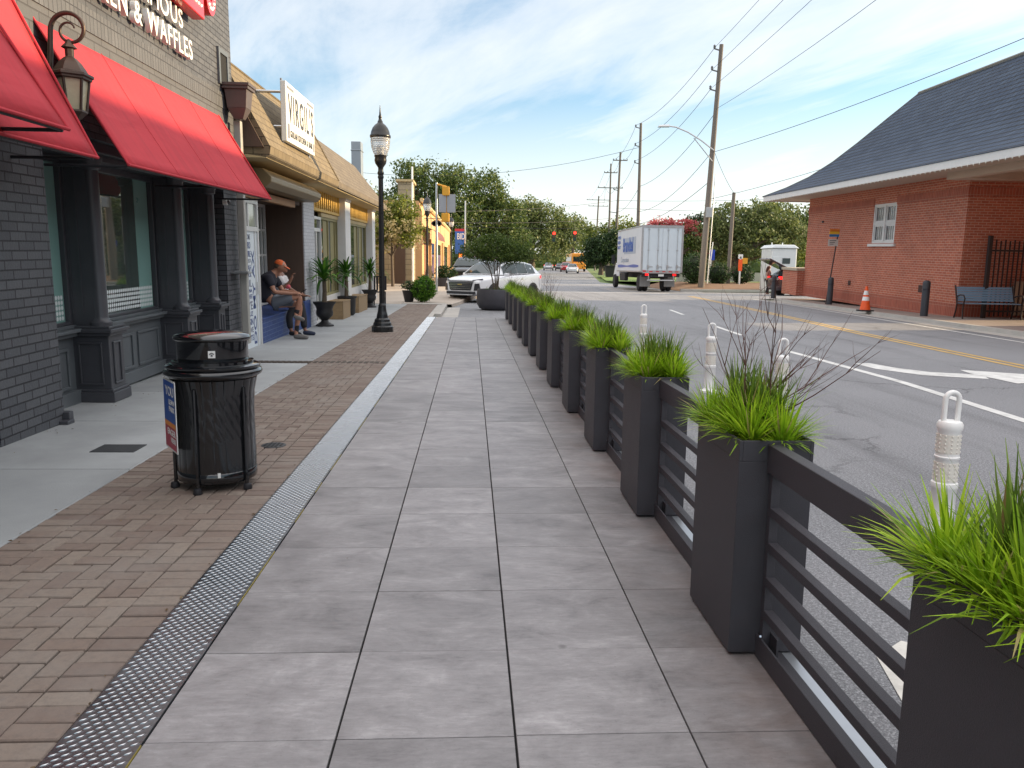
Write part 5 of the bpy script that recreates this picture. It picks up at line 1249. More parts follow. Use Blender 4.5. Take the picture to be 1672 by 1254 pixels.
# ---- box truck
TK = thing('box_truck', 'white box truck with blue script on its side driving away, brake lights on', 'truck', (11.6, 51, -.1))
m_tkw = M('truck_panel', (.62, .66, .70), .4, 0, .06, 1.5, grime=.15); m_tkd = M('truck_door_panel', (.54, .60, .65), .45, 0, .06, 2, grime=.1); m_alu = M('alu_rail', (.42, .43, .44), .4, .7, .15, 8); m_under = M('chassis', (.02, .02, .022), .7)
x0, x1, ya, yb, z0, z1 = 10.32, 12.86, 47.5, 55.4, 1.10, 3.92
MB().box(x0, x1, ya + .03, yb, z0, z1).build('box_body', m_tkw, TK, bevel=.03)
for a, c in ((x0 + .10, (x0 + x1) / 2 - .01), ((x0 + x1) / 2 + .01, x1 - .10)):
    d = MB().box(a, c, ya - .0, ya + .03, z0 + .12, z1 - .16).build('rear_door', m_tkd, TK, bevel=.006)
    b = MB()
    w_ = (c - a)
    for f in (.28, .78):
        xx = a + w_ * f; b.path([(xx, ya - .03, z0 + .06), (xx, ya - .03, z1 - .12)], .016, 6)
        for zz in (z0 + .2, z0 + 1.3, z1 - .3): b.box(xx - .05, xx + .05, ya - .035, ya, zz, zz + .05)
        b.path([(xx, ya - .045, z0 + .36), (xx + .3, ya - .045, z0 + .34)], .02, 6); b.box(xx - .05, xx + .07, ya - .05, ya, z0 + .28, z0 + .44)
    b.build('lock_rod', m_alu, d)
b = MB().box(x0 - .01, x0 + .10, ya - .02, ya + .03, z0, z1).box(x1 - .10, x1 + .01, ya - .02, ya + .03, z0, z1).box(x0 + .1, x1 - .1, ya - .02, ya + .03, z1 - .16, z1).box(x0 + .1, x1 - .1, ya - .02, ya + .03, z0 - .06, z0 + .12)
b.build('rear_frame', m_alu, TK)
b = MB()
for i in range(6): b.box(x0 + .12 + i * .4, x0 + .32 + i * .4, ya - .024, ya - .02, z0 + .02, z0 + .07)
b.box(x0 + .1, x0 + .3, ya - .024, ya - .02, z0 + .10, z0 + .13); b.build('conspicuity_tape', m_redglass, TK)
MB().box(x0 - .012, x0, ya + .05, yb - .05, z1 - .10, z1 - .02).box(x0 - .012, x0, ya + .05, yb - .05, z0, z0 + .08).build('side_rail', m_alu, TK)
# side graphics face -x; reading direction is towards the viewer's right = -y
m_logoB = M('logo_blue', (.03, .10, .38), .5, 0, .1); m_logoG = M('logo_grey', (.36, .42, .50), .5, 0, .1)
MB().quad((x0 - .008, 52.9, 2.25), (x0 - .008, 49.2, 2.25), (x0 - .008, 49.2, 3.30), (x0 - .008, 52.9, 3.30)).build('logo_panel', m_logoG, TK)
text('Brandtel', 1.25, m_logoB, TK, (x0 - .016, 53.3, 2.42), (0, -1, 0), (0, 0, 1), 'lettering', .003, .78, .03)
text('Corporation', .52, m_logoG, TK, (x0 - .012, 53.9, 1.72), (0, -1, 0), (0, 0, 1), 'lettering', .003, 1.0, .0)
for i, s in enumerate(('FOOD', 'FRESH', 'DAILY')): text(s, .3, m_logoB, TK, (x0 - .012, 55.2, 3.3 - i * .33), (0, -1, 0), (0, 0, 1), 'lettering', .003, 1.2, .01)
b = MB()
for i in range(20):
    y = 55 - i * .34; h = .08 + .07 * math.sin(i * .5); b.quad((x0 - .01, y, 1.42 - h * .3), (x0 - .01, y - .34, 1.42 - .3 * (.08 + .07 * math.sin((i + 1) * .5))), (x0 - .01, y - .34, 1.50 + .5 * (.08 + .07 * math.sin((i + 1) * .5))), (x0 - .01, y, 1.50 + .5 * h))
b.build('side_stripe', M('stripe_navy', (.10, .14, .40), .5), TK)
MB().box(11.1, 12.1, ya + .4, 57, .72, 1.04).build('chassis', m_under, TK); MB().box(x0 + .1, x1 - .1, ya + .15, ya + .25, .82, 1.06).build('rear_sill', m_under, TK)
MB().path([(10.75, ya + .1, .62), (12.45, ya + .1, .62)], .04, 8).box(10.8, 10.86, ya + .06, ya + .14, .62, 1.0).box(12.34, 12.4, ya + .06, ya + .14, .62, 1.0).build('underride_bar', m_alu, TK)
MB().box(11.42, 11.76, ya + .05, ya + .06, .86, 1.0).build('number_plate', m_white, TK)
for xx in (10.62, 12.32):
    MB().box(xx, xx + .2, ya + .06, ya + .10, .90, 1.02).build('tail_light', m_redlamp, TK)
for xx in (10.72, 12.20): 
    for k_ in (0, .30): wheel(TK, Vector((xx + k_ - .1, 49.0, .42)), .50, .26, 0, m_steel, 6)
for xx in (10.45, 11.98): MB().box(xx, xx + .66, 48.3, 48.32, .22, .92).build('mud_flap', M('flap_grey', (.22, .22, .22), .7), TK)
for xx in (10.55, 12.6): wheel(TK, Vector((xx, 56.9, .42)), .48, .28, 0, m_steel, 6)
cab = MB().hexa([(10.5, 55.5, .75), (12.7, 55.5, .75), (12.6, 58.2, .75), (10.6, 58.2, .75)], [(10.6, 55.5, 2.75), (12.6, 55.5, 2.75), (12.5, 57.0, 2.7), (10.7, 57.0, 2.7)]).build('cab', m_tkw, TK, bevel=.06)
MB().box(10.50, 10.56, 55.8, 56.7, 1.7, 2.4).build('side_window', m_carglass, cab)
MB().box(10.15, 10.4, 56.5, 56.6, 1.65, 2.25).path([(10.5, 56.6, 2.3), (10.28, 56.55, 2.3), (10.28, 56.55, 1.6), (10.5, 56.6, 1.6)], .018, 6).build('mirror', m_under, TK)
MB().box(10.35, 10.6, 52.6, 54.4, .5, 1.0).build('fuel_tank', m_under, TK, bevel=.05)

# ================================================================== PEOPLE (skinned skeletons)
def skin(name, nodes, mat, parent, sub=2):
    me = bpy.data.meshes.new(name)
    me.from_pydata([n[0] for n in nodes], [(n[2], i) for i, n in enumerate(nodes) if n[2] is not None], [])
    o = bpy.data.objects.new(name, me); C.objects.link(o); me.materials.append(mat)
    md = o.modifiers.new('skin', 'SKIN'); md.use_smooth_shade = True
    if not me.skin_vertices: me.skin_vertices.new()
    for i, n in enumerate(nodes):
        r = n[1]; me.skin_vertices[0].data[i].radius = r if isinstance(r, tuple) else (r, r)
    me.skin_vertices[0].data[0].use_root = True
    s = o.modifiers.new('sub', 'SUBSURF'); s.levels = s.render_levels = sub
    if parent is not None:
        o.parent = parent; o.location = -Vector(parent['_r'])
    return o
def chain(nodes, start, pts):
    p = start
    for (pos, r) in pts: nodes.append((tuple(pos), r, p)); p = len(nodes) - 1
    return p
def hand(nodes, wrist_i, w, d, up, curl=.6):
    """palm and five fingers continuing from the wrist node; d = pointing direction, up = back of the hand"""
    w = Vector(w); d = Vector(d).normalized(); up = Vector(up); up = (up - d * up.dot(d)).normalized(); s = d.cross(up)
    pm = chain(nodes, wrist_i, [(w + d * .045, .026)])
    for k, (off, L) in enumerate(((-.03, .062), (-.01, .07), (.01, .066), (.028, .052))):
        a = w + d * .085 + s * off; b_ = a + (d * math.cos(curl * .5) - up * math.sin(curl * .5)) * L * .5; c_ = b_ + (d * math.cos(curl * 1.4) - up * math.sin(curl * 1.4)) * L * .5
        chain(nodes, pm, [(a, .0095), (b_, .0085), (c_, .007)])
    a = w + d * .03 - s * .035; chain(nodes, pm, [(a, .011), (a + (d * .7 - s * .5 - up * .4) * .045, .0085)])
m_skin1 = M('skin_tan', (.36, .17, .105), .5, 0, .12, 12); m_skin2 = M('skin_brown', (.22, .10, .06), .5, 0, .12, 12)
m_navy = M('navy_tee', (.018, .018, .028), .85, 0, .2, 8, .3, 90); m_gshort = M('grey_shorts', (.12, .135, .16), .85, 0, .2, 8, .3, 90); m_capor = M('orange_cap', (.62, .11, .02), .75, 0, .12, 10); m_shoeg = M('grey_shoe', (.16, .15, .14), .8, 0, .2, 14)
m_blackcl = M('black_trousers', (.014, .014, .017), .85, 0, .2, 8); m_whitecl = M('white_top', (.62, .60, .60), .8, 0, .08, 6); m_pink = M('pink_cloth', (.62, .10, .13), .8, 0, .1, 6); m_hair = M('grey_brown_hair', (.10, .075, .05), .8, 0, .3, 30); m_shoen = M('navy_shoe', (.02, .03, .06), .7, 0, .1)
MAN = thing('person', 'seated man in orange cap, navy T-shirt and grey shorts bent over his phone, legs crossed', 'person', (-3.6, 13.85, .53))
N = [((-3.66, 13.86, .64), (.14, .16), None)]
ch_ = chain(N, 0, [((-3.70, 13.86, .80), (.115, .14)), ((-3.67, 13.86, .97), (.12, .16)), ((-3.60, 13.86, 1.09), (.085, .12)), ((-3.53, 13.86, 1.165), .052), ((-3.49, 13.86, 1.20), .05), ((-3.435, 13.86, 1.245), (.088, .075)), ((-3.42, 13.86, 1.31), (.085, .075)), ((-3.43, 13.86, 1.355), .05)])
face = len(N) - 3
chain(N, face, [((-3.355, 13.86, 1.20), .045), ((-3.335, 13.86, 1.155), .028)])           # jaw and chin
chain(N, face, [((-3.345, 13.86, 1.245), .018), ((-3.318, 13.86, 1.232), .011)])           # nose
for s in (-1, 1): chain(N, face, [((-3.45, 13.86 + s * .078, 1.25), .014)])                # ears
for s, el, wr in ((-1, (-3.50, 13.63, .825), (-3.20, 13.72, .80)), (1, (-3.46, 14.07, .83), (-3.20, 13.95, .80))):
    sh = (-3.60, 13.86 + s * .185, 1.06)
    a = chain(N, 3, [(sh, .062), (tuple((Vector(sh) + Vector(el)) / 2), .05), (el, .041), (tuple((Vector(el) + Vector(wr)) / 2), .037), (wr, .026)])
    hand(N, a, wr, (1, -s * .15, .02), (0, .2 * s, 1), .5)
for pts in ([((-3.55, 13.78, .63), .092), ((-3.33, 13.77, .70), .075), ((-3.10, 13.78, .75), .056), ((-3.12, 13.78, .60), .056), ((-3.17, 13.77, .47), .036), ((-3.18, 13.76, .42), .036), ((-3.10, 13.74, .375), .036), ((-3.02, 13.73, .35), .026)],
            [((-3.55, 13.96, .61), .092), ((-3.35, 13.96, .62), .077), ((-3.13, 13.95, .60), .056), ((-3.16, 13.90, .40), .055), ((-3.20, 13.86, .16), .034), ((-3.20, 13.85, .06), .04), ((-3.09, 13.82, .04), .036), ((-2.98, 13.80, .03), .026)]):
    chain(N, 0, pts)
skin('body', N, m_skin1, MAN)
Tn = [((-3.68, 13.86, .62), (.19, .19), None)]
chain(Tn, 0, [((-3.73, 13.86, .80), (.19, .18)), ((-3.70, 13.86, .98), (.185, .20)), ((-3.61, 13.86, 1.10), (.13, .16)), ((-3.55, 13.86, 1.15), (.066, .07))])
for s, el in ((-1, (-3.53, 13.65, .90)), (1, (-3.50, 14.05, .90))): chain(Tn, 3, [((-3.60, 13.86 + s * .18, 1.06), .082), (el, .074)])
skin('t_shirt', Tn, m_navy, MAN)
Sn = [((-3.65, 13.87, .66), (.125, .15), None)]
chain(Sn, 0, [((-3.52, 13.78, .645), .105), ((-3.30, 13.77, .71), .086), ((-3.19, 13.775, .735), .078)]); chain(Sn, 0, [((-3.52, 13.96, .63), .10), ((-3.30, 13.96, .63), .084), ((-3.21, 13.955, .62), .078)])
skin('shorts', Sn, m_gshort, MAN)
for pts in ([((-3.215, 13.76, .41), .040), ((-3.13, 13.745, .38), .046), ((-3.02, 13.73, .345), .034)], [((-3.245, 13.855, .05), .044), ((-3.13, 13.83, .045), .05), ((-2.97, 13.80, .035), .036)]):
    q = [(pts[0][0], pts[0][1], None)]; chain(q, 0, pts[1:]); skin('shoe', q, m_shoeg, MAN)
for pts in ([((-3.14, 13.775, .545), .047), ((-3.175, 13.768, .44), .043)], [((-3.18, 13.875, .27), .045), ((-3.2, 13.86, .10), .042)]):
    q = [(pts[0][0], pts[0][1], None)]; chain(q, 0, pts[1:]); skin('sock', q, m_blackcl, MAN)
hd = MB().ball((-3.46, 13.86, 1.27), (.085, .083, .075), 16, 9).build('hair', m_hair, MAN, smooth=True)
cp = MB()
for i in range(7):
    th = PI / 2 * i / 6
    for q in range(18): a = 2 * PI * q / 18; cp.v.append((-3.44 + .098 * math.cos(th) * math.cos(a) + .01 * math.sin(th), 13.86 + .090 * math.cos(th) * math.sin(a), 1.29 + .082 * math.sin(th) - .28 * (.098 * math.cos(th) * math.cos(a))))
for i in range(6):
    for q in range(18): cp.f.append((i * 18 + q, i * 18 + (q + 1) % 18, i * 18 + 18 + (q + 1) % 18, i * 18 + 18 + q))
cp.build('cap', m_capor, MAN, smooth=True)
MB().hexa([(-3.37, 13.79, 1.262), (-3.30, 13.80, 1.222), (-3.275, 13.86, 1.205), (-3.30, 13.92, 1.222), (-3.37, 13.93, 1.262)], [(-3.37, 13.79, 1.272), (-3.30, 13.80, 1.232), (-3.275, 13.86, 1.216), (-3.30, 13.92, 1.232), (-3.37, 13.93, 1.272)]).build('cap_brim', m_capor, MAN, bevel=.003)
ph = MB().box(-.006, .006, -.036, .036, -.07, .07).xf(Matrix.Translation((-3.055, 13.83, .835)) @ Matrix.Rotation(math.radians(55), 4, 'Y')).build('smartphone', m_glossblack, bevel=.003); tag(ph, 'black smartphone held in the hands of the man in the orange cap', 'phone')
MAN.location.x += .15; ph.location.x += .15
W2 = thing('person', 'person in white top and black trousers seated behind the man in the orange cap', 'person', (-3.65, 14.6, .53))
N = [((-3.68, 14.6, .64), (.12, .145), None)]
chain(N, 0, [((-3.72, 14.6, .80), (.105, .13)), ((-3.72, 14.6, .98), (.11, .15)), ((-3.70, 14.6, 1.09), (.075, .11)), ((-3.69, 14.6, 1.15), .045), ((-3.68, 14.6, 1.20), .045), ((-3.67, 14.6, 1.25), (.08, .07)), ((-3.665, 14.6, 1.33), (.078, .07)), ((-3.67, 14.6, 1.36), .05)])
chain(N, 6, [((-3.60, 14.6, 1.235), .02), ((-3.575, 14.6, 1.23), .01)]); chain(N, 6, [((-3.60, 14.6, 1.19), .035)])
a = chain(N, 3, [((-3.69, 14.43, 1.06), .056), ((-3.60, 14.40, .86), .042), ((-3.50, 14.42, .95), .035), ((-3.46, 14.43, 1.02), .025)]); hand(N, a, (-3.46, 14.43, 1.02), (.3, 0, .95), (-.9, 0, .3), .8)
a = chain(N, 3, [((-3.69, 14.77, 1.06), .056), ((-3.58, 14.82, .84), .042), ((-3.40, 14.78, .74), .034), ((-3.32, 14.76, .72), .025)]); hand(N, a, (-3.32, 14.76, .72), (1, 0, 0), (0, 0, 1), .5)
for s, fx in ((-1, -3.42), (1, -3.20)): chain(N, 0, [((-3.55, 14.6 + s * .09, .63), .085), ((-3.38, 14.6 + s * .10, .62), .055), ((fx - .08, 14.5 + s * .09, .35), .05), ((fx - .05, 14.45 + s * .08, .08), .034), ((fx + .1, 14.42 + s * .08, .03), .028)])
skin('body', N, m_skin2, W2)
Tn = [((-3.69, 14.6, .63), (.14, .16), None)]; chain(Tn, 0, [((-3.72, 14.6, .98), (.13, .165)), ((-3.70, 14.6, 1.10), (.085, .12))]); chain(Tn, 1, [((-3.66, 14.43, 1.03), .07), ((-3.58, 14.40, .92), .06)]); chain(Tn, 1, [((-3.66, 14.77, 1.03), .07), ((-3.6, 14.81, .9), .06)]); skin('top', Tn, m_whitecl, W2)
Tn = [((-3.56, 14.42, .88), .05, None)]; chain(Tn, 0, [((-3.47, 14.41, .91), .045)]); skin('pink_cuff', Tn, m_pink, W2)
Tn = [((-3.66, 14.6, .63), (.135, .155), None)]
for s, fx in ((-1, -3.42), (1, -3.20)): chain(Tn, 0, [((-3.55, 14.6 + s * .09, .64), .105), ((-3.37, 14.6 + s * .10, .63), .078), ((fx - .09, 14.5 + s * .09, .35), .068), ((fx - .06, 14.45 + s * .08, .11), .058)])
skin('trousers', Tn, m_blackcl, W2)
for s, fx, mt in ((-1, -3.42, m_blackcl), (1, -3.20, m_shoen)):
    q = [((fx - .09, 14.45 + s * .08, .05), .044, None)]; chain(q, 0, [((fx + .03, 14.43 + s * .08, .045), .046), ((fx + .15, 14.41 + s * .08, .03), .032)]); skin('shoe', q, mt, W2)
MB().ball((-3.69, 14.6, 1.30), (.088, .082, .085), 14, 8).build('hair', m_blackcl, W2, smooth=True)
W2.location.x += .19; W2.location.y += .12
# standing woman by the hatchback
WM = thing('person', 'standing woman with long dark hair and dark trousers beside the raised tailgate', 'person', (17.35, 45.2, -.1))
bx, by, bz = 17.35, 45.2, -.1
def P(x, y, z): return (bx + x, by + y, bz + z)
N = [(P(0, 0, .95), (.12, .15), None)]
chain(N, 0, [(P(.01, 0, 1.10), (.105, .125)), (P(.02, 0, 1.28), (.11, .15)), (P(.02, 0, 1.40), (.07, .11)), (P(.03, 0, 1.46), .042), (P(.035, 0, 1.51), .045), (P(.05, 0, 1.58), (.075, .068)), (P(.045, 0, 1.66), (.075, .068)), (P(.04, 0, 1.69), .04)])
chain(N, 6, [(P(.12, 0, 1.565), .016), (P(.14, 0, 1.56), .009)])
for s in (-1, 1):
    a = chain(N, 3, [(P(.02, s * .17, 1.36), .05), (P(.02, s * .21, 1.10), .038), (P(.18, s * .18, .98), .032), (P(.25, s * .16, .96), .022)]); hand(N, a, P(.25, s * .16, .96), (1, 0, -.1), (0, 0, 1), .5)
    chain(N, 0, [(P(0, s * .09, .85), .09), (P(s * .03 + .02, s * .09, .48), .058), (P(s * .08 - .02, s * .10, .09), .036), (P(s * .08 + .09, s * .10, .03), .03)])
skin('body', N, m_skin1, WM)
Tn = [(P(0, 0, .96), (.135, .16), None)]
for s in (-1, 1): chain(Tn, 0, [(P(0, s * .09, .85), .105), (P(s * .03 + .02, s * .09, .48), .08), (P(s * .08 - .02, s * .10, .10), .07)])
skin('trousers', Tn, m_blackcl, WM)
Tn = [(P(0, 0, 1.0), (.13, .15), None)]; chain(Tn, 0, [(P(.02, 0, 1.28), (.125, .165)), (P(.02, 0, 1.40), (.08, .11))])
for s in (-1, 1): chain(Tn, 1, [(P(.02, s * .17, 1.35), .066), (P(.02, s * .20, 1.22), .058)])
skin('top', Tn, M('brown_pink_top', (.30, .14, .12), .8, 0, .2, 10), WM)
Tn = [(P(.02, 0, 1.66), (.085, .08), None)]; chain(Tn, 0, [(P(-.04, 0, 1.56), (.08, .1)), (P(-.08, 0, 1.40), (.06, .1)), (P(-.09, 0, 1.28), (.035, .07))]); skin('hair', Tn, M('auburn_hair', (.10, .03, .018), .7, 0, .3, 20), WM)

# ================================================================== UTILITY POLES, WIRES, SIGNALS
def pole(x, y, h, label, zb=0, r0=.16, r1=.10, lean=0, arms=(), name='utility_pole'):
    r = thing(name, label, 'pole', (x, y, zb), 'wooden utility poles along the road' if name == 'utility_pole' else None)
    MB().path([(x, y, zb - .2), (x + lean * .5, y, zb + h * .5), (x + lean, y, zb + h)], [r0, (r0 + r1) / 2, r1], 12).build('shaft', m_wood, r, smooth=True)
    for (z, L, nm) in arms:
        xx = x + lean * z / h
        if nm == 'bracket':
            b = MB().path([(xx, y - .05, zb + z), (xx - L, y - .05, zb + z + .12)], .045, 6).lathe((xx - L, y - .05, zb + z + .12), [(.05, 0), (.09, .06), (.05, .10), (.09, .16), (.04, .24)], 8); b.build('insulator_arm', M('arm_grey', (.12, .12, .12), .6) if 'arm_grey' not in bpy.data.materials else bpy.data.materials['arm_grey'], r)
        elif nm == 'cross':
            b = MB().box(xx - L, xx + L, y - .13, y - .05, zb + z - .05, zb + z + .06)
            for q in (-.95, -.5, .5, .95): b.lathe((xx + q * L, y - .09, zb + z + .06), [(.03, 0), (.06, .06), (.03, .16)], 6)
            b.build('crossarm', m_wood, r)
    return r
P1 = pole(15.42, 52, 15.3, 'tall leaning wooden utility pole with the curved street-light arm', .3, .22, .13, .56, ((14.9, .45, 'bracket'), (13.6, .5, 'bracket'), (12.4, .5, 'bracket')))
MB().path([(15.75, 51.8, 9.0), (14.9, 51.8, 9.6), (14.0, 51.8, 10.1), (13.2, 51.8, 10.4), (12.7, 51.8, 10.45)], .045, 8).path([(15.7, 51.8, 8.3), (14.4, 51.8, 9.75)], .03, 6).build('light_arm', m_steel, P1, smooth=True)
MB().hexa([(12.0, 51.65, 10.36), (12.8, 51.65, 10.38), (12.8, 51.95, 10.38), (12.0, 51.95, 10.36)], [(12.1, 51.7, 10.5), (12.75, 51.7, 10.55), (12.75, 51.9, 10.55), (12.1, 51.9, 10.5)]).build('street_light_head', m_steel, P1, bevel=.04)
MB().box(15.42, 15.8, 51.5, 51.8, 4.7, 5.35).build('meter_box', m_alu, P1, bevel=.02); MB().path([(15.75, 51.78, .4), (15.95, 51.75, 7.5)], .035, 6).build('conduit', m_steel, P1)
pole(18.55, 56, 6.45, 'short dark wooden pole beside the round-crowned tree', .3, .15, .12, .1)
pole(16.33, 77, 14.2, 'utility pole rising straight behind the truck', .9, .19, .12, -.12, ((13.7, .5, 'bracket'), (12.0, .5, 'bracket'), (10.4, .5, 'bracket')))
pole(17.94, 98, 14.6, 'utility pole with small street-light, second behind the truck', .8, .19, .12, .3, ((13.6, .9, 'cross'), (7.3, 1.0, 'bracket'), (10.0, .6, 'bracket')))
pole(18.9, 108, 14.4, 'slim utility pole with one crossarm, third behind the truck', .9, .17, .1, -.05, ((11.2, 1.7, 'cross'), (13.2, .9, 'cross')))
pole(25.1, 159, 14.6, 'most distant utility pole with two crossarms', 1, .2, .13, .4, ((13.8, 2.4, 'cross'), (12.6, 2.0, 'cross')))
random.seed(5)
WR = []
def wire(a, c, sag, label, r=.014, n=14):
    a, c = Vector(a), Vector(c); pts = []
    for i in range(n + 1):
        u = i / n; p = a.lerp(c, u); p.z -= sag * 4 * u * (1 - u); pts.append(p)
    o = MB().path(pts, r, 5).build('overhead_wire', m_wire); tag(o, label, 'wire', 'overhead wires'); return o
same = 'thin black overhead wire strung along the pole line'
T1 = [(15.55, 52, 15.4), (15.5, 52, 14.1), (15.45, 52, 12.9)]; T2 = [(15.75, 77, 14.9), (15.75, 77, 13.2), (15.8, 77, 11.6)]; T3 = [(17.4, 98, 14.5), (18.2, 98, 14.6), (17.7, 98, 11.0)]; T4 = [(18, 108, 14.2), (18.9, 108, 14.3), (18.2, 108, 12.2)]; T5 = [(23.5, 159, 15), (25.5, 159, 15.2), (26.5, 159, 13.8)]
for k in range(3):
    e = [(14.6, 2, 20.2), (15.0, 2, 18.9), (15.5, 2, 17.6)][k]
    wire(T1[k], e, .9, ['topmost wire running from the tall leaning pole out of the top of the photo', 'second wire from the top running from the tall leaning pole overhead', 'third wire down running from the tall leaning pole overhead'][k], .012)
    for A, B in ((T1, T2), (T2, T3), (T3, T4), (T4, T5)): wire(A[k], B[k], .7, same, .016)
wire((15.8, 52, 11.6), (16.6, 2, 15.2), 1.0, 'lowest of the wires rising overhead from the tall leaning pole', .012)
wire((15.8, 52, 11.4), (16.3, 77, 9.2), .8, same, .018); wire((16.3, 77, 9.2), (18, 98, 8.2), .6, same, .02); wire((15.75, 52, 8.9), (21.6, 30, 10.45), .25, 'thick service wire from the tall leaning pole passing above the station roof', .016)
wire((15.7, 52, 5.9), (24.4, 38, 8.9), .3, 'service wire from the tall leaning pole running down behind the station roof', .014)
wire((15.75, 52, 9.0), (16.2, 77, 6.8), .9, same, .018); wire((15.7, 52, 7.1), (16.2, 77, 5.6), .5, same, .02)
wire((15.85, 51.9, 8.9), (18.66, 56, 6.7), .2, 'slanting wire from the tall leaning pole down to the short dark pole', .014)
wire((16.3, 77, 12.9), (-12, 82, 10.6), 1.3, 'long wire crossing high above the road from pole to oaks', .018)
wire((18, 98, 9.6), (-10, 72, 6.2), .6, 'upper of the wires crossing above the road in front of the oaks', .02); wire((18, 98, 7.5), (-10, 72, 5.4), .5, 'lower wire crossing above the road in front of the oaks', .02)
wire((18.2, 98, 9.6), (60, 80, 11.2), .8, 'wire running level from the pole line towards the station roof', .02); wire((18.2, 98, 8.7), (60, 84, 9.6), .9, 'lower level wire running from the pole line behind the station roof', .02)
wire((18.6, 87, 6.0), (-3, 84, 5.6), .35, 'span wire carrying the two red traffic lights', .02)
m_sigblk = M('signal_black', (.014, .016, .015), .5)
m_sigyel = M('signal_yellow', (.62, .30, .02), .5, 0, .1)
for (x, z, lab) in ((8.9, 4.6, 'hanging traffic light showing red over the left lane'), (11.15, 4.7, 'hanging traffic light showing red closer to the poles')):
    r = thing('traffic_light', lab, 'traffic light', (x, 85, z), 'traffic lights on the span wire')
    MB().box(x - .17, x + .17, 84.85, 85.1, z - .55, z + .5).path([(x, 85, z + .5), (x, 85, z + 1.1)], .03, 6).build('housing', m_sigblk, r, bevel=.03)
    MB().lathe((x, 84.85, z + .33), [(.0, -.02), (.15, -.02), (.15, 0)], 14, 'y').build('red_lens', M('red_lens', (.85, .02, .01), .3, emit=4) if 'red_lens' not in bpy.data.materials else bpy.data.materials['red_lens'], r)
    for k, c_ in ((0, 'amber_lens'), (-.33, 'green_lens')): MB().lathe((x, 84.85, z + k), [(.0, -.01), (.14, -.01), (.14, 0)], 14, 'y').build(c_, M(c_, (.08, .05, .01) if k == 0 else (.005, .05, .03), .4) if c_ not in bpy.data.materials else bpy.data.materials[c_], r)
    MB().box(x - .17, x + .17, 84.62, 84.85, z + .49, z + .52).build('visor', m_sigblk, r)
SG2 = thing('signal_cluster', 'dark signal heads mounted beside a slim utility pole', 'traffic light', (19.2, 104, 5))
MB().box(18.6, 19.0, 103.6, 104, 5.2, 6.5).box(19.2, 19.6, 103.6, 104, 4.8, 6.1).build('housing', m_sigblk, SG2, bevel=.05); MB().path([(18.9, 108, 5.8), (18.9, 103.8, 5.8)], .05, 6).build('arm', m_steel, SG2)
# signal seen from behind, on its steel pole at the corner
TS1 = thing('signal_pole', 'steel pole with yellow signal heads and grey backplates seen from behind', 'traffic light', (-1.46, 34, .15))
MB().path([(-1.46, 34, .1), (-1.46, 34, 4.78)], [.055, .045], 12).build('pole', m_steel, TS1, smooth=True)
MB().path([(-1.46, 34, 4.72), (-1.05, 34, 4.62)], .04, 8).box(-1.22, -.92, 33.85, 34.15, 4.25, 4.62).build('top_head', m_sigyel, TS1, bevel=.03)
MB().hexa([(-1.36, 33.80, 3.55), (-1.05, 33.92, 3.55), (-1.05, 33.95, 3.55), (-1.36, 33.83, 3.55)], [(-1.36, 33.80, 4.30), (-1.05, 33.92, 4.30), (-1.05, 33.95, 4.30), (-1.36, 33.83, 4.30)]).hexa([(-1.02, 33.92, 3.55), (-.66, 33.80, 3.55), (-.66, 33.83, 3.55), (-1.02, 33.95, 3.55)], [(-1.02, 33.92, 4.30), (-.66, 33.80, 4.30), (-.66, 33.83, 4.30), (-1.02, 33.95, 4.30)]).build('backplate', M('backplate_grey', (.30, .31, .33), .6, 0, .1), TS1)
MB().box(-1.25, -.92, 33.84, 34.15, 3.16, 3.52).build('lower_head', m_sigyel, TS1, bevel=.03); MB().box(-1.06, -1.02, 33.95, 34.0, 3.5, 4.3).build('bracket', m_sigyel, TS1)
BA = thing('street_banner', 'blue street banner lettered BID on a slim grey pole', 'banner', (-.6, 58, .5))
MB().path([(-.42, 58, .4), (-.42, 58, 6.0)], [.07, .05], 8).build('pole', m_steel, BA); MB().box(-1.16, -.48, 57.96, 58.0, 2.2, 4.0).build('banner_cloth', M('banner_blue', (.03, .12, .42), .6, 0, .3, 1.2), BA); text('BID', .62, m_white, BA, (-1.02, 57.94, 3.25), (1, 0, 0), (0, 0, 1), 'lettering', .003, .62, .02)
MB().box(-1.16, -.48, 57.95, 57.96, 3.82, 4.0).build('red_band', M('banner_red', (.42, .03, .05), .6), BA)
PS = thing('pedestrian_signal', 'pedestrian signal showing an orange hand below the blue banner', 'traffic light', (-.72, 57, 1.9)); MB().box(-.92, -.55, 57, 57.2, 1.75, 2.3).path([(-.55, 57.1, 2), (-.42, 58, 2)], .04, 6).build('housing', m_sigblk, PS); MB().box(-.84, -.63, 56.98, 57.0, 1.85, 2.2).build('hand_symbol', M('hand_orange', (.9, .18, .02), .4, emit=1.5), PS)

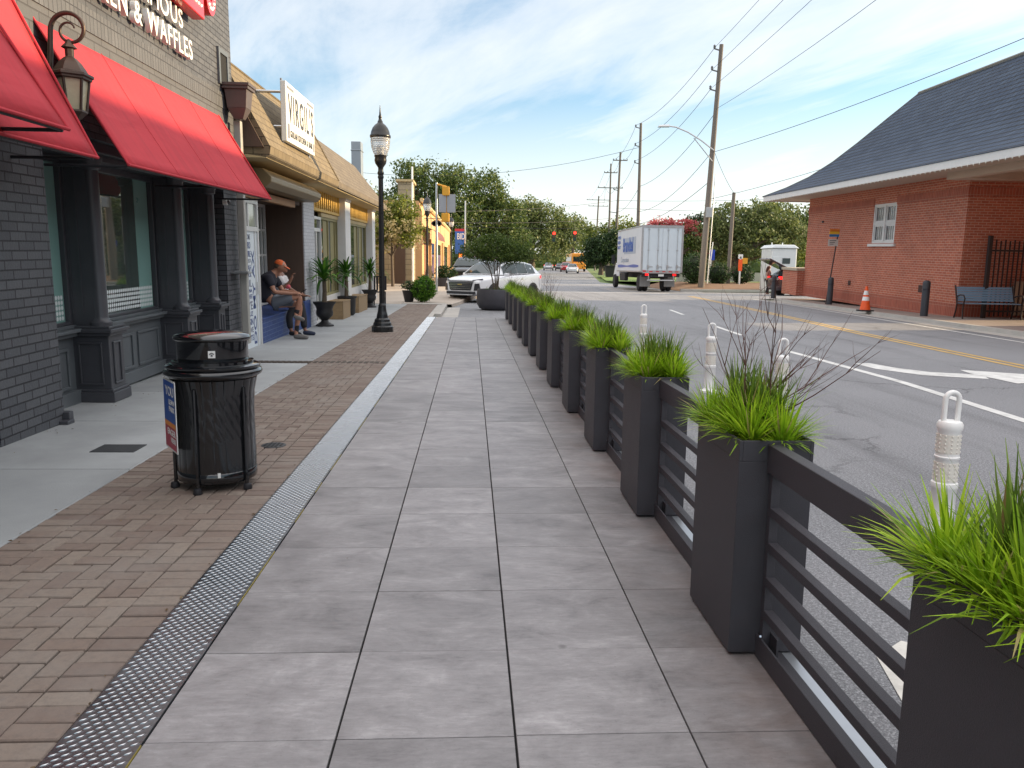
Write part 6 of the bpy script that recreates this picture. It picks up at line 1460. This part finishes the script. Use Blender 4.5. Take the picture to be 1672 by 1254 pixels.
# ================================================================== BUILDINGS FURTHER UP THE LEFT PAVEMENT
m_tanb = brick_mat('tan_brick', (.30, .25, .165), (.36, .30, .20), (.20, .165, .11), .8, .27, .02, .6, .8)
m_peach = M('peach_stucco', (.58, .34, .16), .8, 0, .12, 1.5, .2, 30)
TB = thing('tan_brick_building', 'tan brick shop building with a dark recessed door past the flowering tree', 'building', (-3.3, 43, .3))
MB().box(-14, -3.02, 41.5, 43.2, .0, 4.2).box(-14, -5.4, 33, 41.5, 0, 4.0).box(-3.75, -3.05, 41.3, 43.2, 4.2, 5.55).build('wall', m_tanb, TB); MB().box(-3.98, -3.40, 41.44, 41.5, .3, 2.6).build('door', m_browns, TB, bevel=.02); MB().box(-3.85, -2.95, 41.2, 43.3, 5.55, 5.66).build('coping', m_cream, TB)
MB().path([(-3.02, 41.3, .2), (-3.02, 41.3, 6.3)], .05, 8).build('flag_pole', m_white, TB); MB().box(-5.42, -5.36, 33, 41, .1, 2.2).build('board_screen', m_boxw, TB)
OBD = thing('peach_building', 'sunlit peach stucco shop with a gabled parapet and an oval sign', 'building', (-2.4, 55, .4))
b = MB(); fx = lambda y: -2.75 + .065 * (y - 45)
b.hexa([(-10, 45, 0), (fx(45), 45, 0), (fx(62), 62, 0), (-10, 62, 0)], [(-10, 45, 4.3), (fx(45), 45, 4.3), (fx(62), 62, 4.0), (-10, 62, 4.0)]); b.hexa([(-10, 45, 4.3), (fx(45), 45, 4.3), (fx(54), 54, 4.2), (-10, 54, 4.2)], [(-10, 45, 4.9), (fx(45) - .2, 45, 4.9), (fx(54), 54, 4.3), (-10, 54, 4.3)]); b.build('wall', m_peach, OBD)
MB().path([(fx(44.9), 44.9, 4.95), (fx(62.1), 62.1, 4.0)], .12, 6).build('parapet_cap', M('peach_trim', (.62, .44, .22), .7), OBD)
for (y0, y1, nm, mt, z1) in ((46, 47.6, 'door', M('brown_door', (.20, .09, .05), .6), 2.6), (49.5, 51, 'window', m_glassG, 2.7), (53, 55, 'window', m_glassG, 2.7), (57.5, 60, 'window', m_glassG, 2.7)):
    MB().hexa([(fx(y0) - .02, y0, .5), (fx(y0) + .03, y0, .5), (fx(y1) + .03, y1, .5), (fx(y1) - .02, y1, .5)], [(fx(y0) - .02, y0, z1), (fx(y0) + .03, y0, z1), (fx(y1) + .03, y1, z1), (fx(y1) - .02, y1, z1)]).build(nm, mt, OBD)
for y in (48.5, 52, 56, 61): MB().box(fx(y) - .05, fx(y) + .12, y - .25, y + .25, .3, 2.9).build('pier', M('peach_pier', (.60, .42, .20), .7) if 'peach_pier' not in bpy.data.materials else bpy.data.materials['peach_pier'], OBD)
b = MB(); k = 0
for i in range(9):
    a = PI / 2 * i / 8
    for y in (45.2, 49): b.v.append((fx(y) + .9 * math.sin(a), y, 2.75 + .75 * math.cos(a)))
for i in range(8): b.f.append((2 * i, 2 * i + 1, 2 * i + 3, 2 * i + 2))
b.build('barrel_awning', M('brown_red_canvas', (.16, .06, .05), .8), OBD)
OS = thing('oval_sign', 'dark oval hanging sign on the peach shop front', 'sign', (-1.95, 46, 3.7)); MB().lathe((-1.98, 46, 3.72), [(0, -.03), (.30, -.03), (.30, .03), (0, .03)], 24, 'y').xf(Matrix.Translation((-1.98, 0, 3.72)) @ Matrix.Scale(.62, 4, (0, 0, 1)) @ Matrix.Translation((1.98, 0, -3.72))).build('board', M('oval_dark', (.05, .05, .055), .5), OS); MB().lathe((-1.98, 45.96, 3.72), [(0, 0), (.24, 0)], 24, 'y').xf(Matrix.Translation((-1.98, 0, 3.72)) @ Matrix.Scale(.55, 4, (0, 0, 1)) @ Matrix.Translation((1.98, 0, -3.72))).build('face', M('oval_face', (.34, .34, .34), .5), OS); MB().path([(-2.7, 46, 4.0), (-1.6, 46, 4.0)], .02, 6).build('bracket', m_black, OS)
PKB = thing('pink_van', 'pink and white van parked behind the black car', 'van', (1.6, 66, 0)); MB().box(.0, 2.2, 65, 69.5, .5, 2.2).build('body', M('van_pink', (.62, .36, .50), .5, 0, .25, .8), PKB, bevel=.15); MB().box(.3, 1.9, 64.97, 65.0, 1.4, 2.0).build('windscreen', m_carglass, PKB); 
for x in (.15, 2.05): MB().lathe((x, 65.9, .28), [(.34, -.1), (.34, .1)], 16, 'x').build('wheel', m_rubber, PKB)
# white booth, bins and small signs on the far corner
HB = thing('portable_booth', 'white portable booth with a small dark window behind the open hatchback', 'booth', (19.9, 50.5, -.1))
m_booth = M('booth_white', (.60, .63, .64), .5, 0, .1, 2, grime=.15)
MB().box(19.2, 20.85, 49.6, 51.5, -.08, 2.72).build('shell', m_booth, HB, bevel=.08)
MB().hexa([(19.1, 49.5, 2.72), (20.95, 49.5, 2.72), (20.95, 51.6, 2.72), (19.1, 51.6, 2.72)], [(19.35, 49.6, 2.95), (20.65, 49.6, 2.95), (20.65, 51.5, 2.95), (19.35, 51.5, 2.95)]).build('roof', m_booth, HB, bevel=.05)
MB().box(19.9, 20.4, 49.57, 49.6, 1.75, 2.1).build('window', m_carglass, HB, bevel=.005); MB().box(19.28, 19.82, 49.58, 49.61, .1, 2.2).build('door', m_booth, HB, bevel=.02); MB().path([(19.5, 50.5, 2.9), (19.5, 50.5, 3.1)], .04, 8).path([(20.2, 50.5, 2.9), (20.2, 50.5, 3.1)], .04, 8).build('vent_pipe', m_booth, HB)
r = thing('utility_marker', 'orange and white utility marker post beside the short dark pole', 'post', (18.85, 54.5, .3)); MB().box(18.80, 18.9, 54.4, 54.5, .2, 2.25).build('post', m_white, r); MB().box(18.70, 18.98, 54.38, 54.4, 1.25, 2.05).build('orange_panel', m_orange, r); MB().box(18.95, 19.35, 54.41, 54.44, 1.75, 2.15).build('yellow_panel', m_sigyel, r); MB().box(18.68, 19.0, 54.40, 54.43, 2.1, 2.4).build('white_panel', m_white, r)
r = thing('blue_sign', 'small blue sign on a post behind the round hedge', 'sign', (17.6, 57, .3)); MB().box(17.57, 17.63, 57, 57.05, .2, 2.6).build('post', m_steel, r); MB().box(17.4, 17.8, 56.97, 57, 2.0, 2.75).build('panel', M('blue_panel', (.02, .06, .42), .5), r)
r = thing('white_pole', 'thin white pole standing in front of the round hedges', 'pole', (16.7, 54.5, .3)); MB().path([(16.6, 54.5, .2), (16.85, 54.5, 3.2)], .035, 8).build('shaft', m_white, r)
r = thing('trash_cart', 'dark wheeled trash cart at the foot of the far poles', 'bin', (16.4, 92, .3)); MB().hexa([(15.9, 91.7, .3), (16.7, 91.7, .3), (16.7, 92.4, .3), (15.9, 92.4, .3)], [(15.75, 91.6, 1.5), (16.85, 91.6, 1.5), (16.85, 92.5, 1.5), (15.75, 92.5, 1.5)]).build('body', m_black, r, bevel=.05); MB().box(15.7, 16.9, 91.5, 92.6, 1.5, 1.62).build('lid', m_black, r, bevel=.03)
GW = thing('garden_wall', 'low pale wall across the lawn behind the booth', 'wall', (30, 68, 0)); MB().box(18, 60, 68, 68.3, .2, 1.1).build('wall_body', m_kerb, GW)

# fallen leaves and grit gathered along wall feet and joints
b = MB(); random.seed(77)
for _ in range(260):
    k_ = rnd()
    if k_ < .4: x, y = -2.15 + random.gauss(0, .03), ru(1.5, 20)
    elif k_ < .6: x, y = -1.12 - abs(random.gauss(0, .02)), ru(1.5, 20)
    elif k_ < .8: x, y = -3.28 + abs(random.gauss(0, .12)), ru(4, 11)
    else: x, y = ru(-3.2, .9), ru(1.5, 18)
    a = ru(0, 6.28); s_ = ru(.004, .016) if k_ < .8 else ru(.003, .009); z = .0045 + rnd() * .002; c_, n_ = math.cos(a) * s_, math.sin(a) * s_
    b.quad((x - c_, y - n_, z), (x + n_ * .45, y - c_ * .45, z + s_ * .3), (x + c_, y + n_, z), (x - n_ * .45, y + c_ * .45, z))
struct(b.build('leaf_litter', leaf_mat('dry_leaf', (.12, .075, .035), (.22, .15, .07), .1, .5)), 'stuff')

# ================================================================== TREES, HEDGES AND SHRUBS
m_oak = leaf_mat('oak_leaf', (.068, .115, .025), (.20, .225, .055), .3, .5); m_oak2 = leaf_mat('pale_oak_leaf', (.105, .145, .042), (.26, .28, .10), .3, .5); m_dkleaf = leaf_mat('dark_evergreen', (.022, .05, .014), (.06, .10, .026), .25, .5); m_ylleaf = leaf_mat('yellow_green_leaf', (.12, .16, .022), (.28, .28, .045), .35, .45)
m_olive = leaf_mat('olive_leaf', (.055, .10, .014), (.14, .18, .03), .3, .5); m_bush = leaf_mat('bright_bush_leaf', (.07, .19, .015), (.20, .36, .03), .3, .5); m_pinkf = leaf_mat('pink_blossom', (.50, .09, .10), (.72, .26, .25), .35, .25); m_creamf = leaf_mat('cream_blossom', (.42, .36, .18), (.60, .54, .34), .35, .25); m_hedge = leaf_mat('hedge_leaf', (.018, .05, .012), (.05, .10, .02), .2, .5)
def leaves(b, blobs, n, size, per=26, spread=.55, flat=.6, shell=.55):
    tot = sum(r[0] * r[1] * r[2] for _, r in blobs)
    for c, r in blobs:
        k = max(6, int(n * r[0] * r[1] * r[2] / tot / per))
        for _ in range(k):
            d = Vector((random.gauss(0, 1), random.gauss(0, 1), random.gauss(0, 1))).normalized(); q = (shell + (1 - shell) * rnd()) * ru(.85, 1.08)
            cc = Vector((c[0] + d.x * r[0] * q, c[1] + d.y * r[1] * q, c[2] + d.z * r[2] * q)); sp_ = spread * ru(.6, 1.5)
            for _ in range(per):
                p = cc + Vector((random.gauss(0, sp_), random.gauss(0, sp_), random.gauss(0, sp_ * flat))) * .72
                n_ = (Vector((random.gauss(0, .8), random.gauss(0, .8), random.gauss(.5, .6)))).normalized(); u = n_.orthogonal().normalized(); u = Quaternion(n_, ru(0, 6.28)) @ u; v = n_.cross(u); s = size * ru(.6, 1.35)
                b.quad(p - u * s, p - v * s * .5 + u * s * .1, p + u * s, p + v * s * .5 + u * s * .1)
def tree(name, label, cat, base, th, tr, blobs, n, size, mat, group=None, spread=.55, stems=1, extra=None, seed=1, shell=.55, barkmat=None):
    random.seed(seed); r = thing(name, label, cat, base, group)
    b = MB(); bx, by, bz = base
    for s in range(stems):
        sx_ = 0 if stems == 1 else ru(-.5, .5) * tr * 6
        fork = Vector((bx + sx_ * 1.5 + ru(-.2, .2) * th * .2, by + ru(-.1, .1), bz + th))
        b.path([(bx + sx_ * .4, by, bz - .2), ((bx + sx_ * .8 + fork.x) / 2, by, bz + th * .5), tuple(fork)], [tr * 1.2, tr * .9, tr * .75], 10)
        for c, rr in blobs:
            if stems > 1 and rnd() < .35: continue
            e = Vector(c) + Vector((ru(-.3, .3) * rr[0], 0, ru(0, .4) * rr[2])); m_ = fork.lerp(e, .5) + Vector((0, 0, -.08 * (e - fork).length))
            b.path([tuple(fork), tuple(m_), tuple(e)], [tr * .55, tr * .35, tr * .1], 7)
            for _ in range(3):
                e2 = Vector(c) + Vector((ru(-.8, .8) * rr[0], ru(-.8, .8) * rr[1], ru(-.3, .8) * rr[2])); b.path([tuple(m_), tuple(m_.lerp(e2, .5) + Vector((0, 0, .1))), tuple(e2)], [tr * .28, tr * .16, tr * .05], 5)
    b.build('trunk', barkmat or m_bark, r, smooth=True)
    b = MB(); leaves(b, blobs, n, size, spread=spread, shell=shell); b.build('crown', mat, r)
    if extra: 
        b = MB(); leaves(b, extra[0], extra[1], extra[2], spread=extra[4] if len(extra) > 4 else spread * .5, shell=.9); b.build('blossom', extra[3], r)
    return r
G = 'oaks beyond the crossing'
tree('oak_tree', 'tallest broad dark oak rising behind the peach shop', 'tree', (-4.5, 92, .8), 4.5, .5, [((-5.2, 92, 9.9), (3.6, 3.5, 3.2)), ((-1.6, 91, 9.3), (3.3, 3.5, 3.4)), ((-8.3, 92, 8.2), (2.6, 2.5, 2.2)), ((-3.5, 90, 6.4), (4.2, 3, 2.4)), ((-6.8, 90, 11.4), (2.0, 2, 1.6))], 20000, .17, m_oak, G, .65, seed=3)
tree('oak_tree', 'upright oak crown next to the tallest one, dipping towards the road', 'tree', (2.2, 93, .8), 3.5, .45, [((2.0, 93, 9.6), (2.2, 2.2, 3.0)), ((3.6, 93, 6.8), (2.6, 2.4, 2.8)), ((.2, 92, 6.0), (2.8, 2.4, 2.6)), ((5.2, 92, 4.6), (2.0, 2, 2.0))], 14000, .17, m_oak, G, .6, seed=4)
tree('oak_tree', 'paler moss-hung oak over the road beside the dark ones', 'tree', (8.6, 112, .9), 3.2, .5, [((7.4, 112, 7.9), (3.2, 3, 3.2)), ((10.6, 112, 7.4), (3.0, 3, 3.0)), ((5.4, 112, 5.6), (2.4, 2.4, 3.0)), ((13.2, 113, 5.9), (2.4, 2.4, 2.8)), ((9.2, 110, 4.4), (3.6, 2, 2.4))], 17000, .2, m_oak2, G, .7, seed=5)
tree('oak_tree', 'distant thin-crowned tree above the far end of the road', 'tree', (22.5, 175, 1.2), 5, .5, [((21.5, 175, 10.5), (3.6, 3, 2.6)), ((25, 175, 8.5), (3.4, 3, 2.6)), ((19, 175, 7.5), (3, 3, 3))], 5000, .3, m_oak2, G, 1.0, seed=6)
tree('evergreen_tree', 'row of dark low-branched evergreen on the grass left of the poles', 'tree', (15.6, 94, .7), 1.0, .3, [((15.4, 94, 3.4), (1.9, 1.8, 2.0)), ((17.4, 94, 3.8), (1.7, 1.6, 2.3)), ((14.4, 95, 2.4), (.9, 1.0, 1.1))], 8500, .16, m_dkleaf, None, .45, seed=7)
b = MB(); random.seed(2); 
tree('yellow_tree', 'sunlit yellow-green tree behind the dark evergreen', 'tree', (21, 125, 1), 2, .35, [((20.2, 125, 6.2), (3.2, 2.5, 2.5)), ((24, 125, 6.8), (2.8, 2.4, 2.6)), ((27, 125, 5.2), (2.8, 2.4, 2.8))], 6000, .22, m_ylleaf, None, .7, seed=8)
tree('evergreen_tree', 'dark evergreen mass behind the truck beside the pink blossoms', 'tree', (24, 78, .5), 1.5, .35, [((22.5, 78, 4.6), (2.2, 2, 2.2)), ((25.5, 78, 5.0), (2.4, 2, 2.6)), ((27.8, 80, 3.8), (2.2, 2, 2.2)), ((20.5, 80, 3.2), (2, 2, 2))], 8500, .17, m_dkleaf, None, .5, seed=9)
tree('pink_tree', 'crape myrtle with pink blossom clusters above the truck', 'tree', (15.9, 62, .3), 1.8, .12, [((15.2, 62, 4.2), (1.3, 1.1, .9)), ((16.9, 62, 4.0), (1.3, 1.1, 1.0)), ((17.6, 61.5, 3.0), (.8, .8, .8))], 4200, .11, m_olive, None, .3, 3, ([((14.9, 61.6, 4.7), (1.0, .8, .5)), ((16.6, 61.6, 4.65), (1.2, .8, .5)), ((17.9, 61, 3.9), (.35, .3, .4)), ((18.0, 61, 2.7), (.4, .3, .35))], 3600, .085, m_pinkf, .22), seed=10)
tree('round_crown_tree', 'broad multi-stemmed tree with a low rounded crown behind the white booth', 'tree', (21.2, 61, .3), 1.6, .2, [((20.3, 61, 5.0), (2.1, 1.8, 1.6)), ((23.2, 61, 5.2), (2.4, 1.8, 1.7)), ((25.2, 61.5, 3.7), (1.9, 1.7, 1.5)), ((18.9, 61, 3.4), (1.8, 1.6, 1.5)), ((22, 60, 3.4), (2.6, 1.6, 1.2))], 15000, .125, m_oak2, None, .38, 4, seed=11)
tree('yellow_tree', 'tree with sunlit yellow side showing behind the round-crowned tree', 'tree', (27, 70, .3), 2, .25, [((26.4, 70, 5.6), (2.0, 2, 1.9)), ((28.5, 70, 3.6), (1.8, 2, 1.9))], 5500, .14, m_ylleaf, None, .45, seed=12)
tree('dark_tree', 'dark green tree against the far corner of the brick station', 'tree', (31.5, 72, .3), 2, .3, [((30.4, 72, 4.6), (2.2, 2.2, 2.6)), ((33, 73, 5.6), (2.6, 2.4, 2.6)), ((29.2, 70, 2.4), (1.6, 1.6, 1.8)), ((35.5, 73, 3.8), (3, 2, 3))], 9500, .16, m_oak, None, .45, seed=13)
tree('flowering_tree', 'crape myrtle with cream blossom on the pavement past the restaurant', 'tree', (-3.72, 38, .3), 1.45, .075, [((-3.9, 38, 3.3), (1.1, 1.0, 1.0)), ((-2.95, 37.8, 2.9), (.75, .8, .8)), ((-3.3, 38, 3.9), (.9, .8, .65)), ((-4.6, 38, 2.6), (.7, .7, .8))], 6500, .075, m_ylleaf, None, .22, 1, ([((-3.7, 37.6, 3.2), (1.1, .9, 1.0)), ((-2.9, 37.5, 2.7), (.7, .6, .6)), ((-4.4, 37.6, 2.5), (.7, .6, .7))], 2600, .06, m_creamf, .12), seed=14)
tree('yellow_tree', 'yellow-green tree leaning behind the restaurant end', 'tree', (-5.0, 32, .1), 1.6, .07, [((-4.6, 32, 3.0), (.8, .8, .9)), ((-4.3, 31.6, 3.9), (.6, .6, .6)), ((-5.4, 32, 2.4), (.8, .8, .8))], 4500, .075, m_ylleaf, None, .22, seed=15)
# distant wood closing the horizon on both sides
b = MB(); random.seed(30)
for i in range(26): 
    x = -120 + i * 4.6; leaves(b, [((x, 135 + ru(-8, 8), 4.5), (4, 4, ru(3.5, 6)))], 330, .45, 22, 1.1)
for i in range(40):
    x = 36 + i * 4.6; leaves(b, [((x, 128 + ru(-10, 10), 3.5), (4, 4, ru(3, 5)))], 330, .45, 22, 1.1)
for i in range(12):
    x = 14 + i * 3.4; leaves(b, [((x, 240 + ru(-12, 12), 5), (4, 4, ru(3.5, 5)))], 260, .5, 22, 1.2)
for i in range(5):
    x = -4 + i * 2.6; leaves(b, [((x, 128 + ru(-3, 3), 3.0), (2.5, 2.5, ru(2.2, 3.6)))], 420, .28, 22, .8)
for i in range(26): b.ball((-126 + i * 4.6, 137 + (i % 3) * 2, 1.5), (3.6, 2.5, 3.0), 10, 6)
for i in range(46): b.ball((34 + i * 4.6, 131, 1.2), (3.6, 2.5, 2.6), 10, 6)
for i in range(14): b.ball((14 + i * 3.4, 243, 2.4), (3, 2, 3.2), 10, 6)
for i in range(5): b.ball((-4 + i * 2.6, 129.5, 1.8), (2.2, 1.5, 2.0), 10, 6)
struct(b.build('far_wood', m_oak, None), 'stuff')
# low planting: hedges, clipped bush, potted tree
def shrub(name, label, cat, base, blobs, n, size, mat, pot=None, group=None, seed=1, spread=.12):
    random.seed(seed); r = thing(name, label, cat, base, group)
    b = MB(); leaves(b, blobs, n, size, 20, spread, .9, .8); b.build('foliage', mat, r)
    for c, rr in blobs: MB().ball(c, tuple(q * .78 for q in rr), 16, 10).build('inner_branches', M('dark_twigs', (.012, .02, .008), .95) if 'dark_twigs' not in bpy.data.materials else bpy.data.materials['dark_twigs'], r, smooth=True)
    MB().path([(base[0], base[1], base[2] - .1), (base[0], base[1], base[2] + blobs[0][1][2])], [.05, .03], 8).build('stem', m_bark, r)
    return r
shrub('round_hedge', 'tall rounded clipped hedge between the truck and the leaning pole', 'hedge', (15.4, 54, .3), [((15.5, 54, 1.35), (.95, .9, 1.15))], 5000, .06, m_hedge, seed=2)
shrub('round_hedge', 'lower rounded hedge beyond the leaning pole', 'hedge', (17.5, 55, .3), [((17.5, 55, 1.0), (.85, .8, .75)), ((19.6, 56, .95), (.8, .7, .7))], 5600, .06, m_hedge, seed=3)
shrub('clipped_bush', 'bright green clipped bush on the kerbed corner past the deck', 'bush', (-1.78, 28.4, 0), [((-1.68, 28.4, .48), (.42, .4, .44))], 6000, .035, m_bush, seed=4, spread=.05)
rp = thing('flower_pot', 'low dark pot of pale flowers beside the clipped bush', 'potted plant', (-2.25, 28.5, 0)); MB().lathe((-2.22, 28.5, 0), [(.15, 0), (.24, .4), (.26, .42), (.22, .42), (0, .38)], 20).build('pot', m_urn, rp, smooth=True); random.seed(6); b = MB(); leaves(b, [((-2.22, 28.5, .58), (.24, .24, .2))], 900, .03, 16, .05); b.build('foliage', m_hedge, rp); b = MB(); leaves(b, [((-2.22, 28.4, .62), (.24, .24, .2))], 160, .03, 8, .04); b.build('blossom', m_creamf, rp)
rp = thing('tree_planter', 'round black planter with a small multi-stemmed tree at the deck end', 'potted plant', (.85, 25.75, -.1))
MB().lathe((.85, 25.75, -.1), [(.44, 0), (.56, .06), (.64, .2), (.66, .4), (.64, .60), (.62, .68), (.58, .68), (.58, .6), (0, .6)], 40).build('pot', m_planter, rp, smooth=True, angle=50)
random.seed(9); b = MB()
for (dx, dz) in ((-.35, 1.9), (.02, 2.0), (.14, 1.95), (-.12, 1.9)): b.path([(.85 + dx * .15, 25.75, .45), (.85 + dx * .5, 25.7, 1.05), (.85 + dx * 1.3, 25.75, dz)], [.026, .02, .008], 7)
for _ in range(26): 
    a = ru(-1.1, 1.1); b.path([(.85 + a * .3, 25.75 + ru(-.2, .2), ru(1.15, 1.4)), (.85 + a, 25.75 + ru(-.5, .5), ru(1.55, 2.2))], [.009, .003], 4)
b.build('trunk', m_bark, rp); b = MB(); leaves(b, [((.75, 25.75, 1.95), (.75, .7, .42)), ((.1, 25.75, 1.8), (.5, .5, .32)), ((1.45, 25.75, 1.75), (.62, .6, .34)), ((1.0, 25.6, 1.62), (.8, .6, .2))], 13000, .032, 26, .12); b.build('crown', m_olive, rp)
b = MB(); random.seed(10)
for _ in range(120): blade(b, (.85 + ru(-.4, .5), 25.75 + ru(-.4, .4), .5), ru(0, 6.28), ru(.1, .7), ru(.12, .25), .01, .6)
b.build('under_grass', m_gdark, rp)
rp = thing('shrub_planter', 'dark planter with a clipped shrub on the pavement beyond the lamp posts', 'potted plant', (-1.3, 39, .3)); MB().lathe((-1.25, 39, .1), [(.4, 0), (.52, .6), (.54, .64), (0, .6)], 24).build('pot', m_planter, rp, smooth=True); random.seed(12); b = MB(); leaves(b, [((-1.25, 39, .95), (.55, .5, .4))], 3000, .04, 20, .08); b.build('foliage', m_hedge, rp)
